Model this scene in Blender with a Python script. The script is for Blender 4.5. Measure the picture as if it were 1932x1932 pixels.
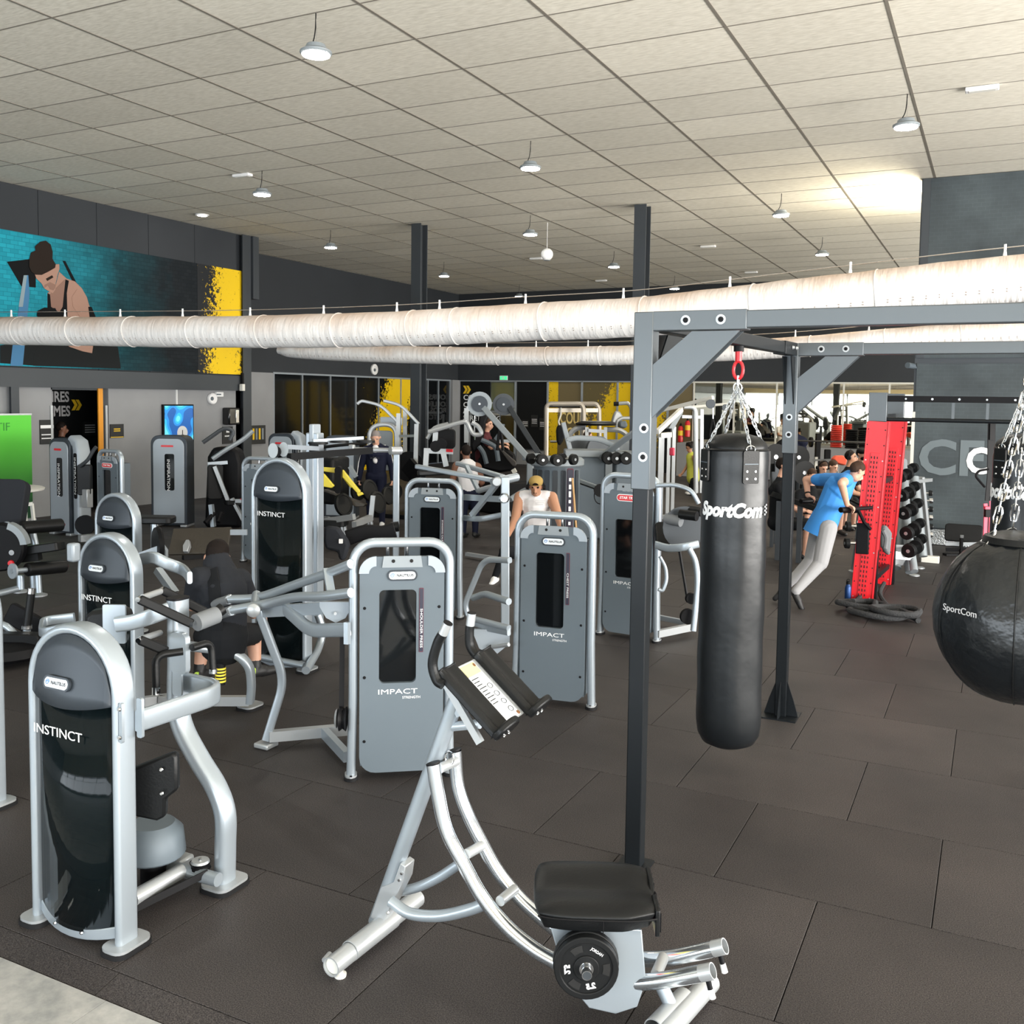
import bpy, math, random
from mathutils import Vector, Matrix
for o in list(bpy.data.objects): bpy.data.objects.remove(o)
S = bpy.context.scene
C = S.collection
PI = math.pi
random.seed(7)

# ---------------------------------------------------------------- camera
cam = bpy.data.cameras.new('camera'); camo = bpy.data.objects.new('camera', cam); C.objects.link(camo)
cam.sensor_width = 36.0; cam.lens = 33.95; cam.shift_x = -0.0004; cam.shift_y = -0.0495
cam.clip_start = 0.05; cam.clip_end = 300
camo.matrix_world = Matrix(((0.89364643, -0.04190493, 0.44681095, 0.0),
                            (0.44856263, 0.0530183, -0.89217747, 0.0),
                            (0.01369748, 0.99771391, 0.0661766, 2.376),
                            (0, 0, 0, 1)))
S.camera = camo
# ---------------------------------------------------------------- world, daylight, exposure
S.view_settings.view_transform = 'Standard'; S.view_settings.look = 'None'
S.view_settings.gamma = 1.0; S.view_settings.use_curve_mapping = False
S.view_settings.exposure = 0.0
W = bpy.data.worlds.new('sky'); S.world = W; W.use_nodes = True
bg = W.node_tree.nodes['Background']; bg.inputs[0].default_value = (0.80, 0.90, 1.0, 1); bg.inputs[1].default_value = 2.5
S.cycles.max_bounces = 5; S.cycles.diffuse_bounces = 3; S.cycles.glossy_bounces = 3
S.cycles.transparent_max_bounces = 8; S.cycles.sample_clamp_indirect = 6.0
S.cycles.use_denoising = True; S.cycles.use_adaptive_sampling = True; S.cycles.adaptive_threshold = .03
def area(name, loc, rot, sx, sy, power, col):
    l = bpy.data.lights.new(name, 'AREA'); l.shape = 'RECTANGLE'; l.size = sx; l.size_y = sy; l.energy = power; l.color = col
    o = bpy.data.objects.new(name, l); C.objects.link(o); o.location = loc; o.rotation_euler = rot
    return o
# daylight entering through the two glazed fronts (behind the camera and on the right hand side)
area('daylight_front', (-4, -6.65, 1.6), (PI/2+math.radians(24), 0, 0), 24, 2.5, 1600, (0.86, 0.94, 1.0))
area('daylight_side', (9.15, 4.5, 2.2), (0, PI/2+math.radians(20), 0), 3.6, 19, 5200, (1.0, 0.96, 0.90))
area('daylight_rear', (9.15, 24.3, 2.2), (0, PI/2+math.radians(20), 0), 3.6, 12, 2600, (1.0, 0.96, 0.88))

# ---------------------------------------------------------------- materials
MATS = {}
def mat(name, col=(.5, .5, .5), rough=.5, metal=0., spec=.5, bump=0., bscale=60., alpha=1., emit=0., vary=0., vscale=8., coat=0., trans=0.):
    if name in MATS: return MATS[name]
    m = bpy.data.materials.new(name); m.use_nodes = True; MATS[name] = m
    N = m.node_tree.nodes; L = m.node_tree.links; p = N['Principled BSDF']
    p.inputs['Base Color'].default_value = (*col, 1); p.inputs['Roughness'].default_value = rough
    p.inputs['Metallic'].default_value = metal; p.inputs['Specular IOR Level'].default_value = spec
    p.inputs['Alpha'].default_value = alpha; p.inputs['Coat Weight'].default_value = coat
    p.inputs['Transmission Weight'].default_value = trans
    if emit:
        p.inputs['Emission Color'].default_value = (*col, 1); p.inputs['Emission Strength'].default_value = emit
    tc = N.new('ShaderNodeTexCoord')
    if vary:
        n = N.new('ShaderNodeTexNoise'); n.inputs['Scale'].default_value = vscale; n.inputs['Detail'].default_value = 4
        L.new(tc.outputs['Object'], n.inputs['Vector'])
        r = N.new('ShaderNodeValToRGB'); r.color_ramp.elements[0].position = .3; r.color_ramp.elements[1].position = .7
        r.color_ramp.elements[0].color = (*[c*(1-vary) for c in col], 1); r.color_ramp.elements[1].color = (*[min(1, c*(1+vary)) for c in col], 1)
        L.new(n.outputs['Fac'], r.inputs[0]); L.new(r.outputs[0], p.inputs['Base Color'])
    if bump:
        n2 = N.new('ShaderNodeTexNoise'); n2.inputs['Scale'].default_value = bscale; n2.inputs['Detail'].default_value = 3
        L.new(tc.outputs['Object'], n2.inputs['Vector'])
        b = N.new('ShaderNodeBump'); b.inputs['Strength'].default_value = bump; b.inputs['Distance'].default_value = .02
        L.new(n2.outputs['Fac'], b.inputs['Height']); L.new(b.outputs[0], p.inputs['Normal'])
    return m
mat('silver', (.38, .43, .475), .33, .55)
mat('silver2', (.43, .45, .465), .35, .5)
mat('chrome', (.75, .76, .77), .12, 1.)
mat('shroud', (.115, .142, .165), .5, .15, .35)
mat('shroud2', (.25, .28, .30), .5, .2)
mat('lightpanel', (.33, .37, .41), .45, .3)
mat('dome', (.034, .042, .052), .42, .2, .4)
mat('smoke', (.004, .007, .008), .05, 0, .14, alpha=.90)
mat('darkglass', (.004, .005, .006), .05, 0, .5, alpha=.93)
mat('vinyl', (.006, .0065, .007), .38, 0, .24, bump=.06, bscale=90)
mat('bagleather', (.006, .0075, .009), .34, 0, .45, bump=.07, bscale=14)
mat('black', (.005, .005, .006), .5, 0, .15)
mat('blackmetal', (.007, .0075, .008), .42, 0, .16)
mat('ballleather', (.006, .0075, .009), .30, 0, .5, bump=.5, bscale=13)
mat('steel_dark', (.055, .062, .070), .45, .4, .4)
mat('rigpaint', (.105, .118, .128), .4, .5)
mat('rigblack', (.007, .009, .011), .40, .2, .3)
mat('rubber', (.008, .008, .009), .7, 0, .25)
mat('plate', (.007, .0075, .008), .5, 0, .18)
mat('white', (.80, .80, .80), .5)
mat('offwhite', (.66, .65, .60), .5)
mat('letter', (.85, .86, .87), .5)
mat('red', (.62, .012, .020), .35)
mat('pink', (.65, .05, .10), .5)
mat('yellow', (.80, .66, .06), .4)
mat('sign_yellow', (.85, .55, .02), .5)
mat('orange', (.75, .30, .02), .5)
mat('wallgrey', (.27, .275, .285), .7, vary=.06, vscale=1.5)
mat('walldark', (.031, .035, .041), .65, 0, .3, vary=.06, vscale=.8)
mat('wallblack', (.006, .007, .008), .6, 0, .2)
mat('badge', (.75, .80, .84), .35)
mat('logo_blue', (.03, .18, .50), .4)
mat('logo_black', (.01, .01, .012), .4)
mat('maroon', (.10, .012, .03), .5)
mat('navyline', (.02, .02, .04), .4)
mat('hole', (.004, .004, .004), .8)
mat('skin', (.60, .33, .23), .5)
mat('skin_tan', (.42, .21, .125), .5)
mat('skin_dark', (.20, .09, .055), .5)
mat('hair_dark', (.010, .007, .006), .7, 0, .12)
mat('hair_brown', (.042, .023, .015), .7, 0, .15)
mat('hair_grey', (.20, .17, .16), .7)
mat('blue_shirt', (.035, .235, .63), .75)
mat('grey_sweat', (.29, .29, .30), .85)
mat('white_cloth', (.72, .70, .71), .85)
mat('navy', (.007, .009, .024), .8, 0, .2)
mat('black_cloth', (.008, .009, .011), .85, 0, .2)
mat('charcoal_cloth', (.018, .020, .025), .85, 0, .2)
mat('maroon_cloth', (.075, .010, .014), .85)
mat('lime_cloth', (.50, .52, .07), .85)
mat('mustard', (.36, .24, .07), .85)
mat('shoe_black', (.012, .012, .013), .5)
mat('shoe_white', (.75, .75, .74), .6)

# ---------------------------------------------------------------- mesh helpers
def wloc(o):
    v = Vector((0, 0, 0))
    while o is not None: v += o.location; o = o.parent
    return v
def frame_of(t, hint=None):
    t = Vector(t).normalized(); h = Vector(hint) if hint is not None else Vector((0, 0, 1))
    if abs(t.dot(h.normalized())) > .985: h = Vector((0, 1, 0)) if abs(t.y) < .9 else Vector((1, 0, 0))
    a = t.cross(h).normalized(); b = a.cross(t).normalized()
    return a, b
def arcpts(pts, rad, seg=6):
    """round the inner corners of a polyline"""
    P = [Vector(p) for p in pts]; out = [P[0]]
    for i in range(1, len(P)-1):
        a, b, c = P[i-1], P[i], P[i+1]; u = (a-b); v = (c-b); r = min(rad, u.length*.48, v.length*.48)
        u.normalize(); v.normalize(); s = b+u*r; e = b+v*r
        for k in range(seg+1):
            t = k/seg; out.append(s*(1-t)**2+b*2*t*(1-t)+e*t*t)
    out.append(P[-1]); return out
def smoothpts(pts, n=6):
    """Catmull-Rom through points"""
    P = [Vector(p) for p in pts]; Q = [P[0]*2-P[1]]+P+[P[-1]*2-P[-2]]; out = []
    for i in range(1, len(Q)-2):
        for k in range(n):
            t = k/n; a, b, c, d = Q[i-1], Q[i], Q[i+1], Q[i+2]
            out.append(.5*((2*b)+(c-a)*t+(2*a-5*b+4*c-d)*t*t+(3*b-a-3*c+d)*t**3))
    out.append(P[-1]); return out
def rrect(w, h, r, n=4):
    o = []
    for cx, cy, a0 in ((w/2-r, h/2-r, 0), (-w/2+r, h/2-r, 90), (-w/2+r, -h/2+r, 180), (w/2-r, -h/2+r, 270)):
        for k in range(n+1):
            a = math.radians(a0+90*k/n); o.append((cx+r*math.cos(a), cy+r*math.sin(a)))
    return o
class MB:
    def __init__(s, local=False): s.v = []; s.f = []; s.local = local
    def add(s, vs, fs):
        b = len(s.v); s.v += [tuple(v) for v in vs]; s.f += [tuple(i+b for i in f) for f in fs]; return s
    def box(s, c, d, rz=0., M=None):
        c = Vector(c); R = M if M is not None else Matrix.Rotation(rz, 3, 'Z')
        vs = [c+R @ Vector((x*d[0]/2, y*d[1]/2, z*d[2]/2)) for x in (-1, 1) for y in (-1, 1) for z in (-1, 1)]
        return s.add(vs, [(0, 1, 3, 2), (4, 6, 7, 5), (0, 4, 5, 1), (2, 3, 7, 6), (0, 2, 6, 4), (1, 5, 7, 3)])
    def bar(s, p0, p1, w, h, hint=None):
        """rectangular bar between two points; h along hint/up"""
        return s.tube([p0, p1], sec=[(-w/2, -h/2), (w/2, -h/2), (w/2, h/2), (-w/2, h/2)], hint=hint)
    def cyl(s, p0, p1, r, r1=None, n=16):
        r1 = r if r1 is None else r1; p0 = Vector(p0); p1 = Vector(p1); a, b = frame_of(p1-p0)
        vs = []
        for p, q in ((p0, r), (p1, r1)):
            vs += [p+(a*math.cos(2*PI*k/n)+b*math.sin(2*PI*k/n))*q for k in range(n)]
        fs = [(k, (k+1) % n, n+(k+1) % n, n+k) for k in range(n)]+[tuple(range(n))[::-1], tuple(range(n, 2*n))]
        return s.add(vs, fs)
    def tube(s, pts, r=.02, n=10, sec=None, hint=None, closed=False, radii=None, cap=True):
        P = [Vector(p) for p in pts]; m = len(P)
        if sec is None: sec = [(math.cos(2*PI*k/n), math.sin(2*PI*k/n)) for k in range(n)]; sc = True
        else: sc = False
        n = len(sec); vs = []; pa = None
        for i, p in enumerate(P):
            if closed: t = P[(i+1) % m]-P[i-1]
            else: t = P[min(i+1, m-1)]-P[max(i-1, 0)]
            if t.length < 1e-9: t = Vector((0, 0, 1))
            t.normalize()
            if hint is not None or pa is None: a, b = frame_of(t, hint)
            else:
                a = (pa-t*pa.dot(t)).normalized(); b = a.cross(t).normalized()
            pa = a; q = (radii[i] if radii else r) if sc else 1.
            if not sc and radii: q = radii[i]
            vs += [p+a*x*q+b*y*q for x, y in sec]
        fs = []
        for i in range(m if closed else m-1):
            j = (i+1) % m
            fs += [(i*n+k, i*n+(k+1) % n, j*n+(k+1) % n, j*n+k) for k in range(n)]
        if not closed and cap: fs += [tuple(range(n))[::-1], tuple(range((m-1)*n, m*n))]
        return s.add(vs, fs)
    def pipe(s, p0, p1, r, t=.004, n=18):
        """open pipe with wall"""
        p0 = Vector(p0); p1 = Vector(p1); a, b = frame_of(p1-p0); vs = []
        for p, q in ((p0, r), (p1, r), (p1, r-t), (p0, r-t)):
            vs += [p+(a*math.cos(2*PI*k/n)+b*math.sin(2*PI*k/n))*q for k in range(n)]
        fs = []
        for i in range(4):
            j = (i+1) % 4; fs += [(i*n+k, i*n+(k+1) % n, j*n+(k+1) % n, j*n+k) for k in range(n)]
        return s.add(vs, fs)
    def lathe(s, prof, c=(0, 0, 0), n=24, ax=(0, 0, 1), hint=None):
        c = Vector(c); t = Vector(ax).normalized(); a, b = frame_of(t, hint); vs = []
        for r, z in prof: vs += [c+t*z+(a*math.cos(2*PI*k/n)+b*math.sin(2*PI*k/n))*r for k in range(n)]
        m = len(prof); fs = []
        for i in range(m-1): fs += [(i*n+k, i*n+(k+1) % n, (i+1)*n+(k+1) % n, (i+1)*n+k) for k in range(n)]
        fs += [tuple(range(n))[::-1], tuple(range((m-1)*n, m*n))]
        return s.add(vs, fs)
    def prism(s, poly, o, ux, uy, th):
        """polygon in plane (ux,uy) at o extruded th along ux x uy (centred)"""
        o = Vector(o); ux = Vector(ux).normalized(); uy = Vector(uy).normalized(); w = ux.cross(uy).normalized(); n = len(poly)
        vs = [o+ux*x+uy*y-w*th/2 for x, y in poly]+[o+ux*x+uy*y+w*th/2 for x, y in poly]
        return s.add(vs, [tuple(range(n))[::-1], tuple(range(n, 2*n))]+[(k, (k+1) % n, n+(k+1) % n, n+k) for k in range(n)])
    def ring(s, outer, inner, o, ux, uy, th):
        """plate with a hole; outer and inner loops of equal count"""
        o = Vector(o); ux = Vector(ux).normalized(); uy = Vector(uy).normalized(); w = ux.cross(uy).normalized(); n = len(outer)
        vs = []
        for loop, d in ((outer, -th/2), (inner, -th/2), (inner, th/2), (outer, th/2)):
            vs += [o+ux*x+uy*y+w*d for x, y in loop]
        fs = []
        for i in range(4):
            j = (i+1) % 4; fs += [(i*n+k, i*n+(k+1) % n, j*n+(k+1) % n, j*n+k) for k in range(n)]
        return s.add(vs, [f[::-1] for f in fs])
    def ell(s, c, r, n=14, m=9, M=None):
        c = Vector(c); R = M if M is not None else Matrix.Identity(3); vs = [c+R @ Vector((0, 0, -r[2]))]
        for i in range(1, m):
            a = -PI/2+PI*i/m
            vs += [c+R @ Vector((r[0]*math.cos(a)*math.cos(2*PI*k/n), r[1]*math.cos(a)*math.sin(2*PI*k/n), r[2]*math.sin(a))) for k in range(n)]
        vs.append(c+R @ Vector((0, 0, r[2]))); fs = [(0, 1+(k+1) % n, 1+k) for k in range(n)]
        for i in range(m-2): fs += [(1+i*n+k, 1+i*n+(k+1) % n, 1+(i+1)*n+(k+1) % n, 1+(i+1)*n+k) for k in range(n)]
        t = len(vs)-1; fs += [(1+(m-2)*n+k, 1+(m-2)*n+(k+1) % n, t) for k in range(n)]
        return s.add(vs, fs)
    def build(s, name, m, parent=None, bev=0., smooth=True, ang=40, sub=0):
        me = bpy.data.meshes.new(name); off = wloc(parent) if (parent is not None and not s.local) else Vector((0, 0, 0))
        me.from_pydata([(v[0]-off.x, v[1]-off.y, v[2]-off.z) for v in s.v], [], s.f); me.update()
        if smooth:
            me.shade_smooth(); me.set_sharp_from_angle(angle=math.radians(ang))
        me.materials.append(mat(m) if isinstance(m, str) else m)
        o = bpy.data.objects.new(name, me); C.objects.link(o); o.parent = parent
        if bev:
            b = o.modifiers.new('bevel', 'BEVEL'); b.width = bev; b.segments = 2; b.limit_method = 'ANGLE'; b.angle_limit = math.radians(40)
        if sub:
            b = o.modifiers.new('sub', 'SUBSURF'); b.levels = sub; b.render_levels = sub
        return o
def thing(name, label, cat, loc=(0, 0, 0), rz=0., group=None):
    o = bpy.data.objects.new(name, None); C.objects.link(o); o.empty_display_size = .1
    o.location = loc; o.rotation_euler = (0, 0, rz); o['label'] = label; o['category'] = cat
    if group: o['group'] = group
    return o
def tag(o, label, cat, group=None, kind=None):
    o['label'] = label; o['category'] = cat
    if group: o['group'] = group
    if kind: o['kind'] = kind
    return o
def struct(o, label=None):
    o['kind'] = 'structure'
    if label: o['label'] = label
    return o
def dup(o, parent=None):
    c = o.copy(); C.objects.link(c); c.parent = parent
    for ch in list(o.children): dup(ch, c)
    return c
def shared(name, me, loc, parent, rz=0.):
    o = bpy.data.objects.new(name, me); C.objects.link(o); o.parent = parent; o.location = Vector(loc)-(wloc(parent) if parent else Vector((0, 0, 0))); o.rotation_euler = (0, 0, rz)
    return o
def text(s, o, ux, uy, size, m, parent=None, ext=.0012, width=None, name='lettering', bold=0., local=False, shear=0., align='CENTER'):
    cu = bpy.data.curves.new(name, 'FONT'); cu.body = s; cu.size = size; cu.extrude = ext; cu.align_x = align; cu.align_y = 'CENTER'
    cu.offset = bold; cu.shear = shear; cu.resolution_u = 3; cu.materials.append(mat(m) if isinstance(m, str) else m)
    tmp = bpy.data.objects.new('tmp', cu); me = bpy.data.meshes.new_from_object(tmp); bpy.data.objects.remove(tmp); bpy.data.curves.remove(cu)
    me.name = name; ob = bpy.data.objects.new(name, me); C.objects.link(ob); ob.parent = parent
    ux = Vector(ux).normalized(); uy = Vector(uy); uy = (uy-ux*uy.dot(ux)).normalized(); w = ux.cross(uy)
    off = wloc(parent) if (parent is not None and not local) else Vector((0, 0, 0)); o = Vector(o)-off
    k = 1.
    if width:
        xs = [v.co.x for v in me.vertices]; k = width/max(1e-4, max(xs)-min(xs))
    ob.matrix_local = Matrix(((ux.x*k, uy.x, w.x, o.x), (ux.y*k, uy.y, w.y, o.y), (ux.z*k, uy.z, w.z, o.z), (0, 0, 0, 1)))
    return ob
XA = Vector((1, 0, 0)); YA = Vector((0, 1, 0)); ZA = Vector((0, 0, 1))
def bolt(mb, p, n, r=.012, t=.008):
    p = Vector(p); n = Vector(n).normalized(); mb.cyl(p-n*.002, p+n*t, r, r*.75, 10)

# ================================================================ the setting
def nodes_of(m): return m.node_tree.nodes, m.node_tree.links, m.node_tree.nodes['Principled BSDF']
def rubber_tile_mat():
    m = mat('rubber_floor', (.036, .034, .035), .62, 0, .28); N, L, p = nodes_of(m)
    tc = N.new('ShaderNodeTexCoord'); g = N.new('ShaderNodeNewGeometry')
    a = N.new('ShaderNodeTexNoise'); a.inputs['Scale'].default_value = 190; a.inputs['Detail'].default_value = 2
    b = N.new('ShaderNodeTexNoise'); b.inputs['Scale'].default_value = .9; b.inputs['Detail'].default_value = 5
    L.new(g.outputs['Position'], a.inputs['Vector']); L.new(g.outputs['Position'], b.inputs['Vector'])
    r = N.new('ShaderNodeValToRGB'); r.color_ramp.elements[0].position = .36; r.color_ramp.elements[1].position = .70
    r.color_ramp.elements[0].color = (.014, .0125, .0128, 1); r.color_ramp.elements[1].color = (.074, .066, .064, 1)
    L.new(a.outputs['Fac'], r.inputs[0])
    r2 = N.new('ShaderNodeValToRGB'); r2.color_ramp.elements[0].position = .3; r2.color_ramp.elements[1].position = .75
    r2.color_ramp.elements[0].color = (.75, .75, .76, 1); r2.color_ramp.elements[1].color = (1.25, 1.2, 1.17, 1)
    L.new(b.outputs['Fac'], r2.inputs[0])
    x = N.new('ShaderNodeMix'); x.data_type = 'RGBA'; x.blend_type = 'MULTIPLY'; x.inputs[0].default_value = 1
    L.new(r.outputs[0], x.inputs[6]); L.new(r2.outputs[0], x.inputs[7])
    oi = N.new('ShaderNodeObjectInfo'); mr = N.new('ShaderNodeMapRange'); mr.inputs[3].default_value = .88; mr.inputs[4].default_value = 1.14
    L.new(oi.outputs['Random'], mr.inputs[0])
    y = N.new('ShaderNodeMix'); y.data_type = 'RGBA'; y.blend_type = 'MULTIPLY'; y.inputs[0].default_value = 1
    L.new(x.outputs[2], y.inputs[6]); L.new(mr.outputs[0], y.inputs[7]); L.new(y.outputs[2], p.inputs['Base Color'])
    mr2 = N.new('ShaderNodeMapRange'); mr2.inputs[3].default_value = .66; mr2.inputs[4].default_value = .5
    L.new(b.outputs['Fac'], mr2.inputs[0]); L.new(mr2.outputs[0], p.inputs['Roughness'])
    bm = N.new('ShaderNodeBump'); bm.inputs['Strength'].default_value = .25; bm.inputs['Distance'].default_value = .004
    L.new(a.outputs['Fac'], bm.inputs['Height']); L.new(bm.outputs[0], p.inputs['Normal'])
    return m
def ceiling_tile_mat():
    m = mat('ceiling_tile', (.66, .63, .56), .9, 0, .2); N, L, p = nodes_of(m)
    g = N.new('ShaderNodeNewGeometry'); mp = N.new('ShaderNodeMapping'); mp.inputs['Scale'].default_value = (1, 5, 1)
    a = N.new('ShaderNodeTexNoise'); a.inputs['Scale'].default_value = 9; a.inputs['Detail'].default_value = 8
    b = N.new('ShaderNodeTexNoise'); b.inputs['Scale'].default_value = .7; b.inputs['Detail'].default_value = 3
    L.new(g.outputs['Position'], mp.inputs[0]); L.new(mp.outputs[0], a.inputs['Vector']); L.new(g.outputs['Position'], b.inputs['Vector'])
    r = N.new('ShaderNodeValToRGB'); r.color_ramp.elements[0].color = (.62, .58, .49, 1); r.color_ramp.elements[1].color = (.80, .76, .66, 1)
    r.color_ramp.elements[0].position = .3; r.color_ramp.elements[1].position = .7
    L.new(a.outputs['Fac'], r.inputs[0])
    oi = N.new('ShaderNodeObjectInfo'); ad = N.new('ShaderNodeMath'); ad.operation = 'ADD'; L.new(oi.outputs['Random'], ad.inputs[0]); L.new(b.outputs['Fac'], ad.inputs[1])
    mr = N.new('ShaderNodeMapRange'); mr.inputs[1].default_value = .3; mr.inputs[2].default_value = 1.7; mr.inputs[3].default_value = .90; mr.inputs[4].default_value = 1.08; L.new(ad.outputs[0], mr.inputs[0])
    y = N.new('ShaderNodeMix'); y.data_type = 'RGBA'; y.blend_type = 'MULTIPLY'; y.inputs[0].default_value = 1
    L.new(r.outputs[0], y.inputs[6]); L.new(mr.outputs[0], y.inputs[7]); L.new(y.outputs[2], p.inputs['Base Color'])
    return m
def vinyl_floor_mat():
    m = mat('vinyl_floor', (.3, .3, .3), .45); N, L, p = nodes_of(m)
    g = N.new('ShaderNodeNewGeometry'); a = N.new('ShaderNodeTexNoise'); a.inputs['Scale'].default_value = 7; a.inputs['Detail'].default_value = 9; a.inputs['Roughness'].default_value = .65
    L.new(g.outputs['Position'], a.inputs['Vector'])
    r = N.new('ShaderNodeValToRGB'); r.color_ramp.elements[0].position = .3; r.color_ramp.elements[1].position = .72
    r.color_ramp.elements[0].color = (.20, .21, .21, 1); r.color_ramp.elements[1].color = (.46, .45, .43, 1)
    L.new(a.outputs['Fac'], r.inputs[0]); L.new(r.outputs[0], p.inputs['Base Color'])
    return m
RT = Vector((0.89364643, 0.44856263, 0.01369748)); UP = Vector((-0.04190493, 0.0530183, 0.99771391)); FW = Vector((-0.44681095, 0.89217747, -0.0661766))
def seen(x, y, z):
    """distance when the point lies in the lens' field, else None (used only to choose which repeats get an object of their own)"""
    P = Vector((x, y, z-2.376)); d = P.dot(FW)
    if d < .3: return None
    u = P.dot(RT)/d; v = P.dot(UP)/d
    if -.58 < u < .58 and -.64 < v < .53: return d
    return None
def tile_field(root, cells, thick, zt, m, name, stuff, gap, bevel, limit=300):
    """cells: list of (x0,x1,y0,y1); nearest in view become parts of their own, the rest one mesh"""
    vis = []
    for c in cells:
        ds = [seen(x, y, zt) for x in (c[0], c[1], (c[0]+c[1])/2) for y in (c[2], c[3], (c[2]+c[3])/2)]
        ds = [d for d in ds if d]
        vis.append((min(ds) if ds else 1e9, c))
    vis.sort(key=lambda q: q[0]); cache = {}; rest = MB()
    for k, (d, c) in enumerate(vis):
        w = round(c[1]-c[0]-gap, 3); h = round(c[3]-c[2]-gap, 3); cx = (c[0]+c[1])/2; cy = (c[2]+c[3])/2
        if k < limit and d < 1e8:
            if (w, h) not in cache:
                b = bevel; s = 1 if thick > 0 else -1; t = abs(thick)
                mb = MB(True); o = [(-w/2, -h/2), (w/2, -h/2), (w/2, h/2), (-w/2, h/2)]; i = [(x*(1-2*b/w), y*(1-2*b/h)) for x, y in o]
                vs = [(x, y, -s*t) for x, y in o]+[(x, y, -s*b) for x, y in o]+[(x, y, 0) for x, y in i]
                fs = [(3, 2, 1, 0), (8, 9, 10, 11)]+[(a, (a+1) % 4, 4+(a+1) % 4, 4+a) for a in range(4)]+[(4+a, 4+(a+1) % 4, 8+(a+1) % 4, 8+a) for a in range(4)]
                if s < 0: fs = [f[::-1] for f in fs]
                mb.add(vs, fs); me = bpy.data.meshes.new(name); me.from_pydata(mb.v, [], mb.f); me.materials.append(m); cache[(w, h)] = me
            shared(name, cache[(w, h)], (cx, cy, zt), root)
        else: rest.box((cx, cy, zt-thick/2), (w, h, abs(thick)))
    if rest.v:
        o = rest.build(stuff, m, root, smooth=False); o['kind'] = 'stuff'
FLT = rubber_tile_mat(); CLT = ceiling_tile_mat(); VFL = vinyl_floor_mat()
floor = struct(MB().box((-4.5, 12, -.06), (28, 38.4, .06)).build('floor', 'rubber', smooth=False), 'dark rubber tiled gym floor with a pale vinyl walkway at its near edge')
cells = []
for k in range(-1, 28):
    y0 = max(2.70, 3.646+k); y1 = min(30.8, 4.646+k)
    off = -1.17 if k % 2 else -.67
    for i in range(-18, 11):
        x0 = off+i; x1 = x0+1
        if x1 < -17.7 or x0 > 9.3: continue
        cells.append((max(x0, -17.7), min(x1, 9.3), y0, y1))
tile_field(floor, cells, .03, 0., FLT, 'rubber_tile', 'rubber_tile_field', .004, .002)
# bevelled edging strip and vinyl walkway in front of the mats
for i in range(-11, 10):
    x0 = -2.72+i*1.25-.4
    MB().add([(x0+.002, 2.576, -.026), (x0+1.248, 2.576, -.026), (x0+1.248, 2.697, -.001), (x0+.002, 2.697, -.001), (x0+.002, 2.576, -.032), (x0+1.248, 2.576, -.032), (x0+1.248, 2.697, -.032), (x0+.002, 2.697, -.032)],
             [(0, 1, 2, 3), (4, 7, 6, 5), (0, 4, 5, 1), (2, 6, 7, 3), (1, 5, 6, 2), (0, 3, 7, 4)]).build('edging_strip', FLT, floor, smooth=False)
vc = []
for j in range(20):
    y1 = 2.572-j*.46
    for i in range(-18, 11):
        x0 = -3.05+i*.92+(.46 if j % 2 else 0); vc.append((x0, x0+.92, y1-.46, y1))
tile_field(floor, [c for c in vc if -17.7 < c[0] and c[1] < 9.3], .006, -.024, VFL, 'vinyl_tile', 'vinyl_tile_field', .0025, .0008)
# ceiling
ceiling = struct(MB().box((-4.4, 12, 6.19), (28, 38.4, .12)).build('ceiling', 'offwhite', smooth=False), 'suspended ceiling of cream fibre tiles in a metal grid')
HC = 6.085
cells = []
gx = [-10.08+1.5*i for i in range(-6, 14)]; gy = [5.762+j for j in range(-13, 27)]
for i in range(len(gx)-1):
    for j in range(len(gy)-1):
        x0, x1, y0, y1 = max(gx[i], -17.9), min(gx[i+1], 9.3), max(gy[j], -6.8), min(gy[j+1], 30.9)
        if x1-x0 > .05 and y1-y0 > .05: cells.append((x0, x1, y0, y1))
tile_field(ceiling, cells, -.02, HC+.004, CLT, 'ceiling_tile', 'ceiling_tile_field', .004, .004)
mat('tbar', (.20, .18, .15), .6)
for x in gx:
    if -17.9 < x < 9.2: MB().box((x, 12, HC+.002), (.030, 37.6, .008)).build('main_runner', 'tbar', ceiling, smooth=False)
for y in gy:
    if -6.7 < y < 30.9: MB().box((-4.3, y, HC+.003), (27.2, .016, .006)).build('cross_runner', 'tbar', ceiling, smooth=False)

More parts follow.
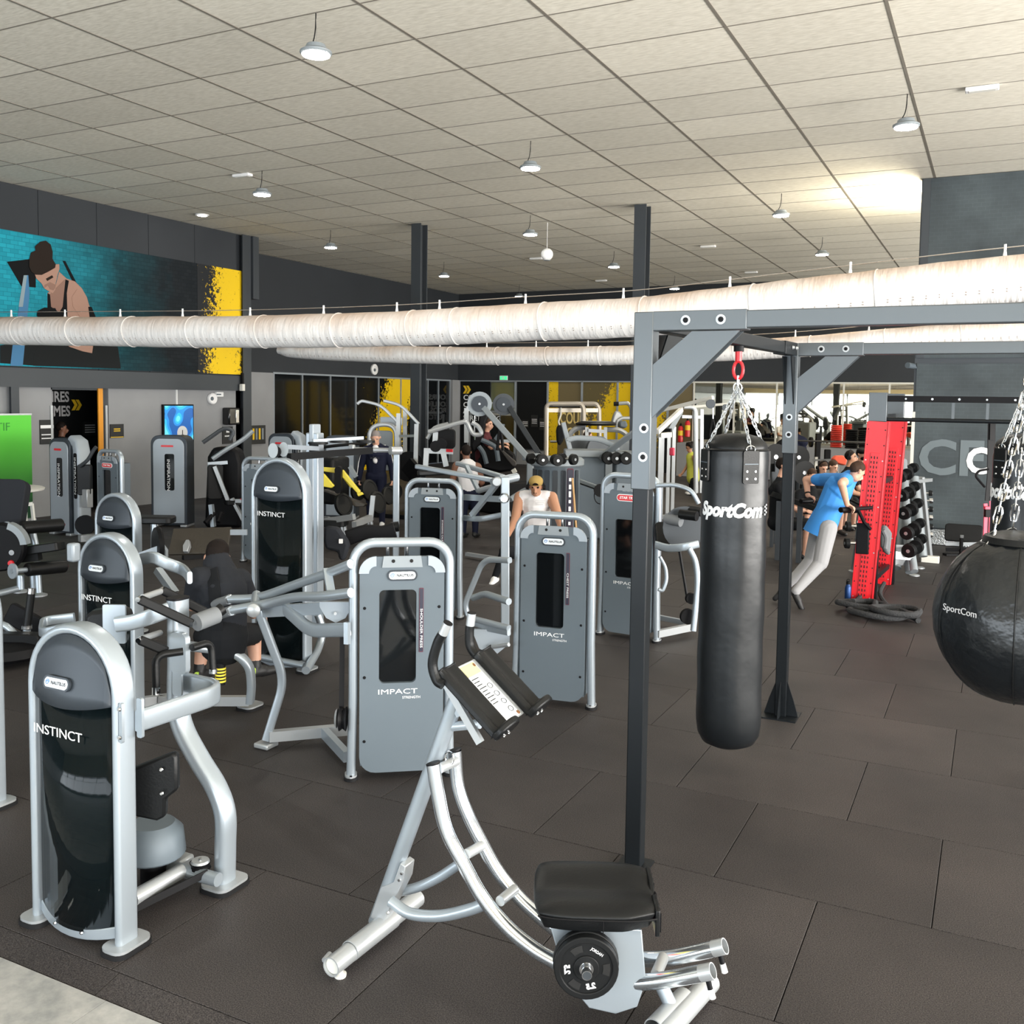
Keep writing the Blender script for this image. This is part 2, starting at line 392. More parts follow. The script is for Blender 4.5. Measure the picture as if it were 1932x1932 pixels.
# ---- left wall, X = -16
def wallbox(name, x0, x1, y0, y1, z0, z1, m, label=None, parent=None, bev=0):
    o = MB().box(((x0+x1)/2, (y0+y1)/2, (z0+z1)/2), (x1-x0, y1-y0, z1-z0)).build(name, m, parent, smooth=False, bev=bev)
    if parent is None: struct(o, label)
    return o
wl = wallbox('wall_left', -16.35, -16.05, -6.8, 17.45, 2.45, 6.085, 'walldark', 'charcoal panelled upper left wall')
for i in range(18):   # the cladding boards of the upper wall
    y1 = 17.44-i*1.30; y0 = max(y1-1.30, -6.8)
    MB().box((-16.03, (y0+y1)/2+.0, 4.44), (.04, y1-y0-.012, 3.28)).build('cladding_board', 'walldark', wl, smooth=False)
wallbox('trim_1', -16.06, -15.90, -6.8, 17.5, 2.44, 2.79, 'steel_dark', 'dark steel beam under the mural')
for y in (11.62, 17.68, 5.6):
    col = struct(MB().box((-16.0, y, 1.22 if y < 17 else 3.04), (.18, .02, 2.44 if y < 17 else 6.08)).box((-15.91, y, 1.22 if y < 17 else 3.04), (.02, .16 if y < 17 else .28, 2.44 if y < 17 else 6.08)).box((-16.09, y, 1.22 if y < 17 else 3.04), (.02, .16 if y < 17 else .28, 2.44 if y < 17 else 6.08)).build('wall_column', 'steel_dark', smooth=False), 'dark steel column in the left wall')
    if y > 17:
        MB().box((-16.0, y+.26, 5.35), (.3, .2, 1.46)).build('box_casing', 'steel_dark', col, smooth=False)
# lower grey partition with a doorway
wg = wallbox('wall_left_lower', -16.25, -16.05, -6.8, 12.50, 0, 2.44, 'wallgrey', 'pale grey partition under the steel beam')
MB().box((-16.15, 15.7, 1.22), (.2, 3.8, 2.44)).build('partition_board', 'wallgrey', wg, smooth=False)
for y in (12.47, 13.73):
    MB().box((-16.04, y, 1.1), (.03, .05, 2.0)).build('corner_guard', 'silver2', wg, smooth=False)
MB().box((-16.15, 13.0, 2.42), (.2, 1.05, .04)).build('door_header', 'steel_dark', wg, smooth=False)
MB().box((-16.05, 13.60, 1.22), (.03, .11, 2.44)).build('door_jamb', 'orange', wg, smooth=False)
# dark corridor behind the doorway
wb = wallbox('wall_corridor', -17.75, -17.55, 11.0, 15.2, 0, 2.9, 'wallblack', 'black corridor wall seen through the doorway')
MB().box((-16.9, 11.05, 1.45), (1.4, .1, 2.9)).build('corridor_end', 'wallblack', wb, smooth=False)
MB().box((-16.9, 15.15, 1.45), (1.4, .1, 2.9)).build('corridor_end', 'wallblack', wb, smooth=False)
MB().box((-16.9, 13.1, 2.95), (1.6, 4.2, .1)).build('corridor_lid', 'wallblack', wb, smooth=False)
mat('letter_grey', (.55, .55, .56), .6)
text('IRES\nIMES', (-17.54,13.857,2.096), YA, ZA, .30, 'letter_grey', wb, width=.46, bold=.008)
def chevrons(c, s, m, parent, ux, uy):
    for k in (0, 1):
        mb = MB(); x = k*.55*s
        mb.prism([(x-.5*s, .6*s), (x-.1*s, .6*s), (x+.3*s, 0), (x-.1*s, -.6*s), (x-.5*s, -.6*s), (x-.1*s, 0)], c, ux, uy, .006)
        mb.build('chevron_mark', m, parent, smooth=False)
chevrons((-17.53,14.214,2.085), .19, 'sign_yellow', wb, YA, ZA)
# small signs and fittings on the lower left wall
def plaque(label, cat, name, p, w, h, m, lines=(), lm='letter', X=True, group=None, depth=.012, ux=YA, n=XA):
    r = thing(name, label, cat, p, group=group); n = Vector(n)
    MB().box(Vector(p)+n*depth/2, (depth, w, h) if abs(n.x) > .5 else (w, depth, h)).build('board', m, r, smooth=False)
    for dz, wid, hh in lines:
        MB().box(Vector(p)+n*(depth+.001)+ZA*dz, (.002, wid, hh) if abs(n.x) > .5 else (wid, .002, hh)).build('print_line', lm, r, smooth=False)
    return r
mat('signblack', (.012, .013, .014), .5)
plaque('small black and white notice left of the dark doorway', 'sign', 'notice', (-16.04,12.361,1.601), .30, .46, 'signblack', ((.1, .28, .06), (-.05, .24, .02), (-.12, .24, .02)))
plaque('small black notice with a yellow arrow right of the doorway', 'sign', 'notice', (-16.04,13.985,1.58), .34, .28, 'signblack', ((.04, .16, .02), (0, .16, .02), (-.125, .32, .015)), 'sign_yellow')
plaque('small framed notice inside the dark doorway', 'sign', 'notice', (-17.54,14.575,1.569), .36, .3, 'signblack', ((.08, .26, .02), (.03, .26, .02), (-.02, .26, .02), (-.07, .26, .02)), 'letter_grey')
# screen
tv = thing('wall_screen', 'upright wall screen showing a blue abstract picture', 'screen', (-16.04,15.635,1.108))
def screen_mat():
    m = mat('screen_blue', (.03, .35, .75), .3); N, L, p = nodes_of(m)
    tc = N.new('ShaderNodeTexCoord'); v = N.new('ShaderNodeTexNoise'); v.inputs['Scale'].default_value = 3.2; v.inputs['Detail'].default_value = 0
    L.new(tc.outputs['Object'], v.inputs['Vector']); r = N.new('ShaderNodeValToRGB'); r.color_ramp.interpolation = 'CONSTANT'
    e = r.color_ramp.elements; e[0].color = (.01, .10, .38, 1); e[1].position = .42; e[1].color = (.02, .25, .65, 1)
    q = e.new(.52); q.color = (.03, .45, .80, 1); q = e.new(.60); q.color = (.15, .68, .85, 1)
    L.new(v.outputs['Fac'], r.inputs[0]); L.new(r.outputs[0], p.inputs['Base Color']); L.new(r.outputs[0], p.inputs['Emission Color']); p.inputs['Emission Strength'].default_value = .55
    return m
MB().box((-16.01, 15.61, 1.55), (.06, .88, 1.14)).build('casing', 'black', tv, bev=.01, smooth=False)
MB().box((-15.978, 15.61, 1.55), (.004, .82, 1.08)).build('display', screen_mat(), tv, smooth=False)
MB().lathe([(.15, 0), (.15, .004)], (-15.976, 15.70, 1.50), 28, (1, 0, 0)).build('emblem_disc', 'white', tv)
MB().box((-15.970, 15.70, 1.50), (.002, .02, .12)).box((-15.970, 15.70, 1.45), (.002, .08, .015)).build('emblem_mark', 'logo_black', tv, smooth=False)
MB().box((-16.035, 15.6, 2.27), (.03, .03, .34)).build('cable_duct', 'white', tv, smooth=False)
# towel dispenser
dp = thing('towel_dispenser', 'glossy black paper dispenser on the grey wall beside the screen', 'dispenser', (-16.04,17.177,1.661))
q = (-16.04,17.178,1.847)
MB().box((q[0]+.1, q[1], q[2]), (.22, .36, .40)).build('housing', mat('gloss_black', (.008, .008, .009), .12), dp, bev=.03)
MB().box((q[0]+.215, q[1]+.08, q[2]), (.012, .10, .30)).build('window_strip', 'chrome', dp, bev=.004)
plaque('black poster with a white emblem below the dispenser', 'sign', 'poster', (-16.04,17.157,1.402), .34, .40, 'signblack', ((.1, .1, .08), (-.02, .2, .03)))
ck = thing('wall_speaker', 'round white wall fitting on the grey panel', 'speaker', (-16.04,16.654,2.251))
MB().lathe([(.13, 0), (.13, .05), (.11, .07)], (-16.04,16.654,2.251), 24, (1, 0, 0)).build('rim', 'white', ck)
MB().lathe([(.045, 0), (.045, .01)], (-15.97,16.598,2.252), 16, (1, 0, 0)).build('centre', 'shroud', ck)
el = thing('emergency_light', 'small white emergency light box near the wall column', 'light fitting', (-16.04,16.89,2.35))
MB().box((-16,16.848,2.35), (.08, .22, .11)).build('housing', 'white', el, bev=.01)
MB().box((-15.957,16.803,2.35), (.006, .14, .03)).build('lens', 'shroud', el, smooth=False)
cr = thing('wall_camera', 'small camera bracket on the steel wall column', 'camera', (-15.88,17.486,2.655))
MB().box((-15.85,17.453,2.704), (.06, .05, .3)).build('bracket', 'black', cr, smooth=False)
MB().box((-15.82,17.419,2.518), (.1, .09, .16)).build('housing', 'offwhite', cr, bev=.01)
# green banner at the left picture edge
gbn = thing('roll_up_banner', 'green roll up banner at the left edge', 'banner', (-15.3,10.876,0.654))
def green_mat():
    m = mat('banner_green', (.05, .45, .03), .5); N, L, p = nodes_of(m)
    tc = N.new('ShaderNodeTexCoord'); s = N.new('ShaderNodeSeparateXYZ'); L.new(tc.outputs['Object'], s.inputs[0])
    r = N.new('ShaderNodeValToRGB'); r.color_ramp.elements[0].color = (.004, .05, .015, 1); r.color_ramp.elements[1].color = (.10, .60, .04, 1); r.color_ramp.elements[0].position = .05; r.color_ramp.elements[1].position = .9
    mr = N.new('ShaderNodeMapRange'); mr.inputs[1].default_value = .3; mr.inputs[2].default_value = 1.9; L.new(s.outputs['Z'], mr.inputs[0])
    L.new(mr.outputs[0], r.inputs[0]); L.new(r.outputs[0], p.inputs['Base Color']); return m
gbn.location.z = 0
MB().box((-15.3, 11.0, 1.0), (.02, .95, 1.9)).build('print_panel', green_mat(), gbn, smooth=False)
MB().box((-15.3, 11.0, .06), (.2, .98, .12)).build('base_cassette', 'silver2', gbn, bev=.02)
MB().box((-15.3, 11.0, 1.96), (.03, .97, .03)).build('top_rail', 'silver2', gbn, smooth=False)
text('TIF', (-15.285,10.93,1.741), YA, ZA, .2, mat('green_dark', (.03, .25, .03), .6), gbn)
# ---- mural on the left wall
def mural_mat():
    m = mat('mural_print', (.02, .2, .25), .6, 0, .12); N, L, p = nodes_of(m)
    g = N.new('ShaderNodeNewGeometry'); s = N.new('ShaderNodeSeparateXYZ'); L.new(g.outputs['Position'], s.inputs[0])
    cb = N.new('ShaderNodeCombineXYZ'); L.new(s.outputs['Y'], cb.inputs[0]); L.new(s.outputs['Z'], cb.inputs[1])
    br = N.new('ShaderNodeTexBrick'); br.inputs['Scale'].default_value = 3.2; br.inputs['Mortar Size'].default_value = .02; br.inputs['Mortar Smooth'].default_value = .6
    br.inputs['Color1'].default_value = (.9, .9, .9, 1); br.inputs['Color2'].default_value = (.55, .6, .62, 1); br.inputs['Mortar'].default_value = (.35, .4, .42, 1)
    L.new(cb.outputs[0], br.inputs['Vector'])
    n = N.new('ShaderNodeTexNoise'); n.inputs['Scale'].default_value = 1.6; n.inputs['Detail'].default_value = 6; L.new(cb.outputs[0], n.inputs['Vector'])
    mr = N.new('ShaderNodeMapRange'); mr.inputs[1].default_value = 11.0; mr.inputs[2].default_value = 15.6; L.new(s.outputs['Y'], mr.inputs[0])
    ad = N.new('ShaderNodeMath'); ad.operation = 'MULTIPLY_ADD'; L.new(n.outputs['Fac'], ad.inputs[0]); ad.inputs[1].default_value = -.35; L.new(mr.outputs[0], ad.inputs[2])
    r = N.new('ShaderNodeValToRGB'); e = r.color_ramp.elements; e[0].position = 0; e[0].color = (.02, .36, .47, 1); e[1].position = .78; e[1].color = (.016, .020, .024, 1)
    q = e.new(.28); q.color = (.018, .21, .27, 1); q = e.new(.5); q.color = (.014, .060, .075, 1)
    L.new(ad.outputs[0], r.inputs[0])
    x = N.new('ShaderNodeMix'); x.data_type = 'RGBA'; x.blend_type = 'MULTIPLY'; x.inputs[0].default_value = .8
    L.new(r.outputs[0], x.inputs[6]); L.new(br.outputs['Color'], x.inputs[7]); L.new(x.outputs[2], p.inputs['Base Color']); return m
def splat_mat(name, axis, u0, u1, slant, z0, feather, under, yel=(.80, .53, .012), emit=0., rough=.5, s2=None):
    """yellow brushed band between u0 and u1 (at height z0, leaning by slant) with speckled edges over the under colour"""
    m = mat(name, under, rough, 0, .25); N, L, p = nodes_of(m)
    g = N.new('ShaderNodeNewGeometry'); s = N.new('ShaderNodeSeparateXYZ'); L.new(g.outputs['Position'], s.inputs[0])
    n = N.new('ShaderNodeTexNoise'); n.inputs['Scale'].default_value = 13; n.inputs['Detail'].default_value = 6; n.inputs['Roughness'].default_value = .75; L.new(g.outputs['Position'], n.inputs['Vector'])
    zz = N.new('ShaderNodeMath'); zz.operation = 'MULTIPLY_ADD'; zz.inputs[1].default_value = -slant; zz.inputs[2].default_value = slant*z0; L.new(s.outputs['Z'], zz.inputs[0])
    u = N.new('ShaderNodeMath'); u.operation = 'ADD'; L.new(s.outputs[axis], u.inputs[0]); L.new(zz.outputs[0], u.inputs[1])
    a = N.new('ShaderNodeMapRange'); a.inputs[1].default_value = u0-feather; a.inputs[2].default_value = u0+feather; L.new(u.outputs[0], a.inputs[0])
    b = N.new('ShaderNodeMapRange'); b.inputs[1].default_value = u1+feather; b.inputs[2].default_value = u1-feather; L.new(u.outputs[0], b.inputs[0])
    mn = N.new('ShaderNodeMath'); mn.operation = 'MINIMUM'; L.new(a.outputs[0], mn.inputs[0]); L.new(b.outputs[0], mn.inputs[1])
    k = N.new('ShaderNodeMath'); k.operation = 'MULTIPLY_ADD'; k.inputs[1].default_value = 3.0; k.inputs[2].default_value = -1.5; L.new(n.outputs['Fac'], k.inputs[0])
    ad = N.new('ShaderNodeMath'); ad.operation = 'ADD'; L.new(mn.outputs[0], ad.inputs[0]); L.new(k.outputs[0], ad.inputs[1])
    st = N.new('ShaderNodeMath'); st.operation = 'GREATER_THAN'; st.inputs[1].default_value = .5; L.new(ad.outputs[0], st.inputs[0])
    x = N.new('ShaderNodeMix'); x.data_type = 'RGBA'; L.new(st.outputs[0], x.inputs[0]); x.inputs[6].default_value = (*under, 1); x.inputs[7].default_value = (*yel, 1)
    L.new(x.outputs[2], p.inputs['Base Color']); return m
mu = thing('mural_panel', 'wide wall mural of a woman lifting a dumbbell before teal bricks', 'mural', (-15.99, 14.2, 2.82))
MB().box((-15.99, 13.4, 4.03), (.02, 5.6, 2.42)).build('print_board', mural_mat(), mu, smooth=False)
MB().box((-15.985, 16.88, 4.03), (.02, 1.40, 2.42)).build('yellow_board', splat_mat('mural_splat', 'Y', 16.62, 17.72, .11, 4.0, .42, (.014, .016, .019)), mu, smooth=False)
def flat(pts, m, parent, name, off=0., axis='X', th=.003):
    o = Vector(pts[0]); mb = MB()
    if axis == 'X': mb.prism([(p[1], p[2]) for p in pts], (pts[0][0]+off, 0, 0), YA, ZA, th)
    else: mb.prism([(p[0], p[2]) for p in pts], (0, pts[0][1]-off, 0), XA, ZA, th)
    return mb.build(name, m, parent, smooth=False)
mat('mu_skin', (.36, .20, .145), .5); mat('mu_skin2', (.24, .125, .09), .5); mat('mu_hair', (.022, .015, .012), .6, 0, .1); mat('mu_black', (.006, .007, .008), .6, 0, .1); mat('mu_leg', (.013, .015, .016), .6, 0, .1)
mat('mu_blue', (.03, .16, .33), .5); mat('mu_grey', (.22, .30, .34), .5)
flat([(-15.978,11.39,2.861),(-15.978,11.398,3.178),(-15.978,12.089,3.291),(-15.978,12.202,3.247),(-15.978,12.107,2.837)], 'mu_leg', mu, 'printed_shape', 0)
flat([(-15.978,11.566,4.674),(-15.978,12.022,4.782),(-15.978,12.144,4.528),(-15.978,12.138,4.277),(-15.978,11.843,4.27)], 'mu_black', mu, 'printed_shape', .001)
flat([(-15.978,12.721,4.842),(-15.978,12.782,4.849),(-15.978,13.035,4.451),(-15.978,12.957,4.442)], 'mu_black', mu, 'printed_shape', .001)
flat([(-15.978,11.903,4.475),(-15.978,11.987,4.485),(-15.978,12.008,4.163),(-15.978,11.839,2.828),(-15.978,11.591,2.819),(-15.978,11.64,3.167)], 'mu_blue', mu, 'printed_shape', .002)
flat([(-15.978,11.895,4.474),(-15.978,11.962,4.482),(-15.978,11.863,3.9),(-15.978,11.779,3.893)], 'mu_grey', mu, 'printed_shape', .003)
flat([(-15.978,12.05,2.835),(-15.978,12.069,3.038),(-15.978,12.203,3.285),(-15.978,12.829,3.36),(-15.978,13.139,3.299),(-15.978,13.428,3.396),(-15.978,13.792,3.444),(-15.978,13.992,3.263),(-15.978,14.054,2.85)], 'mu_leg', mu, 'printed_shape', .002)
flat([(-15.978,12.382,4.201),(-15.978,12.546,4.32),(-15.978,12.642,4.626),(-15.978,12.806,4.516),(-15.978,12.989,4.485),(-15.978,13.143,4.371),(-15.978,13.257,4.21),(-15.978,13.317,4.03),(-15.978,13.322,3.763),(-15.978,13.02,3.688),(-15.978,12.534,3.703),(-15.978,12.377,3.946)], 'mu_skin', mu, 'printed_figure', .003)
flat([(-15.978,12.382,4.201),(-15.978,12.431,4.181),(-15.978,12.45,3.953),(-15.978,12.627,3.865),(-15.978,12.704,3.975),(-15.978,12.739,4.237),(-15.978,12.775,4.5),(-15.978,12.851,4.482),(-15.978,12.8,4.243),(-15.978,12.806,3.75),(-15.978,12.372,3.716)], 'mu_black', mu, 'printed_top', .006)
flat([(-15.978,12.431,4.181),(-15.978,12.546,4.295),(-15.978,12.667,4.41),(-15.978,12.76,4.498),(-15.978,12.733,4.237),(-15.978,12.695,3.974),(-15.978,12.627,3.878),(-15.978,12.456,3.953)], 'mu_skin2', mu, 'printed_figure', .008)
flat([(-15.978,13.033,4.346),(-15.978,13.219,4.233),(-15.978,13.317,4.03),(-15.978,13.322,3.763),(-15.978,13.147,3.75),(-15.978,12.933,3.996),(-15.978,12.906,4.176)], 'mu_skin', mu, 'printed_figure', .009)
flat([(-15.978,13.279,4.026),(-15.978,13.359,4.034),(-15.978,13.453,3.841),(-15.978,13.307,3.829)], 'mu_black', mu, 'printed_top', .010)
flat([(-15.978,12.115,4.525),(-15.978,12.258,4.542),(-15.978,12.405,4.623),(-15.978,12.555,4.756),(-15.978,12.639,4.767),(-15.978,12.643,4.677),(-15.978,12.605,4.583),(-15.978,12.554,4.398),(-15.978,12.546,4.282),(-15.978,12.485,4.206),(-15.978,12.397,4.241),(-15.978,12.305,4.282),(-15.978,12.255,4.365),(-15.978,12.147,4.441)], 'mu_skin', mu, 'printed_face', .012)
flat([(-15.978,12.305,4.282),(-15.978,12.385,4.341),(-15.978,12.427,4.277),(-15.978,12.501,4.264),(-15.978,12.546,4.32),(-15.978,12.553,4.372),(-15.978,12.43,4.41),(-15.978,12.312,4.346)], 'mu_skin2', mu, 'printed_face', .015)
flat([(-15.978,12.344,4.463),(-15.978,12.477,4.542),(-15.978,12.506,4.507),(-15.978,12.372,4.423)], 'mu_hair', mu, 'printed_face', .015)
flat([(-15.978,12.008,4.786),(-15.978,12.044,4.902),(-15.978,12.138,4.953),(-15.978,12.126,5.026),(-15.978,12.242,5.13),(-15.978,12.358,5.165),(-15.978,12.459,5.112),(-15.978,12.501,4.978),(-15.978,12.492,4.85),(-15.978,12.561,4.757),(-15.978,12.548,4.691),(-15.978,12.411,4.606),(-15.978,12.258,4.522),(-15.978,12.129,4.511),(-15.978,12.048,4.554),(-15.978,11.999,4.648)], 'mu_hair', mu, 'printed_hair', .015)
flat([(-15.978,12.142,3.774),(-15.978,12.158,3.851),(-15.978,12.303,3.927),(-15.978,12.538,3.935),(-15.978,12.596,3.811),(-15.978,12.534,3.729),(-15.978,12.183,3.702)], 'mu_black', mu, 'printed_shape', .014)
flat([(-15.978,12.677,3.377),(-15.978,12.89,3.351),(-15.978,13.267,3.359),(-15.978,13.403,3.407),(-15.978,13.352,3.128),(-15.978,13.136,3.153),(-15.978,12.826,3.229)], 'mu_skin', mu, 'printed_figure', .012)
# ---- recessed wall X = -17.7 with dark glazing
wr = wallbox('wall_recess', -18.0, -17.7, 17.45, 30.9, 2.95, 6.085, 'walldark', 'charcoal wall above the dark studio glazing')
MB().box((-17.8, 19.1, 1.475), (.2, 3.25, 2.95)).build('grey_panel', 'wallgrey', wr, smooth=False)
wallbox('wall_return', -17.7, -16.05, 17.45, 17.6, 0, 6.085, 'walldark', 'short charcoal return wall')
wallbox('wall_studio', -20.6, -20.4, 19.0, 34, 0, 3.2, 'wallblack', 'black inner wall of the dim studio')
w1 = thing('window_1', 'dark glazed studio front with thin white mullions and a yellow splash', 'window', (-17.7, 24.3, 0)); w1['kind'] = 'structure'
ys = [20.735, 21.952, 23.248, 24.519, 25.747, 27.037, 27.885, 28.738, 29.451, 30.25]
mg = splat_mat('glass_splat', 'Y', 26.0, 27.75, .52, 2.2, .50, (.004, .005, .006), rough=.12)
mg2 = mat('pane_dark', (.004, .005, .006), .06, 0, .6)
for a, b in zip(ys[:-1], ys[1:]):
    mb = MB().box((-17.74, (a+b)/2, 1.475), (.016, b-a-.02, 2.90))
    mb.build('pane', mg if 24 < (a+b)/2 < 28 else mg2, w1, smooth=False)
for y in ys:
    MB().box((-17.72, y, 1.475), (.05, .035, 2.95)).build('mullion', 'lightpanel', w1, smooth=False)
MB().box((-17.72, 25.5, 2.95), (.06, 9.6, .05)).build('head_rail', 'lightpanel', w1, smooth=False)
wc = thing('wall_clock', 'small round white wall clock above the dark studio glass', 'clock', (-17.69,25.437,3.193))
MB().lathe([(.17, 0), (.17, .05), (.15, .06)], (-17.69,25.437,3.193), 24, (1, 0, 0)).build('face', 'white', wc)
MB().lathe([(.05, 0), (.05, .01)], (-17.62,25.395,3.175), 14, (1, 0, 0)).build('centre', 'shroud', wc)
tf = thing('framed_notice', 'small framed board on the grey wall panel by the column', 'board', (-17.68,20.068,1.283))
MB().box((-17.66,20.046,1.284), (.03, .55, .5)).build('board', 'signblack', tf, smooth=False)
for k in range(4): MB().box(Vector((-17.64,20.023,1.285))+Vector((0, -.18+.12*k, .02)), (.004, .07, .30)).build('print_strip', 'shroud2' if k % 2 else 'sign_yellow', tf, smooth=False)
# ---- back wall Y = 30.8
wk = wallbox('wall_back', -18.0, 9.5, 30.8, 31.1, 2.97, 6.085, 'walldark', 'charcoal back wall above panels and mirrors')
def bpanel(name, x0, x1, z0, z1, m, parent, y=30.83, th=.06): return MB().box(((x0+x1)/2, y, (z0+z1)/2), (x1-x0, th, z1-z0)).build(name, m, parent, smooth=False)
wl2 = struct(bpanel('wall_back_lower', -17.7, 9.3, 0, 2.97, 'wallgrey', None, 31.0, .1), 'grey back partition')
mat('olive', (.16, .125, .06), .35); mat('panel_black', (.007, .008, .009), .5, 0, .2)
bpanel('grey_panel', -18, -17.60, 0, 2.97, 'wallgrey', wl2, 30.55, .60)
cp = struct(bpanel('door_1', -17.58, -16.40, 0, 2.93, 'panel_black', None), 'black class studio panel with white lettering')
text('COURS\nCOLLECTIFS', (-17.461,30.79,2.206), XA, ZA, .26, 'letter', cp, align='LEFT', bold=.006, width=1.55)
text('ABDOS\nSTRETCHING', (-17.455,30.79,1.722), XA, ZA, .26, 'letter', cp, align='LEFT', bold=.006, width=1.55)
chevrons((-17.355,30.79,2.631), .24, 'sign_yellow', cp, XA, ZA)
w2 = struct(bpanel('window_2', -16.32, -15.40, 1.9, 2.9, mat('dim_glass', (.11, .12, .055), .1), None), 'small olive glass pane over the studio door')
bpanel('frame', -16.36, -15.34, 1.82, 1.88, 'lightpanel', w2, 30.78)
bpanel('frame', -15.36, -15.30, 0, 2.95, 'lightpanel', w2, 30.78)
d2 = struct(bpanel('door_2', -16.32, -15.40, 0, 1.8, mat('door_glass', (.012, .013, .014), .1), None), 'dark glazed studio door')
bpanel('frame', -17.25, -17.15, 0, 1.78, 'silver2', d2, 30.76); bpanel('frame', -17.25, -15.5, 1.72, 1.80, 'silver2', d2, 30.76)
d3 = struct(bpanel('door_3', -15.27, -14.10, .55, 2.93, 'panel_black', None), 'black panel carrying small notices')
bpanel('low_panel', -15.27, -14.10, 0, .5, 'wallgrey', d3)
for px, py in ((992, 792), (1011, 789), (1026, 792)):
    q = (-14.514,30.78,1.651); xx = {992: -14.93, 1011: -14.57, 1026: -14.25}[px]
    plaque({992: 'small low notice left on the black back panel', 1011: 'tall printed timetable in the middle of the black back panel', 1026: 'narrow pale notice at the right of the black back panel'}[px], 'sign', 'notice', (xx, 30.79, 1.45 if px != 1011 else 1.55), .26, .26 if px == 992 else .42, 'signblack', ((.06, .2, .03), (0, .2, .03), (-.07, .2, .03)), 'letter_grey', ux=XA, n=(0, -1, 0))
w3 = thing('window_3', 'olive studio glazing with yellow splashes and thin mullions', 'window', (-12, 30.8, 0)); w3['kind'] = 'structure'
bpanel('pane', -14.05, -13.68, 0, 2.93, splat_mat('back_splat_a', 'X', -14.2, -13.4, 0, 1.5, .5, (.06, .045, .01)), w3)
bpanel('pane', -13.68, -12.80, 0, 2.93, 'olive', w3)
sb = splat_mat('back_splat_b', 'X', -12.0, -9.5, .62, 2.2, .45, (.13, .105, .05), rough=.3)
bpanel('pane', -12.76, -11.50, 0, 2.93, sb, w3); bpanel('pane', -11.46, -10.95, 0, 2.93, sb, w3)
bpanel('pane', -10.8, -9.75, 0, 2.93, sb, w3); bpanel('pane', -9.7, -8.9, 0, 2.93, 'olive', w3)
for x in (-14.07, -12.78, -11.48, -9.72): bpanel('mullion', x-.03, x+.03, 0, 2.95, 'lightpanel', w3, 30.78)
bpanel('mullion', -10.93, -10.81, 0, 2.97, 'steel_dark', w3, 30.76)
text('COURS', (-13.053,30.77,1.665), XA, ZA, .56, mat('gold_letter', (.85, .66, .25), .4), w3, width=1.05, bold=.012)
text('COLL', (-12.904,30.77,1.157), XA, ZA, .5, 'gold_letter', w3, width=.85, bold=.012)
bpanel('head_rail', -17.6, -8.9, 2.93, 2.97, 'lightpanel', w3, 30.78)
ex = thing('exit_sign', 'small green lit emergency exit sign over the studio panels', 'sign', (-15.819,30.79,3.06))
MB().box((-15.809,30.77,3.06), (.32, .05, .16)).build('housing', 'white', ex, bev=.008)
MB().box((-15.794,30.742,3.059), (.28, .006, .12)).build('pictogram_panel', mat('exit_green', (.05, .6, .25), .4, emit=1.2), ex, smooth=False)
MB().box((-15.813,30.737,3.059), (.09, .004, .05)).build('pictogram', 'white', ex, smooth=False)
# mirrors along the back right
w4 = thing('window_4', 'row of tall mirrors on the back wall reflecting the bright room', 'mirror', (-5, 30.8, 0)); w4['kind'] = 'structure'
mir = mat('mirror', (.80, .76, .62), .015, 1.)
mx = [-8.85, -7.53, -6.2, -5.55, -4.2, -2.9, -1.6, -.3]
for a, b in zip(mx[:-1], mx[1:]): bpanel('mirror_panel', a+.015, b-.015, .95, 2.92, mir, w4, 30.80, .02)
for x in mx: bpanel('joint_strip', x-.025, x+.025, .9, 2.95, 'offwhite', w4, 30.785, .03)
bpanel('head_rail', -8.9, -.2, 2.92, 2.97, 'offwhite', w4, 30.78)
bpanel('ledge', -8.9, -.2, .0, .93, 'wallgrey', w4, 30.79)
# ---- dark block on the right, Y = 17.6
wd = wallbox('wall_right', -1.28, 9.4, 17.6, 17.9, 0, 6.085, 'steel_dark', 'dark slate painted feature wall with club lettering')
def slate_mat():
    m = mat('slate_paint', (.045, .06, .068), .55); N, L, p = nodes_of(m)
    g = N.new('ShaderNodeNewGeometry'); s = N.new('ShaderNodeSeparateXYZ'); L.new(g.outputs['Position'], s.inputs[0]); cb = N.new('ShaderNodeCombineXYZ'); L.new(s.outputs['X'], cb.inputs[0]); L.new(s.outputs['Z'], cb.inputs[1])
    n = N.new('ShaderNodeTexNoise'); n.inputs['Scale'].default_value = 1.2; n.inputs['Detail'].default_value = 7; L.new(cb.outputs[0], n.inputs['Vector'])
    r = N.new('ShaderNodeValToRGB'); r.color_ramp.elements[0].position = .35; r.color_ramp.elements[1].position = .7
    r.color_ramp.elements[0].color = (.028, .038, .044, 1); r.color_ramp.elements[1].color = (.060, .078, .086, 1)
    br = N.new('ShaderNodeTexBrick'); br.inputs['Scale'].default_value = 4; br.inputs['Mortar Size'].default_value = .012
    br.inputs['Color1'].default_value = (1, 1, 1, 1); br.inputs['Color2'].default_value = (.88, .88, .88, 1); br.inputs['Mortar'].default_value = (1.25, 1.25, 1.25, 1); L.new(cb.outputs[0], br.inputs['Vector'])
    L.new(n.outputs['Fac'], r.inputs[0]); x = N.new('ShaderNodeMix'); x.data_type = 'RGBA'; x.blend_type = 'MULTIPLY'; x.inputs[0].default_value = .7
    L.new(r.outputs[0], x.inputs[6]); L.new(br.outputs['Color'], x.inputs[7]); L.new(x.outputs[2], p.inputs['Base Color']); return m
MB().box((4.06, 17.585, 1.66), (10.6, .03, 2.74)).build('painted_panel', slate_mat(), wd, smooth=False)
MB().box((4.06, 17.585, 4.6), (10.6, .03, 2.95)).build('upper_panel', slate_mat(), wd, smooth=False)
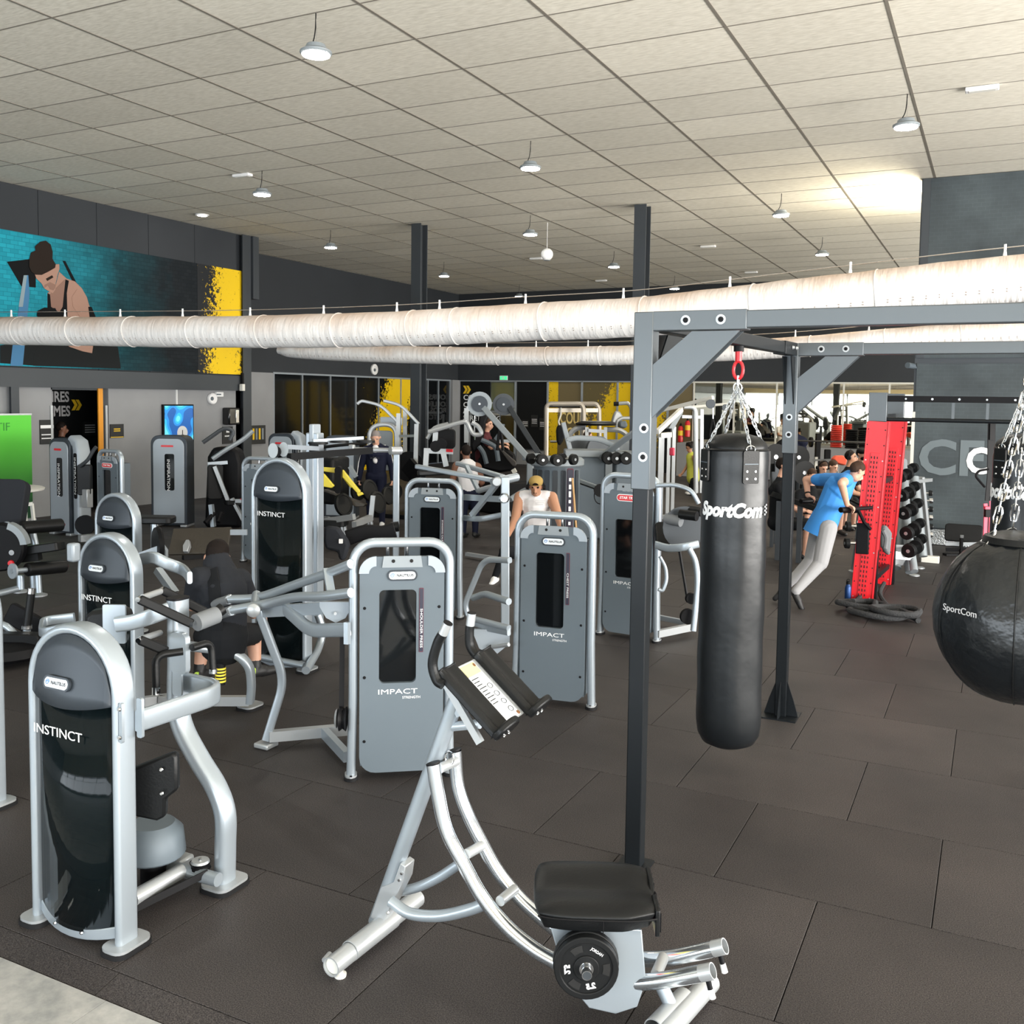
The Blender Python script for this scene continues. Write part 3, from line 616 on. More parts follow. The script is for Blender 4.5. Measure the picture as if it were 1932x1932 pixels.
MB().box((-1.20, 17.58, 4.6), (.12, .04, 2.95)).build('edge_trim', 'steel_dark', wd, smooth=False)
MB().box((-1.26, 17.57, 1.75), (.05, .05, .95)).build('corner_guard', 'offwhite', wd, smooth=False)
MB().box((-.75, 17.56, .14), (.95, .03, .25)).build('kick_plate', mat('checker_plate', (.55, .58, .60), .3, .8, bump=.8, bscale=40), wd, smooth=False)
mat('letter_faded', (.13, .16, .175), .6)
text('CF', (-0.667,17.56,1.444), XA, ZA, .80, 'letter_faded', wd, width=.98, bold=.022)
text('CLUB', (-0.434,17.55,1.419), XA, ZA, .58, 'letter', wd, align='LEFT', bold=.02, width=1.30)
cm = thing('security_camera', 'small grey security camera on the corner of the slate wall', 'camera', (-1.341,17.6,2.997))
MB().cyl((-1.367,17.3,2.995), (-1.28,17.45,2.983), .05, .045, 12).build('housing', 'shroud', cm)
MB().bar((-1.296,17.45,2.974), (-1.248,17.6,2.962), .03, .03).build('bracket', 'shroud', cm)
# ---- shell that the lens does not see but the light and the mirrors do
wallbox('wall_front_low', -16.3, 9.4, -7.0, -6.8, 0, .30, 'wallgrey', 'low sill wall under the glazed front')
mat('wall_tan', (.36, .29, .17), .7)
wallbox('wall_front_high', -16.3, 9.4, -7.0, -6.8, 2.9, 6.085, 'wall_tan', 'tan wall over the glazed front')
wf = struct(MB().box((-3.4, -6.9, 2.1), (25.6, .06, .06)).build('window_5', 'steel_dark', smooth=False), 'mullioned glazed front behind the viewpoint')
for i in range(12): MB().box((-16+i*2.3, -6.9, 1.6), (.10, .08, 2.6)).build('mullion', 'steel_dark', wf, smooth=False)
ws = struct(MB().box((9.4, 5, 2.3), (.06, 24.6, .06)).build('window_6', 'steel_dark', smooth=False), 'mullioned glazed side on the right')
for i in range(11): MB().box((9.4, -6.6+i*2.4, 2.3), (.08, .10, 3.8)).build('mullion', 'steel_dark', ws, smooth=False)
wallbox('wall_side_low', 9.3, 9.5, -7, 30.9, 0, .45, 'wallgrey', 'low sill wall on the right side')
wallbox('wall_side_high', 9.3, 9.5, -7, 30.9, 4.2, 6.085, 'walldark', 'dark wall over the right side glazing')
# ---- free standing columns
for x, y in ((-11.35, 18.02), (-6.25, 17.92)):
    struct(MB().box((x, y, 3.04), (.02, .26, 6.08)).box((x, y-.13, 3.04), (.24, .02, 6.08)).box((x, y+.13, 3.04), (.24, .02, 6.08)).build('steel_column', 'steel_dark', smooth=False), 'dark steel column from floor to ceiling')
# ---- pendant lamps
mat('lamp_glow', (1, .97, .90), .5, emit=60.)
lamps = [((-6.10, 7.77), 'pendant lamp nearest the viewer over the front machines'), ((-6.21, 12.85), 'pendant lamp in the middle of the ceiling before the columns'), ((-1.13, 12.74), 'pendant lamp at the upper right above the boxing rig'),
 ((-11.12, 12.74), 'pendant lamp at the left in front of the mural'), ((-3.62, 17.85), 'pendant lamp right of the right steel column'), ((-13.62, 17.88), 'pendant lamp left of the left steel column near the mural end'),
 ((-8.68, 18.0), 'pendant lamp between the two steel columns next to the white globe'), ((-13.85, 23.27), 'far pendant lamp just right of the left steel column'), ((-8.81, 23.16), 'far pendant lamp just left of the right steel column'),
 ((-3.70, 22.9), 'far pendant lamp at the right above the big duct'), ((-14.27, 28.83), 'farthest pendant lamp near the back left corner'), ((-8.83, 28.35), 'farthest pendant lamp just right of the right steel column')]
for (x, y), lab in lamps:
    r = thing('pendant_lamp', lab, 'lamp', (x, y, HC), group='high bay pendant lamps')
    zz = 5.69
    MB().lathe([(.02, .10), (.09, .095), (.11, .05), (.13, .045), (.155, .03), (.155, .012), (.14, 0)], (x, y, zz), 28).build('housing', 'shroud2', r)
    MB().lathe([(.135, -.004), (.135, .004)], (x, y, zz-.004), 28).build('lens', 'lamp_glow', r)
    MB().tube(smoothpts([(x, y, HC), (x-.005, y, 5.95), (x-.02, y, 5.86), (x-.05, y+.01, 5.80), (x-.03, y, 5.77)], 4), .006, 6).build('cord', 'black', r)
    MB().tube([(x, y, HC-.02), (x+.008, y, 5.9), (x, y, 5.78)], .003, 5).build('hanger', 'chrome', r)
    MB().cyl((x-.10, y, 5.76), (x-.04, y, 5.76), .022, None, 10).build('driver_box', 'shroud2', r)
    l = bpy.data.lights.new('lamp_light', 'SPOT'); l.energy = 170; l.spot_size = math.radians(150); l.spot_blend = .6; l.color = (1, .95, .86); l.shadow_soft_size = .13
    lo = bpy.data.objects.new('lamp_light', l); C.objects.link(lo); lo.parent = r; lo.location = (0, 0, zz-HC-.02)
gl = thing('globe_speaker', 'white globe hanging from the ceiling between the columns', 'speaker', (-8.71, 18.9, HC))
MB().ell((-8.71, 18.9, 5.42), (.13, .13, .13), 20, 12).build('globe', 'white', gl)
MB().lathe([(.075, 0), (.075, .01)], (-8.71, 18.9, 5.29), 18).build('grille', 'shroud2', gl)
MB().cyl((-8.71, 18.9, 5.54), (-8.71, 18.9, HC), .006, None, 6).build('cord', 'white', gl)
for (x, y), lab in (((-11.59, 12.79), 'white ceiling fitting beside the left front pendant lamp'), ((-.32, 12.8), 'white ceiling fitting at the upper right corner'), ((-6.39, 23.12), 'white ceiling fitting right of the right steel column'), ((-6.51, 28.18), 'white ceiling fitting far back above the big duct'), ((-11.28, 28.56), 'white ceiling fitting far back left of the right column'), ((-11.12, 23.46), 'white ceiling fitting left of the hanging globe')):
    r = thing('ceiling_fitting', lab, 'light fitting', (x, y, HC), group='emergency lights on the ceiling')
    MB().box((x, y, HC-.025), (.36, .12, .05)).build('housing', 'white', r, bev=.012); MB().box((x, y, HC-.052), (.28, .07, .006)).build('diffuser', 'offwhite', r, smooth=False)
r = thing('ceiling_spotlight', 'bright recessed spotlight in the ceiling near the mural', 'lamp', (-14.95, 15.29, HC))
MB().lathe([(.14, 0), (.14, .02), (.10, .03)], (-14.95, 15.29, HC-.03), 20).build('rim', 'white', r); MB().lathe([(.09, 0), (.09, .004)], (-14.95, 15.29, HC-.036), 18).build('lens', 'lamp_glow', r)
# floodlight hidden round the corner of the slate wall
fl = thing('wall_floodlight', 'floodlight fixed behind the corner of the slate wall', 'lamp', (-1.0, 18.2, 5.3))
MB().box((-1.0, 18.1, 5.3), (.4, .16, .3)).build('housing', 'shroud2', fl, bev=.02); MB().box((-1.0, 18.2, 5.36), (.34, .04, .22)).build('lens', 'lamp_glow', fl, smooth=False)
l = bpy.data.lights.new('flood_light', 'POINT'); l.energy = 650; l.color = (1, .9, .68); l.shadow_soft_size = .2
lo = bpy.data.objects.new('flood_light', l); C.objects.link(lo); lo.parent = fl; lo.location = (-.1, .35, .2)
# ---- fabric air ducts
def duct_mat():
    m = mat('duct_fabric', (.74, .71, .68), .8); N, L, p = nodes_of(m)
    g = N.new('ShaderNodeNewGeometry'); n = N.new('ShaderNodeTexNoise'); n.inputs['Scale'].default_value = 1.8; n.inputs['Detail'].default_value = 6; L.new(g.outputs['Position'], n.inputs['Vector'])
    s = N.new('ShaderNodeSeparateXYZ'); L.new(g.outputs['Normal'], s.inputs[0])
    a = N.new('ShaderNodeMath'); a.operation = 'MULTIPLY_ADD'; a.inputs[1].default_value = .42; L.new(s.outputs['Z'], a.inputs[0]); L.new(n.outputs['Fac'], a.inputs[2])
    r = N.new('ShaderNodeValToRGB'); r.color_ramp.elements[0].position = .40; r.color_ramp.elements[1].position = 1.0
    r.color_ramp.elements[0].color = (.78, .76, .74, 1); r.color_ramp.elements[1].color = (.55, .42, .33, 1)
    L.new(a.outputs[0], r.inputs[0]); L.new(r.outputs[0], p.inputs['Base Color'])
    v = N.new('ShaderNodeTexNoise'); v.inputs['Scale'].default_value = 5; v.inputs['Detail'].default_value = 3
    mp = N.new('ShaderNodeMapping'); mp.inputs['Scale'].default_value = (2.5, .5, .5); L.new(g.outputs['Position'], mp.inputs[0]); L.new(mp.outputs[0], v.inputs['Vector'])
    b = N.new('ShaderNodeBump'); b.inputs['Strength'].default_value = .25; b.inputs['Distance'].default_value = .08; L.new(v.outputs['Fac'], b.inputs['Height']); L.new(b.outputs[0], p.inputs['Normal'])
    return m
DM = duct_mat()
mat('vent_hole', (.38, .32, .28), .8)
def duct(label, pts, rad, y, hooks, cable_dz, end=None):
    r = thing('fabric_duct', label, 'air duct', (pts[len(pts)//2][0], y, pts[len(pts)//2][1]), group='fabric air ducts')
    P = smoothpts([(x, y, z) for x, z in pts], 10); rr = [rad*(1+.012*math.sin(i*1.7)+.01*math.sin(i*.6)) for i in range(len(P))]
    if end:
        for k, f in enumerate(end): rr[k] = rad*f
    MB().tube(P, rad, 28, radii=rr).build('sleeve', DM, r)
    def zc(x):
        for a, b in zip(P[:-1], P[1:]):
            if min(a.x, b.x) <= x <= max(a.x, b.x): t = (x-a.x)/(b.x-a.x+1e-9); return a.z+(b.z-a.z)*t
        return P[-1].z
    MB().tube([(p.x, y, p.z+rad+cable_dz) for p in P], .005, 5).build('cable', 'chrome', r)
    for x in hooks:
        z = zc(x)+rad; MB().cyl((x, y, z-.02), (x, y, z+cable_dz*.75), .022, .010, 8).cyl((x, y, z+cable_dz*.7), (x, y, z+cable_dz+.03), .012, .012, 8).build('hook', 'white', r)
    for x in [h+.25 for h in hooks]:
        if P[0].x < x < P[-1].x:
            z = zc(x); ring = [(x+.012*math.sin(a*2), y+(rad*1.012)*math.cos(a), z+(rad*1.012)*math.sin(a)) for a in [2*PI*k/26 for k in range(26)]]
            MB().tube(ring, .007, 5, closed=True).build('seam', DM, r)
    mb = MB(); x = P[0].x+.2
    while x < P[-1].x:
        z = zc(x)
        for a in (-.50, -.62):
            mb.cyl((x, y-rad*1.004*math.cos(a), z+rad*1.004*math.sin(a)), (x, y-(rad*1.004+.004)*math.cos(a), z+(rad*1.004+.004)*math.sin(a)), .0065, None, 6)
        x += .11
    o = mb.build('vent_hole_rows', 'vent_hole', r); o['kind'] = 'stuff'
    return r
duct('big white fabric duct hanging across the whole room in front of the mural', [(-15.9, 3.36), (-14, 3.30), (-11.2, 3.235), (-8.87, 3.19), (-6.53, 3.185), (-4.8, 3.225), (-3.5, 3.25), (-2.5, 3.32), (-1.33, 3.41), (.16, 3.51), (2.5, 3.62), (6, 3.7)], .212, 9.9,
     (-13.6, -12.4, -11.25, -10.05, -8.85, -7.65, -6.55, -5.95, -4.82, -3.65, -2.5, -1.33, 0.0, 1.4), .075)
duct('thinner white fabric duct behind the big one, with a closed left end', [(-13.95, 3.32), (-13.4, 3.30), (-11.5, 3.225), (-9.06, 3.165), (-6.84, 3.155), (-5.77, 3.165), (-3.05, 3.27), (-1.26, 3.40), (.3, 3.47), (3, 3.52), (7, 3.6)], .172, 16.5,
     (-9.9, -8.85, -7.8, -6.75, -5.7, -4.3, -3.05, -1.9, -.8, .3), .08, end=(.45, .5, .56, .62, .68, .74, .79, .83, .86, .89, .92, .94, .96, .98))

# ================================================================ boxing rig, bags
def chain(mb, p0, p1, link=.034, r=.0035, w=.018):
    p0 = Vector(p0); p1 = Vector(p1); d = p1-p0; n = max(2, int(d.length/(link*.78))); t = d.normalized(); a, b = frame_of(t)
    for i in range(n):
        c = p0+d*((i+.5)/n); u = a if i % 2 else b; h = link/2
        mb.tube([c+u*(w/2)*math.cos(q)+t*(h*math.sin(q)+(h*.35 if math.sin(q) > 0 else -h*.35)) for q in [2*PI*k/8 for k in range(8)]], r, 5, closed=True)
    return mb
P1 = Vector((-1.56, 4.57, 0)); P2 = Vector((-1.37, 7.33, 0)); RH = 2.80
rig = thing('boxing_rig', 'tall dark grey square steel frame carrying the punch bags', 'frame', P1)
for P, zs, bolts in ((P1, 1.93, (1.73, 1.95, 2.1)), (P2, 1.99, ())):
    pst = MB().box((P.x, P.y, RH/2), (.082, .082, RH)).build('post', 'rigblack', rig, bev=.006)
    MB().box((P.x, P.y, (zs+RH)/2), (.098, .098, RH-zs)).build('sleeve', 'rigpaint', pst, bev=.005)
    mb = MB()
    for px in (-1, 1):
        mb.prism([(0, 0), (px*.085, 0), (px*.05, .12), (0, .26)], (P.x+px*.04, P.y, .01), XA, ZA, .008)
        mb.prism([(0, 0), (px*.085, 0), (px*.05, .12), (0, .26)], (P.x, P.y+px*.04, .01), YA, ZA, .008)
    if P is P2: mb.box((P.x, P.y, .005), (.26, .26, .01)).build('foot_gusset', 'rigblack', pst, smooth=False)
    else: MB().box((P.x, P.y, .005), (.16, .16, .01)).build('foot_plate', 'rigblack', pst, smooth=False)
for p in ((-1.545,4.52,2.233), (-1.547,4.52,2.092), (-1.37,7.28,2.258), (-1.37,7.28,2.129)):
    q = Vector(p); MB().lathe([(.024, 0), (.024, .003)], q, 14, (0, -1, 0)).build('washer', 'silver2', rig); MB().cyl(q-YA*.002, q-YA*.014, .014, .010, 10).build('bolt', 'black', rig)
for Pn, x1 in ((P1, 3.4), (P2, 3.4)):
    bm = MB().bar((Pn.x+.04, Pn.y, RH-.045), (x1, Pn.y, RH-.045), .078, .082).build('beam', 'rigpaint', rig, bev=.005)
    for a, b in ((Pn.x+.045, Pn.x+.50), (.20, .75)):
        MB().bar((a, Pn.y, RH-.046), (b, Pn.y, RH-.046), .092, .094).build('joint_sleeve', 'rigpaint', bm, bev=.004)
    for dx in (.21, .38):
        for o in (Pn.x, .03):
            q = Vector((o+dx, Pn.y-.047, RH-.045)); MB().lathe([(.024, 0), (.024, .003)], q, 14, (0, -1, 0)).build('washer', 'silver2', rig); MB().cyl(q-YA*.002, q-YA*.014, .014, .010, 10).build('bolt', 'black', rig)
    mb = MB(); s = 1.
    mb.prism([(.045, -.52), (.045, -.26), (.24, -.098), (.47, -.098)], (Pn.x, Pn.y-.036, RH), XA, ZA, .010).build('gusset', 'rigpaint', rig, smooth=False)
    MB().prism([(.045, -.52), (.045, -.26), (.24, -.098), (.47, -.098)], (Pn.x, Pn.y+.036, RH), XA, ZA, .010).build('gusset', 'rigpaint', rig, smooth=False)
    pp = MB().box((x1, Pn.y, RH/2), (.082, .082, RH)).build('post', 'rigblack', rig, bev=.006)
dv = (P2-P1).normalized()
MB().bar(P1+dv*.05+ZA*(RH-.045), P2-dv*.05+ZA*(RH-.045), .078, .08).build('cross_beam', 'rigblack', rig, bev=.005)
MB().bar(P2-dv*.36+ZA*(RH-.046), P2-dv*.045+ZA*(RH-.046), .092, .094).build('joint_sleeve', 'rigblack', rig, bev=.004)
for sgn, P in ((1, P1), (-1, P2)):
    for off in (-.03, .03):
        MB().prism([(.045, -.52), (.045, -.30), (.20, -.098), (.40, -.098)] if sgn > 0 else [(.045, -.46), (.045, -.098), (.16, -.098)], P+ZA*RH+XA*off, dv*sgn, ZA, .008).build('gusset', 'rigblack', rig, smooth=False)
for k in (0, 1):
    q = P2-dv*(.10+.10*k)+ZA*(RH-.04)+XA*.05; MB().cyl(q, q+XA*.015, .014, .010, 10).build('bolt', 'silver2', rig)

def bag_mat_noise(o, amp, seed):
    for v in o.data.vertices:
        p = v.co; k = amp*(math.sin(p.z*7+seed+p.x*9)*.5+math.sin(p.z*17+p.y*21+seed)*.3+math.sin(p.x*31-p.y*17+p.z*5)*.2)
        l = math.hypot(p.x, p.y)
        if l > .03: v.co.x += p.x/l*k; v.co.y += p.y/l*k
def punch_bag(label, hx, hy, ztop, zbot, r, hook_z, tang, textz):
    root = thing('punch_bag', label, 'punch bag', (hx, hy, zbot), group='black cylindrical punch bags')
    H = ztop-zbot; prof = [(.05, 0), (r*.55, .008), (r*.82, .035), (r*.95, .085), (r, .16)]
    for k in range(1, 26): prof.append((r*(1+.006*math.sin(k*1.3)), .16+(H-.22)*k/25))
    prof += [(r*.99, H-.03), (r*.98, H)]
    mb = MB(True).lathe(prof, (0, 0, 0), 44); b = mb.build('body', 'bagleather', root); bag_mat_noise(b, .0035, hx*5)
    t = MB(True).lathe([(r*.97, 0), (r*1.0, .012), (r*.97, .02)], (0, 0, H-.012), 44).build('rim_cord', 'vinyl', root)
    MB(True).lathe([(r*.94, 0), (r*.96, .025), (r*.90, .05), (r*.7, .085), (r*.4, .10), (.02, .105)], (0, 0, H-.005), 36).build('top_cover', 'vinyl', root)
    MB(True).lathe([(r*.80, 0), (r*.815, .004), (r*.80, .008)], (0, 0, .033), 40).build('base_seam', 'vinyl', root)
    for k in range(4):
        a = tang+k*PI/2; ux = Vector((-math.sin(a), math.cos(a), 0)); n = Vector((math.cos(a), math.sin(a), 0)); c = n*(r+.004)+ZA*(H-.10)
        pt = MB(True).prism(rrect(.105, .20, .012), c, ux, ZA, .012).build('strap_tab', 'vinyl', root)
        MB(True).prism(rrect(.092, .005, .002, 1), c+n*.008+ZA*.02, ux, ZA, .004).build('stitch', 'shroud', pt)
        for du in (-.028, .028):
            for dz in (-.070, -.025): MB(True).lathe([(.008, 0), (.006, .004)], c+n*.006+ux*du+ZA*dz, 10, n).build('rivet', 'chrome', pt)
        e = Vector((0, 0, hook_z-zbot)); s0 = n*(r-.01)+ZA*(H+.02)
        mb = MB(True); mb.tube([n*(r-.004)+ux*.03*math.cos(q)+ZA*(H+.01+.02*math.sin(q)) for q in [2*PI*i/10 for i in range(10)]], .004, 5, closed=True)
        mb.build('ring', 'chrome', root)
        o = chain(MB(True), s0, e, .042, .0034, .020).build('chain', 'silver2', root); o['kind'] = 'stuff'
    return root
b1 = punch_bag('long black punch bag hanging in the rig with large white lettering', -1.46, 6.05, 2.07, .17, .203, 2.46, math.radians(-50), 1.7)
hg = thing('bag_swivel', 'red swivel shackle between rig beam and the long punch bag', 'shackle', (-1.46, 6.05, 2.72))
MB().cyl((-1.46, 6.05, 2.68), (-1.46, 6.05, 2.72), .032, .032, 14).build('mount', 'black', hg)
MB().cyl((-1.46, 6.05, 2.62), (-1.46, 6.05, 2.68), .020, .022, 12).build('swivel', 'red', hg)
MB().tube([(-1.46+.03*math.cos(q), 6.05, 2.565+.055*math.sin(q)) for q in [2*PI*k/16 for k in range(16)]], .010, 8, closed=True).build('shackle_link', 'red', hg)
MB().cyl((-1.46, 6.05, 2.47), (-1.46, 6.05, 2.53), .010, .010, 10).build('connector', 'chrome', hg)
MB().tube([(-1.46+.026*math.cos(q), 6.05, 2.455+.03*math.sin(q)) for q in [2*PI*k/16 for k in range(16)]], .004, 6, closed=True).build('ring', 'chrome', hg)
def curved_text(s, root, r, z, a_mid, size, m, width):
    """lettering wrapped round a vertical cylinder, in root's local space"""
    o = text(s, (0, 0, 0), XA, ZA, size, m, None, ext=.0, bold=size*.055, shear=.25); me = o.data; k = o.matrix_local
    import bmesh
    bm = bmesh.new(); bm.from_mesh(me); bmesh.ops.subdivide_edges(bm, edges=[e for e in bm.edges if e.calc_length() > size*.12], cuts=3); bm.to_mesh(me); bm.free()
    xs = [v.co.x for v in me.vertices]; w = max(xs)-min(xs); mid = (max(xs)+min(xs))/2
    for v in me.vertices:
        a = a_mid+(v.co.x-mid)*width/w/r; v.co = ((r+.004)*math.cos(a), (r+.004)*math.sin(a), z+v.co.y)
    o.matrix_local = Matrix.Identity(4); o.parent = root
    sd = o.modifiers.new('solid', 'SOLIDIFY'); sd.thickness = .0015
    return o
curved_text('SportCom', b1, .206, 1.53, math.radians(-83), .115, 'letter', .43)
for i, (dx, dz) in enumerate(((0, .0), (.018, .012), (.018, -.012), (0, .024), (0, -.024), (.018, .034))):
    a = math.radians(-83)+(.245+dx)/.206; MB(True).lathe([(.006, 0), (.006, .003)], (.209*math.cos(a), .209*math.sin(a), 1.53+dz), 8, (math.cos(a), math.sin(a), 0)).build('logo_dot', 'letter', b1)
b2 = punch_bag('black punch bag cut by the right picture edge behind the ball bag', .185, 7.33, 2.08, .45, .20, 2.55, math.radians(-50), 1.5)
curved_text('SportCom', b2, .203, 1.34, math.radians(-120), .12, 'letter', .44)
hb = thing('bag_swivel', 'steel hanger above the punch bag at the right edge', 'shackle', (.185, 7.33, 2.7)); MB().cyl((.185, 7.33, 2.54), (.185, 7.33, 2.71), .012, .012, 10).build('hanger_rod', 'chrome', hb)
# ball bag
bx, by, bz = .12, 4.57, 1.47
ball = thing('ball_bag', 'big round black leather punching ball on chains at the right edge', 'punch bag', (bx, by, 1.12))
prof = []
for k in range(0, 31):
    a = -PI/2+PI*k/30; rr = .335*math.cos(a)**.92 if math.cos(a) > 0 else 0; z = .355*math.sin(a)
    if a > .9: rr = max(rr, .13)
    prof.append((max(rr, .006), z+.35))
bo = MB(True).lathe(prof, (0, 0, 0), 48).build('body', 'ballleather', ball)
for v in bo.data.vertices:
    p = v.co; a = math.atan2(p.y, p.x); l = math.hypot(p.x, p.y); top = max(0, (p.z-.30)/.4)
    k = .006*top*math.sin(a*14+p.z*9)+.0035*math.sin(a*5+p.z*13)+.003*math.sin(p.z*31+a*9)*top+.002*math.sin(a*23-p.z*40)
    if l > .03: v.co.x += p.x/l*k; v.co.y += p.y/l*k
for k in range(6):
    a = k*PI/3+.45; MB(True).tube([((r+.003)*math.cos(a), (r+.003)*math.sin(a), z) for r, z in prof[3:27]], .0035, 5).build('panel_seam', 'vinyl', ball)
MB(True).lathe([(.14, 0), (.16, .02), (.15, .045), (.10, .06), (.02, .065)], (0, 0, .655), 28).build('crown', 'vinyl', ball)
for k in range(4):
    a = math.radians(200)+k*PI/2; n = Vector((math.cos(a), math.sin(a), 0)); ux = Vector((-math.sin(a), math.cos(a), 0)); c = n*.215+ZA*.60; up = (ZA*.75-n*.62).normalized()
    tb = MB(True).prism(rrect(.085, .17, .02), c, ux, up, .012).build('strap_tab', 'vinyl', ball)
    MB(True).lathe([(.010, 0), (.007, .004)], c+(n*.75+ZA*.62)*.008-up*.05, 10, n*.75+ZA*.62).build('rivet', 'chrome', tb)
    q = c+up*.09
    MB(True).tube([q-ux*.038, q+ux*.038, q+up*.055+ux*.02, q+up*.07, q+up*.055-ux*.02], .0045, 6, closed=True).build('ring', 'chrome', ball)
    o = chain(MB(True), q+up*.06, Vector((0, 0, 1.44)), .062, .0042, .030).build('chain', 'chrome', ball); o['kind'] = 'stuff'
MB(True).cyl((0, 0, 1.43), (0, 0, 1.60), .014, .014, 10).build('hanger_rod', 'chrome', ball)
lt = text('SportCom', Vector((bx, by, 0))+Vector((-.225, -.262, 1.53)), Vector((.76, -.65, 0)), ZA, .040, 'letter_grey', ball, ext=.0006)

# ================================================================ red training tower with beams
A = Vector((-1.27, 12.03, 0)); B = Vector((-1.20, 13.45, 0))
tw = thing('training_tower', 'red perforated storage tower with grey posts and black beams', 'rack', A)
for P, nm in ((A, 0), (B, 1)):
    pst = MB().box((P.x+.02, P.y, 2.32), (.20, .12, .34)).build('post_head', 'rigpaint', tw, bev=.006); MB().box((P.x+.01, P.y, 1.08), (.15, .10, 2.15)).build('post', 'black', tw, bev=.006)
    L = P+Vector((-.10, -.085, 0)); M3 = Matrix.Rotation(math.radians(3.0), 3, 'Y')
    for side in (-1, 1):
        MB().box(P+Vector((.02+side*.115-.035, -.03, 1.08)), (.016, .20, 2.15), M=M3).build('side_panel', 'red', tw, bev=.003)
    fp = MB().box(P+Vector((-.015, -.115, 1.08)), (.215, .012, 2.15), M=M3).build('front_panel', 'red', tw, bev=.003)
    MB().box(P+Vector((-.02, -.124, .93)), (.11, .012, 1.72), M=M3).build('slotted_strip', 'red', fp, bev=.002)
    mb = MB()
    for k in range(30):
        for c in (-.032, 0, .032):
            mb.box(P+M3 @ Vector((-.02+c, -.131, .93-1.08+(-.82+k*.056)))+Vector((0, 0, 1.08)), (.010, .006, .034 if c == 0 else .026))
    o = mb.build('slot_rows', 'hole', fp, smooth=False); o['kind'] = 'stuff'
    for k in range(12):
        for c in (-.1, .085):
            MB().cyl(P+M3 @ Vector((-.015+c, -.12, -1.0+k*.18))+Vector((0, 0, 1.08)), P+M3 @ Vector((-.015+c, -.126, -1.0+k*.18))+Vector((0, 0, 1.08)), .008, None, 8).build('bolt', 'silver2' if k % 3 == 0 else 'hole', fp)
for z in (.25, 1.4, 2.2): MB().bar(A+Vector((.0, .1, z)), B+Vector((0, -.1, z)), .06, .06).build('cross_member', 'rigblack', tw)
MB().bar(A+Vector((.1, 0, 2.42)), (6, 12.03, 2.42), .06, .07).build('perforated_beam', 'black', tw)
MB().bar(B+Vector((.1, 0, 2.42)), (6, 13.45, 2.42), .06, .07).build('perforated_beam', 'black', tw)
for k in range(14): MB().lathe([(.011, 0), (.011, .004)], (-.95+k*.28, 11.998, 2.42), 10, (0, -1, 0)).build('beam_bolt', 'chrome' if k % 3 else 'silver2', tw)
MB().cyl(A+Vector((.1, 0, 2.18)), (6, 12.03, 2.18), .024).build('pull_up_bar', 'rigblack', tw)
for x in (-.45, -.1, .6): MB().bar((x, 12.03, 2.2), (x, 12.03, 2.38), .03, .03, (1, 0, 0)).build('hanger', 'rigpaint', tw)
# dip station
MB().box(A+Vector((-.08, -.12, .78)), (.14, .10, .36)).build('dip_bracket', 'black', tw, bev=.01)
h1 = [(-1.543,11.41,1.152),(-1.2,12.029,1.145)]; h2 = [(-2.093,12.032,1.159),(-1.628,12.657,1.164)]
for h in (h1, h2):
    MB().cyl(h[0], h[1], .022, None, 12).build('dip_handle', 'black', tw)
    MB().cyl(h[0], Vector(h[0])+(Vector(h[1])-Vector(h[0]))*.22, .032, None, 12).build('grip', 'vinyl', tw)
MB().tube([(-1.393,11.675,1.148),(-1.331,11.784,0.987),(-1.267,11.866,0.902)], .02, 8).build('dip_brace', 'black', tw)
MB().tube([(-1.615,12.552,1.174),(-1.328,12.242,1.097),(-1.242,12.049,0.933)], .018, 8).build('dip_brace', 'black', tw)
# battle rope coiled at the tower foot
def coil(name, c, loops, r0, rad, m, parent, seed):
    rnd = random.Random(seed); pts = []
    for i in range(int(loops*14)):
        a = 2*PI*i/14; rr = r0*(1+.35*math.sin(i*.23+seed)+.2*rnd.uniform(-1, 1)*.4); pts.append((c[0]+rr*1.25*math.cos(a)+.12*math.sin(i*.11+seed), c[1]+rr*math.sin(a), c[2]+rad+.026*(i/14)+.012*math.sin(i*.9)))
    return MB().tube(smoothpts(pts, 3), rad, 9).build(name, m, parent)
mat('rope', (.025, .026, .028), .9, bump=.6, bscale=55)
ro = thing('battle_rope', 'thick black battle rope coiled on the floor at the red tower foot', 'rope', (-1.068,11.266,0))
q = (-1.195,11.405,0); coil('coil', q, 3.6, .17, .032, 'rope', ro, 1.)
q = (-0.977,11.172,0); coil('coil', q, 4.0, .18, .032, 'rope', ro, 2.7)
MB().tube(smoothpts([(-1.235,12.552,0.121),(-1.24,12.211,0.082),(-1.346,11.934,0.088),(-1.39,11.684,0.035),(-1.32,11.603,-0.016)], 5), .026, 8).build('loose_end', 'rope', ro)
MB().tube(smoothpts([(-1.161,12.592,0.154),(-1.182,12.351,0.076),(-1.113,12.157,0.009),(-0.995,11.988,-0.042)], 5), .026, 8).build('loose_end', 'rope', ro)
bt = thing('water_bottle', 'blue metal water bottle standing beside the red tower', 'bottle', (-1.487,11.848,0)); q = Vector((-1.487,11.848,0))
MB().lathe([(.034, 0), (.037, .01), (.037, .19), (.030, .215), (.022, .225), (.022, .235)], q, 20).build('body', mat('bottle_blue', (.010, .045, .16), .35, .4), bt)
MB().lathe([(.024, 0), (.025, .035), (.018, .04)], q+ZA*.232, 16).build('cap', 'black', bt)
MB().tube([q+Vector((.018*math.cos(a), 0, .272+.02*math.sin(a))) for a in [PI*k/8 for k in range(9)]], .005, 6).build('carry_loop', 'black', bt)
sw = thing('hung_sweatshirt', 'grey sweatshirt hanging from the red tower', 'sweatshirt', (-1.173,13.056,0.451))
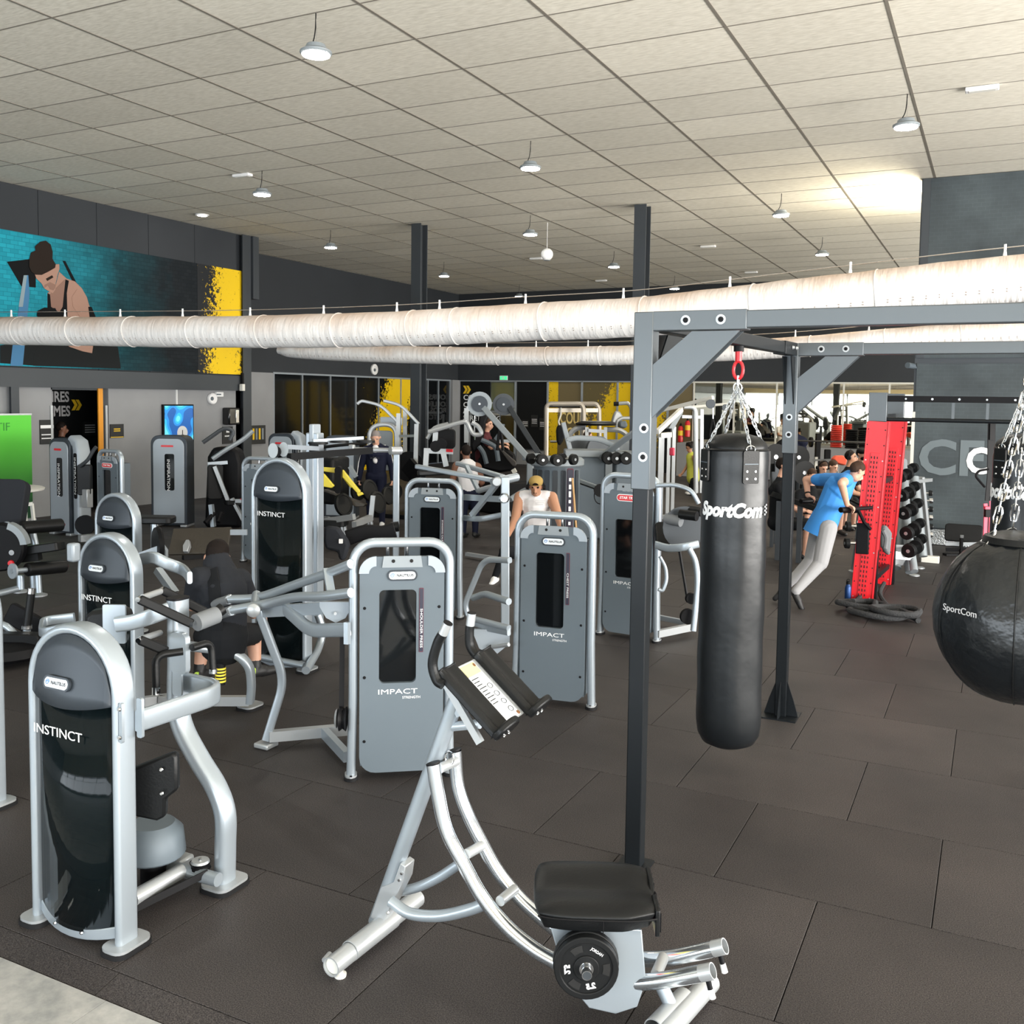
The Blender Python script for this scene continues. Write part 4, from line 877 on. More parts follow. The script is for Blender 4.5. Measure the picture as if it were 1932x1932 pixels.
q = [Vector(p) for p in [(-1.265,13.149,0.808),(-1.216,13.172,0.795),(-1.152,13.198,0.707),(-1.158,13.185,0.571),(-1.164,13.17,0.415),(-1.213,13.147,0.435),(-1.266,13.128,0.536),(-1.272,13.135,0.672)]]
mb = MB(); mb.prism([((p-q[0]).dot(RT), (p-q[0]).dot(UP)) for p in q], q[0], RT, UP, .09); mb.build('cloth', mat('sweat_grey', (.16, .165, .175), .9), sw, bev=.03, sub=0)
MB().tube(smoothpts([(-1.246,13.109,0.745),(-1.206,13.122,0.644),(-1.212,13.108,0.509)], 4), .03, 8).build('sleeve', 'sweat_grey', sw)

# ================================================================ strength machines, near rows
OV = rrect(.040, .105, .018, 4)          # flat oval tube section
OVs = rrect(.048, .085, .02, 4)
def badge(parent, o, ux, uy, w=.13, local=True):
    n = Vector(ux).cross(Vector(uy)).normalized(); o = Vector(o)
    b = MB(local).prism(rrect(w, w*.30, w*.14, 5), o, ux, uy, .008).build('badge', 'badge', parent)
    r = MB(local).ring(rrect(w*1.12, w*.40, w*.19, 5), rrect(w*.98, w*.27, w*.13, 5), o-n*.002, ux, uy, .012).build('bezel', 'dome', b)
    ux = Vector(ux)
    MB(local).tube([o+n*.005-ux*w*.36+ux*(w*.085*math.cos(a)*(1-a/14))+Vector(uy)*(w*.085*math.sin(a)*(1-a/14)) for a in [k*.45 for k in range(22)]], w*.010, 5).build('swirl', 'logo_blue', b)
    text('NAUTILUS', o+n*.0045+ux*w*.10, ux, uy, w*.135, 'logo_black', b, ext=.0004, width=w*.62, local=local, bold=w*.004)
    return b
def foot_plate(parent, x, y, w=.13, d=.19, local=True, rz=0.):
    R = Matrix.Rotation(rz, 3, 'Z'); ux = R @ XA; uy = R @ YA
    p = MB(local).prism(rrect(w, d, .045, 4), (x, y, .026), ux, uy, .012).build('foot_plate', 'silver2', parent)
    MB(local).prism(rrect(w+.012, d+.012, .048, 4), (x, y, .010), ux, uy, .020).build('rubber_foot', 'rubber', p)
def weight_stack(parent, x, y, z0, z1, w, d, local=True):
    mb = MB(local); n = int((z1-z0)/.035)
    for k in range(n): mb.box((x, y, z0+.0175+k*.035), (w, d, .031))
    o = mb.build('weight_stack', 'blackmetal', parent, smooth=False); o['kind'] = 'stuff'
    MB(local).cyl((x-w*.3, y, z0), (x-w*.3, y, z1+.5), .011, None, 8).build('guide_rod', 'chrome', parent)
    MB(local).cyl((x+w*.3, y, z0), (x+w*.3, y, z1+.5), .011, None, 8).build('guide_rod', 'chrome', parent)
def instinct_tower(root, H=1.38, w=.56, text_on=True):
    hw = w/2-.02; zs = H-hw-.02
    pts = [(-hw, 0, .03), (-hw, 0, zs*.5), (-hw, 0, zs)]+[(-hw*math.cos(a), 0, zs+hw*math.sin(a)) for a in [PI*k/18 for k in range(1, 18)]]+[(hw, 0, zs), (hw, 0, zs*.5), (hw, 0, .03)]
    MB(True).tube(pts, sec=OV, hint=(0, 1, 0)).build('arch_frame', 'silver', root, ang=60)
    iw = hw-.022; zb = zs-.04; bow = .055
    # dome cover, slightly bowed forwards
    vs = []; fs = []; nx = 14
    for i in range(nx+1):
        u = -1+2*i/nx; x = iw*u; top = zs+math.sqrt(max(0, iw*iw-x*x)); bot = zb-.03*(1-u*u)
        for j in range(6):
            t = j/5; z = bot+(top-bot)*t; vs.append((x, -.030-bow*(1-u*u)*(1-t)**1.2, z))
    for i in range(nx):
        for j in range(5): a = i*6+j; fs.append((a, a+6, a+7, a+1))
    d = MB(True).add(vs, fs).build('dome_cover', 'dome', root); s = d.modifiers.new('s', 'SOLIDIFY'); s.thickness = .02; s.offset = 1
    badge(d, (-.03, -.094, zb+.075), XA, Vector((0, .22, 1)).normalized(), .145)
    for px, pz in ((0, zs+hw-.05), (-iw*.93, zs-.02), (iw*.93, zs-.02)): MB(True).lathe([(.009, 0), (.006, .006)], (px, -.046, pz), 10, (0, -1, 0)).build('screw', 'chrome', d)
    # bowed smoked shroud
    vs = []; fs = []
    for i in range(nx+1):
        u = -1+2*i/nx; x = iw*.98*u; y = -.026-bow*(1-u*u)
        vs += [(x, y, .085-.03*(1-u*u)), (x, y, zb-.03*(1-u*u)+.012)]
    for i in range(nx): fs.append((2*i, 2*i+2, 2*i+3, 2*i+1))
    g = MB(True).add(vs, fs).build('smoked_shroud', 'smoke', root); s = g.modifiers.new('s', 'SOLIDIFY'); s.thickness = .006
    MB(True).tube([(iw*u, -.024-(bow-.005)*(1-u*u), .075-.03*(1-u*u)) for u in [-1+.2*k for k in range(11)]], sec=rrect(.012, .05, .004, 1), hint=(0, 0, 1)).build('lower_rail', 'silver', root)
    for u in (-.35, .35): MB(True).lathe([(.008, 0), (.006, .006)], (iw*u, -.034-bow*(1-u*u), .06), 8, (0, -1, 0)).build('screw', 'chrome', root)
    if text_on: text('INSTINCT', (-.04, -.026-bow-.006, zb-.145), XA, ZA, .058, 'letter', g, ext=.0006, width=.30, local=True)
    weight_stack(root, 0, .06, .12, .62, .26, .10)
    MB(True).box((0, .05, zb+.04), (2*iw, .04, .05)).build('top_brace', 'shroud', root)
    for s in (-1, 1):
        foot_plate(root, s*hw, 0)
    return root
def impact_tower(root, label, H=1.51, w=.66, brand='nautilus', panel='shroud', name2='IMPACT'):
    hw = w/2-.035; r = .13
    pts = [(-hw-.012, .03, .03), (-hw, .03, .5), (-hw, .03, H-.035-r)]+[(-hw+r-r*math.cos(a), .03, H-.035-r+r*math.sin(a)) for a in [PI/2*k/7 for k in range(1, 8)]]+[(hw-r+r*math.sin(a), .03, H-.035-r+r*math.cos(a)) for a in [PI/2*k/7 for k in range(0, 7)]]+[(hw, .03, H-.035-r), (hw, .03, .5), (hw+.012, .03, .03)]
    MB(True).tube(pts, sec=rrect(.056, .075, .024, 4), hint=(0, 1, 0)).build('hoop_frame', 'silver', root, ang=60)
    pw = 2*hw-.075; z0 = .05; z1 = H-.115; pc = (z0+z1)/2; ph = z1-z0
    cx = -.015; wx0, wx1, wz0, wz1 = -pw*.27, pw*.17, .61, 1.19
    out = rrect(pw, ph, .10, 5); inn = [((wx0+wx1)/2+x, (wz0+wz1)/2-pc+y) for x, y in rrect(wx1-wx0, wz1-wz0, .03, 5)]
    sh = MB(True).ring(out, inn, (0, -.012, pc), XA, ZA, .03).build('shroud_panel', panel, root, ang=30)
    MB(True).box((0, .20, pc-.04), (pw*.98, .012, ph-.12)).build('rear_panel', panel, root, smooth=False)
    for s in (-1, 1): MB(True).box((s*(pw/2-.012), .095, pc-.03), (.014, .20, ph-.14)).build('side_panel', panel, root, smooth=False)
    MB(True).prism(rrect(wx1-wx0+.02, wz1-wz0+.02, .03, 4), ((wx0+wx1)/2, .004, (wz0+wz1)/2), XA, ZA, .005).build('window_pane', 'darkglass', sh)
    weight_stack(root, (wx0+wx1)/2, .10, .15, .95, .2, .09)
    # silver quarter covers and the top plate with two holes
    for s in (-1, 1):
        arc = [(s*(pw/2-.10+.105*math.sin(a)), z1-.10+.105*math.cos(a)) for a in [PI/2*k/8 for k in range(9)]]; arc2 = [(s*(pw/2-.10+.045*math.sin(a)), z1-.10+.045*math.cos(a)) for a in [PI/2*k/8 for k in range(8, -1, -1)]]
        poly = [(x, z-pc) for x, z in arc+arc2]
        if s > 0: poly = poly[::-1]
        MB(True).prism(poly, (0, -.030, pc), XA, ZA, .02).build('corner_cover', 'lightpanel' if panel == 'shroud' else panel, sh)
    tp = MB(True).prism([(-pw*.24, -.035), (pw*.24, -.035), (pw*.22, .035), (-pw*.22, .035)], (0, -.031, z1-.03), XA, ZA, .014).build('top_plate', 'shroud2', sh, smooth=False)
    for s in (-1, 1): MB(True).lathe([(.011, 0), (.011, .003)], (s*.055, -.0385, z1-.025), 10, (0, -1, 0)).build('screw_hole', 'hole', tp)
    if brand == 'nautilus': badge(sh, (.0, -.030, z1-.115), XA, ZA, .165)
    elif brand == 'none': text(label, (0, -.0285, z1-.065), XA, ZA, .022, 'letter', sh, ext=.0004, width=.13, local=True)
    else:
        b = MB(True).prism(rrect(.25, .07, .033, 5), (0, -.030, z1-.135), XA, ZA, .008).build('badge', 'letter', sh); MB(True).prism(rrect(.235, .055, .027, 5), (0, -.035, z1-.135), XA, ZA, .004).build('badge_face', 'red', b)
        text('STAR TRAC', (0, -.0375, z1-.135), XA, ZA, .036, 'letter', b, ext=.0004, width=.19, local=True, bold=.001, shear=.2)
        if label: text(label, (0, -.0285, z1-.065), XA, ZA, .022, 'letter', sh, ext=.0004, width=.13, local=True)
    if brand == 'nautilus' and label:
        st = MB(True).prism(rrect(.026, .40, .004, 2), (wx1+.03, -.029, 1.0), XA, ZA, .006).build('label_strip', 'maroon', sh)
        MB(True).prism(rrect(.020, .39, .003, 2), (wx1+.03, -.0325, 1.0), XA, ZA, .002).build('label_face', 'navyline', st)
        text(label, (wx1+.03, -.034, .95), -ZA, XA, .021, 'letter', st, ext=.0003, width=.028*len(label)*.62, local=True)
    if name2: text(name2, (-.025, -.028, .555), XA, ZA, .044, 'letter', sh, ext=.0006, width=.24, local=True)
    if name2: text('STRENGTH', (.06, -.028, .517), XA, ZA, .022, 'letter', sh, ext=.0005, width=.11, local=True)
    for s in (-1, 1):
        for z in (.25, .65, 1.08): MB(True).lathe([(.010, 0), (.007, .004)], (s*(pw/2-.03), -.028, z), 8, (0, -1, 0)).build('screw', 'black', sh)
        foot_plate(root, s*(hw+.012), .03, .075, .12)
    return root

# ---------------- rotary torso machine in front
m1 = thing('torso_machine', 'nearest silver arched machine with smoked front at the lower left', 'gym machine', (-3.5, 2.84, 0))
instinct_tower(m1)
MB().tube(smoothpts([(-3.53, 3.43, 1.375), (-3.53, 3.43, 1.1), (-3.535, 3.43, .86), (-3.50, 3.43, .73), (-3.40, 3.43, .60), (-3.29, 3.43, .48), (-3.235, 3.43, .36), (-3.235, 3.43, .2), (-3.24, 3.43, .03)], 5), sec=rrect(.075, .105, .03, 4), hint=(0, 1, 0)).build('rear_leg', 'silver', m1, ang=60)
MB().prism(rrect(.08, .11, .03, 4), (-3.53, 3.43, 1.378), XA, YA, .010).build('end_cap', 'black', m1)
foot_plate(m1, -3.24+3.5, 3.43-2.84, .16, .20)
MB().tube(arcpts([(-3.20, 2.88, .985), (-3.19, 3.40, .975), (-3.52, 3.44, .965)], .14, 8), sec=rrect(.035, .095, .014, 3), hint=(0, 0, 1)).build('side_rail', 'silver', m1, ang=60)
for p in ((-3.205, 2.80, 1.0), (-3.19, 2.885, 1.0)): MB().prism(rrect(.018, .17, .008, 3) if p[1] < 2.85 else rrect(.03, .17, .008, 3), p, XA, ZA, .014).build('bracket_plate', 'silver', m1)
MB().prism(rrect(.06, .16, .02, 3), (-3.49, 3.385, .99), XA, ZA, .012).build('bracket_plate', 'silver', m1)
for p in ((-3.206, 2.79, 1.06), (-3.206, 2.79, .94), (-3.49, 3.375, 1.04)): MB().lathe([(.009, 0), (.006, .007)], p, 8, (0, -1, 0)).build('screw', 'chrome', m1)
MB().cyl((-3.387,3.006,0.1), (-3.388,3.298,0.1), .036, None, 14).build('base_tube', 'silver2', m1)
MB().cyl((-3.186,3.331,0.09), (-3.717,3.302,0.09), .032, None, 14).build('cross_tube', 'silver', m1)
MB().box((-3.532,3.37,0.09), (.22, .10, .07)).build('base_block', 'silver2', m1, bev=.012)
pl = MB(); a, b = Vector((-3.557,3.272,0.19)), Vector((-3.521,3.354,0.19))
u = (b-a).normalized(); pl.prism([(-.05+.05*math.cos(t), .05*math.sin(t)) for t in [PI/2+PI*k/8 for k in range(9)]]+[(.06+.05*math.cos(t), .05*math.sin(t)) for t in [-PI/2+PI*k/8 for k in range(9)]], (a+b)/2, u, ZA.cross(u), .012); pl.build('pulley_bracket', 'silver2', m1)
MB().lathe([(.055, 0), (.046, .012), (.055, .03)], Vector((-3.599,3.317,0.14)), 18).build('pulley', 'black', m1)
MB().lathe([(.050, 0), (.042, .012), (.050, .03)], Vector((-3.317,3.349,0.11)), 18).build('pulley', 'black', m1)
MB().lathe([(.045, 0), (.04, .010)], Vector((-3.308,3.34,0.145)), 18).build('pulley_cover', 'silver2', m1)
for p in ((-3.567,3.268,0.2), (-3.514,3.347,0.2), (-3.306,3.336,0.155)): MB().lathe([(.010, 0), (.008, .010)], p, 8).build('bolt_head', 'chrome', m1)
MB().bar((-3.37,2.996,0.06), (-3.249,3.328,0.11), .006, .035, (0, 0, 1)).build('drive_belt', 'rubber', m1)
# seat pad (seen edge on), swivel disc
pd = [Vector(p) for p in [(-3.357,2.959,0.718),(-3.171,3.059,0.804),(-3.157,3.064,0.786),(-3.151,3.056,0.637),(-3.197,3.03,0.594),(-3.198,3.024,0.515),(-3.229,3.007,0.496),(-3.349,2.949,0.522)]]
ux = Vector((.894, .449, 0)).normalized(); MB().prism([((p-pd[0]).dot(ux), p.z-pd[0].z) for p in pd], pd[0], ux, ZA, .05).build('seat_pad', 'vinyl', m1, bev=.012)
for p in ((-3.193,2.998,0.735), (-3.187,2.993,0.632)): MB().lathe([(.009, 0), (.006, .006)], p, 8, (.447, -.892, 0)).build('screw', 'chrome', m1)
MB().lathe([(.14, 0), (.15, .01), (.15, .03), (.14, .12), (.10, .16)], (-3.52, 3.25, .17), 26).build('swivel_base', 'shroud', m1)
MB().lathe([(.06, 0), (.06, .17)], (-3.52, 3.25, .03), 16).build('swivel_stem', 'black', m1)
# upper arms, pads and handles on the post
MB().prism(rrect(.10, .20, .03, 4), (-3.456,3.37,1.13), XA, ZA, .03).build('handle_bracket', 'silver', m1)
MB().tube(arcpts([(-3.383,3.316,1.16),(-3.46,3.221,1.154),(-3.448,3.213,0.977)], .05, 6), .018, 10).build('handle', 'vinyl', m1)
MB().tube(arcpts([(-3.382,3.372,1.165),(-3.374,3.489,1.168),(-3.359,3.485,1.021)], .05, 6), .018, 10).build('handle', 'vinyl', m1)
for a, b in (((-3.451,3.214,1.006), (-3.45,3.212,0.972)), ((-3.359,3.486,1.037), (-3.359,3.485,1.016))): MB().cyl(a, b, .0195, None, 10).build('handle_end', 'chrome', m1)
for pr in ([(-3.5,3.165,1.425),(-3.385,3.379,1.278)], [(-3.49,3.156,1.237),(-3.45,3.282,1.159)], [(-3.676,3.467,1.397),(-3.584,3.67,1.255)]):
    MB().bar(pr[0], pr[1], .022, .044).build('link_arm', 'blackmetal', m1, bev=.008)
    for e in pr: MB().lathe([(.014, -.015), (.012, .018)], e, 10, (.447, -.892, 0)).build('pivot_bolt', 'chrome', m1)
MB().cyl((-3.384,3.402,1.279), (-3.371,3.522,1.295), .042, None, 20).build('roller_pad', mat('pad_grey', (.14, .15, .16), .7), m1)
MB().cyl((-3.38,3.517,1.295), (-3.366,3.56,1.32), .03, .03, 14).build('roller_end', 'vinyl', m1)
cu = [Vector(p) for p in [(-3.998,3.296,1.268),(-3.971,3.311,1.295),(-3.849,3.374,1.315),(-3.811,3.392,1.297),(-3.798,3.392,1.213),(-3.829,3.374,1.181),(-3.96,3.306,1.15),(-3.989,3.293,1.173)]]
MB().prism([((p-cu[0]).dot(ux), p.z-cu[0].z) for p in cu], cu[0], ux, ZA, .09).build('back_cushion', 'vinyl', m1, bev=.02)
MB().prism(rrect(.11, .19, .008, 3), (-3.797,3.283,1.249), ux, ZA, .015).build('cushion_plate', 'silver', m1)
MB().tube(smoothpts([(-3.772,3.273,1.251),(-3.68,3.287,1.27),(-3.578,3.307,1.306),(-3.523,3.37,1.333)], 5), sec=rrect(.03, .075, .012, 3), hint=(0, 0, 1)).build('cushion_arm', 'silver', m1)
MB().cyl((-3.526,3.207,1.42), (-3.644,3.427,1.399), .015, None, 10).build('axle', 'silver2', m1); MB().cyl((-3.518,3.197,1.23), (-3.636,3.416,1.196), .015, None, 10).build('axle', 'silver2', m1)

# ---------------- further arched machines
def instinct_copy(name, label, x, y):
    r = thing(name, label, 'gym machine', (x, y, 0)); instinct_tower(r); return r
m0 = instinct_copy('arched_machine', 'arched silver machine cut off by the left picture edge', -5.275, 3.5)
m2 = instinct_copy('leg_machine', 'second silver arched machine with smoked front behind the nearest one', -5.59, 4.80)
m3 = instinct_copy('arched_machine', 'third silver arched machine, smallest of the diagonal row', -7.74, 6.75)
m4 = thing('pulldown_machine', 'tall silver arched machine with dark smoked front and white lettering', 'gym machine', (-5.49, 6.52, 0)); instinct_tower(m4, 1.83, .60)
# second machine: bench with curved legs where the man in black sits
MB().tube(smoothpts([(-4.958,4.787,0.658),(-4.837,5.011,0.593),(-4.739,5.114,0.556),(-4.676,5.194,0.454),(-4.67,5.22,0.314),(-4.685,5.224,0.176)], 5), sec=rrect(.05, .10, .02, 3), hint=(.45, -.89, 0)).build('bench_leg', 'silver', m2, ang=60)
MB().bar((-5.503,5.153,0.08), (-4.921,5.477,0.08), .05, .07).build('floor_beam', 'silver2', m2)
MB().bar((-5.603,5.054,0.08), (-5.458,5.265,0.08), .05, .07).build('floor_beam', 'silver2', m2)
p = (-4.963,5.535,0); foot_plate(m2, p[0]+5.59, p[1]-4.8, .15, .18)
MB().prism(rrect(.36, .34, .05, 4), (-5.227,5.555,0.5), (.894, .449, 0), (-.449, .894, 0), .07).build('seat_pad', 'vinyl', m2, bev=.015)
MB().tube(smoothpts([(-5.497,5.004,1.168),(-5.344,4.97,1.198),(-5.268,5.005,1.161),(-5.155,5.059,1.114),(-4.886,4.857,1.115)], 5), sec=rrect(.035, .085, .014, 3), hint=(0, 0, 1)).build('swing_arm', 'silver', m2)
MB().bar((-5.471,5.122,1.075), (-5.273,5.097,0.922), .05, .05).build('swing_arm', 'silver', m2)
MB().tube(arcpts([(-5.834,4.693,0.763),(-6.036,4.589,0.733),(-5.783,4.379,0.722),(-5.493,4.417,0.796)], .08, 6), sec=rrect(.03, .07, .012, 3), hint=(0, 0, 1)).build('side_rail', 'silver', m2)
MB().box((-5.73,4.613,1.253), (.07, .07, .13)).build('top_bracket', 'lightpanel', m2, bev=.015)
MB().tube(smoothpts([(-4.903,4.977,0.577),(-4.872,4.997,0.637),(-4.858,5.059,0.621),(-4.852,5.051,0.483)], 4), .018, 8).build('handle', 'vinyl', m2)
yb = [(-4.814,5.067,0.439), (-4.813,5.066,0.417), (-4.812,5.065,0.395), (-4.811,5.064,0.372), (-4.81,5.063,0.35)]
for p in yb: MB().lathe([(.038, 0), (.038, .012)], p, 14).build('adjuster_ring', 'yellow', m2)
MB().cyl((-4.818,5.073,0.54), (-4.809,5.061,0.328), .034, None, 14).build('adjuster_post', 'black', m2)
# third machine: disc and lever
MB().lathe([(.17, 0), (.18, .02), (.17, .05)], (-7.149,6.735,0.911), 26, (-.5, -.85, 0)).build('cam_disc', 'black', m3)
MB().prism([(0, 0), (.26, .10), (.30, .04), (.30, -.04), (0, -.06)], (-7.32,6.587,0.83), (.894, .449, 0), ZA, .06).build('lever_plate', 'lightpanel', m3)
MB().prism(rrect(.40, .22, .05, 4), (-7.451,6.935,1.115), (.894, .449, 0), (-.449, .894, 0), .07).build('seat_pad', 'vinyl', m3, bev=.015)
MB().cyl((-7.45,6.934,1.089), (-7.438,6.918,0.8), .03, None, 10).build('seat_post', 'silver', m3)
# tall machine: rear column, pulley head and lever
MB().box((-5.721,7.273,1.098), (.14, .10, 1.84)).build('rear_column', 'silver', m4, bev=.01)
MB().box((-5.721,7.273,1.199), (.05, .12, 1.80)).build('rear_column', 'lightpanel', m4, bev=.01)
for px in (520, 545):
    MB().prism([(.042*math.cos(t), .065*math.sin(t)) for t in [2*PI*k/16 for k in range(16)]], (-5.536,6.607,1.895) if px == 545 else (-5.551,6.487,1.891), (.894, .449, 0), ZA, .014).build('pulley_plate', 'shroud2', m4)
MB().lathe([(.05, 0), (.04, .012), (.05, .025)], (-5.564,6.536,1.879), 18, (.447, -.892, 0)).build('pulley', 'black', m4)
MB().bar((-5.492,6.624,1.832), (-5.434,7.775,1.84), .05, .06).build('top_lever', 'blackmetal', m4)
MB().bar((-5.516,6.619,1.919), (-5.52,7.063,1.886), .03, .04).build('top_lever', 'silver', m4)
for px, py in ((600, 842), (640, 838), (690, 835)): MB().lathe([(.09, 0), (.09, .02)], {600: (-5.521,7.065,1.925), 640: (-5.471,7.315,1.932), 690: (-5.425,7.673,1.921)}[px], 18).build('pulley', 'blackmetal', m4)
MB().bar((-5.566,7.045,1.953), (-5.45,7.664,1.966), .02, .03).build('pulley_bracket', 'silver', m4)
MB().bar((-5.556,7.048,1.934), (-5.551,7.042,1.809), .06, .06, (1, 0, 0)).build('pulley_post', 'blackmetal', m4)
MB().tube(smoothpts([(-5.031,6.278,0.094),(-5.257,6.728,0.139),(-5.292,6.833,0.278),(-5.332,6.824,0.419)], 5), .035, 10).build('rear_leg', 'silver', m4)
MB().cyl((-5.625,6.428,0.09), (-5.138,6.397,0.09), .03, None, 10).build('floor_beam', 'silver', m4)

# ---------------- panelled machines
i1 = thing('shoulder_press', 'grey panelled shoulder press in the centre, nearest of its kind', 'gym machine', (-3.23, 4.956, 0), math.atan2(.37, .503)); impact_tower(i1, 'SHOULDER PRESS')
def wbuild(mb, name, m, root, **k):
    o = mb.build(name, m, None, **k); o.parent = root; o.matrix_parent_inverse = (Matrix.Translation(root.location) @ Matrix.Rotation(root.rotation_euler.z, 4, 'Z')).inverted(); return o
wbuild(MB().tube(smoothpts([(-3.462,4.747,1.355),(-3.672,4.804,1.271),(-4.006,4.908,1.15),(-4.392,4.985,1.009),(-4.634,4.973,0.971)], 5), .030, 12), 'press_arm', 'silver', i1)
wbuild(MB().tube(smoothpts([(-3.396,4.657,1.202),(-3.643,4.698,1.147),(-3.921,4.778,1.096),(-4.209,4.852,1.01),(-4.478,4.825,0.943)], 5), .030, 12), 'press_arm', 'silver', i1)
wbuild(MB().bar((-3.682,4.801,1.294), (-3.595,4.724,1.177), .05, .03), 'arm_strut', 'silver', i1)
wbuild(MB().cyl((-4.439,5.017,1.016), (-4.278,4.814,0.964), .032, None, 14), 'pivot_sleeve', 'silver', i1)
wbuild(MB().lathe([(.045, 0), (.045, .02), (.03, .03)], (-4.268,4.798,0.972), 18, (.447, -.892, 0)), 'pivot_cap', 'silver2', i1)
for p, e in (((-4.634,4.973,0.971), (-4.798,4.998,0.915)), ((-4.478,4.824,0.94), (-4.629,4.857,0.888))):
    wbuild(MB().cyl(p, e, .034, None, 14), 'grip', 'pad_grey', i1); wbuild(MB().lathe([(.036, 0), (.03, .02)], p, 14, (.4, -.9, 0)), 'grip_collar', 'silver2', i1)
wbuild(MB().tube(arcpts([(-4.321,4.903,0.942),(-4.212,5.033,0.456),(-4.307,4.956,0.052)], .12, 8), sec=rrect(.055, .05, .012, 3), hint=(.45, -.89, 0)), 'front_leg', 'silver', i1, ang=60)
wbuild(MB().bar((-4.283,4.922,0.939), (-3.748,4.86,1.032), .05, .075), 'upper_beam', 'silver', i1)
wbuild(MB().tube(arcpts([(-4.106,4.902,0.991),(-3.823,4.812,0.887),(-3.463,4.718,0.957)], .10, 8), sec=rrect(.045, .085, .014, 3), hint=(0, 0, 1)), 'side_bracket', 'silver', i1, ang=60)
wbuild(MB().prism([(-.10, .05), (-.10, .02), (-.06, -.05), (0, -.08), (.06, -.05), (.10, .02), (.10, .05)], (-3.621,4.813,1.045), (.894, .449, 0), ZA, .03), 'pivot_plate', 'lightpanel', i1)
wbuild(MB().lathe([(.012, 0), (.010, .01)], (-3.605,4.786,1.029), 8, (.447, -.892, 0)), 'screw', 'chrome', i1)
wbuild(MB().bar((-3.438,4.678,1.014), (-3.432,4.671,0.884), .03, .03), 'bracket_plate', 'silver', i1)
wbuild(MB().bar((-4.284,4.961,0.08), (-3.909,5.322,0.08), .055, .07), 'floor_beam', 'silver2', i1)
wbuild(MB().bar((-4.025,5.21,0.08), (-3.635,4.95,0.06), .045, .07), 'floor_beam', 'silver', i1)
wbuild(MB().box((-4.312,4.962,0.02), (.12, .12, .035)), 'foot_plate', 'silver2', i1, bev=.01)
wbuild(MB().lathe([(.075, 0), (.06, .02), (.075, .04)], (-3.543,4.747,0.385), 20, (.894, .449, 0)), 'pulley', 'black', i1)
wbuild(MB().lathe([(.06, 0), (.05, .01)], (-3.545,4.724,0.395), 20, (-.894, -.449, 0)), 'pulley_cover', 'silver2', i1)
wbuild(MB().bar((-3.569,4.808,0.935), (-3.553,4.778,0.411), .03, .006, (.45, -.89, 0)), 'drive_belt', 'rubber', i1)

rz2 = math.radians(9); i2 = thing('chest_press', 'grey panelled chest press right of the centre, behind the shoulder press', 'gym machine', (-2.698-.30*math.cos(rz2), 6.764-.30*math.sin(rz2), 0), rz2); impact_tower(i2, 'CHEST PRESS')
wbuild(MB().tube(arcpts([(-3.292,6.553,1.129),(-3.567,6.637,1.101),(-3.731,6.639,0.724),(-3.701,6.647,0.619),(-3.277,6.522,0.611)], .10, 6), sec=rrect(.045, .05, .016, 3), hint=(.45, -.89, 0)), 'side_hoop', 'silver', i2, ang=60)
wbuild(MB().tube(arcpts([(-3.772,6.844,0.734),(-3.638,6.803,0.79),(-3.33,6.621,0.792)], .05, 5), .028, 10), 'lower_rail', 'silver', i2)
wbuild(MB().tube(arcpts([(-3.696,6.648,0.598),(-3.515,6.624,0.565),(-3.276,6.521,0.582)], .05, 5), sec=rrect(.035, .06, .012, 3), hint=(0, 0, 1)), 'lower_rail', 'silver', i2)
wbuild(MB().prism([(-.16, .09), (.14, .09), (.14, -.02), (.0, -.14), (-.10, -.06)], (-3.481,6.633,0.465), (.894, .449, 0), ZA, .03), 'pivot_plate', 'lightpanel', i2)
wbuild(MB().cyl((-3.485,6.572,0.42), (-3.272,6.515,0.485), .016, None, 10), 'pivot_rod', 'silver2', i2)
wbuild(MB().bar((-3.881,7.036,0.08), (-3.482,6.942,0.08), .05, .07), 'floor_beam', 'silver', i2)

i4 = thing('deltoid_machine', 'grey panelled machine with a red badge partly hidden by the rig post', 'gym machine', (-3.198, 8.975, 0), math.radians(-4)); impact_tower(i4, 'DELTOID RAISE', H=1.655, w=.66, brand='star', panel='shroud')
wbuild(MB().tube(arcpts([(-2.774,8.527,1.583),(-2.592,8.508,1.603),(-2.433,8.473,1.562),(-2.372,8.494,1.444)], .1, 6), sec=rrect(.04, .05, .015, 3), hint=(.45, -.89, 0)), 'swing_arm', 'silver', i4, ang=60)
wbuild(MB().tube(smoothpts([(-2.733,8.396,1.052),(-2.594,8.353,1.04),(-2.447,8.317,1.066),(-2.33,8.378,1.096)], 5), sec=rrect(.03, .07, .012, 3), hint=(0, 0, 1)), 'side_rail', 'silver', i4, ang=60)
wbuild(MB().tube(smoothpts([(-2.404,8.337,1.058),(-2.348,8.356,0.936),(-2.324,8.355,0.748),(-2.331,8.334,0.512),(-2.34,8.315,0.323)], 5), sec=rrect(.05, .06, .018, 3), hint=(.45, -.89, 0)), 'front_leg', 'silver', i4, ang=60)
wbuild(MB().bar((-2.878,8.956,0.09), (-2.656,9.436,0.09), .05, .07), 'floor_beam', 'silver2', i4)
wbuild(MB().bar((-3.11,9.663,0.09), (-2.733,9.55,0.09), .04, .05), 'floor_beam', 'silver', i4)
wbuild(MB().tube(smoothpts([(-2.643,8.683,1.285),(-2.594,8.684,0.965),(-2.515,8.693,0.547),(-2.504,8.694,0.498)], 4), .014, 6), 'cable', 'black', i4)
wbuild(MB().lathe([(.07, 0), (.055, .02), (.07, .04)], (-2.424,8.393,0.432), 18, (.6, -.8, 0)), 'pulley', 'black', i4)
wbuild(MB().lathe([(.05, 0), (.04, .02), (.05, .04)], (-2.405,8.415,0.594), 16, (.6, -.8, 0)), 'pulley', 'black', i4)
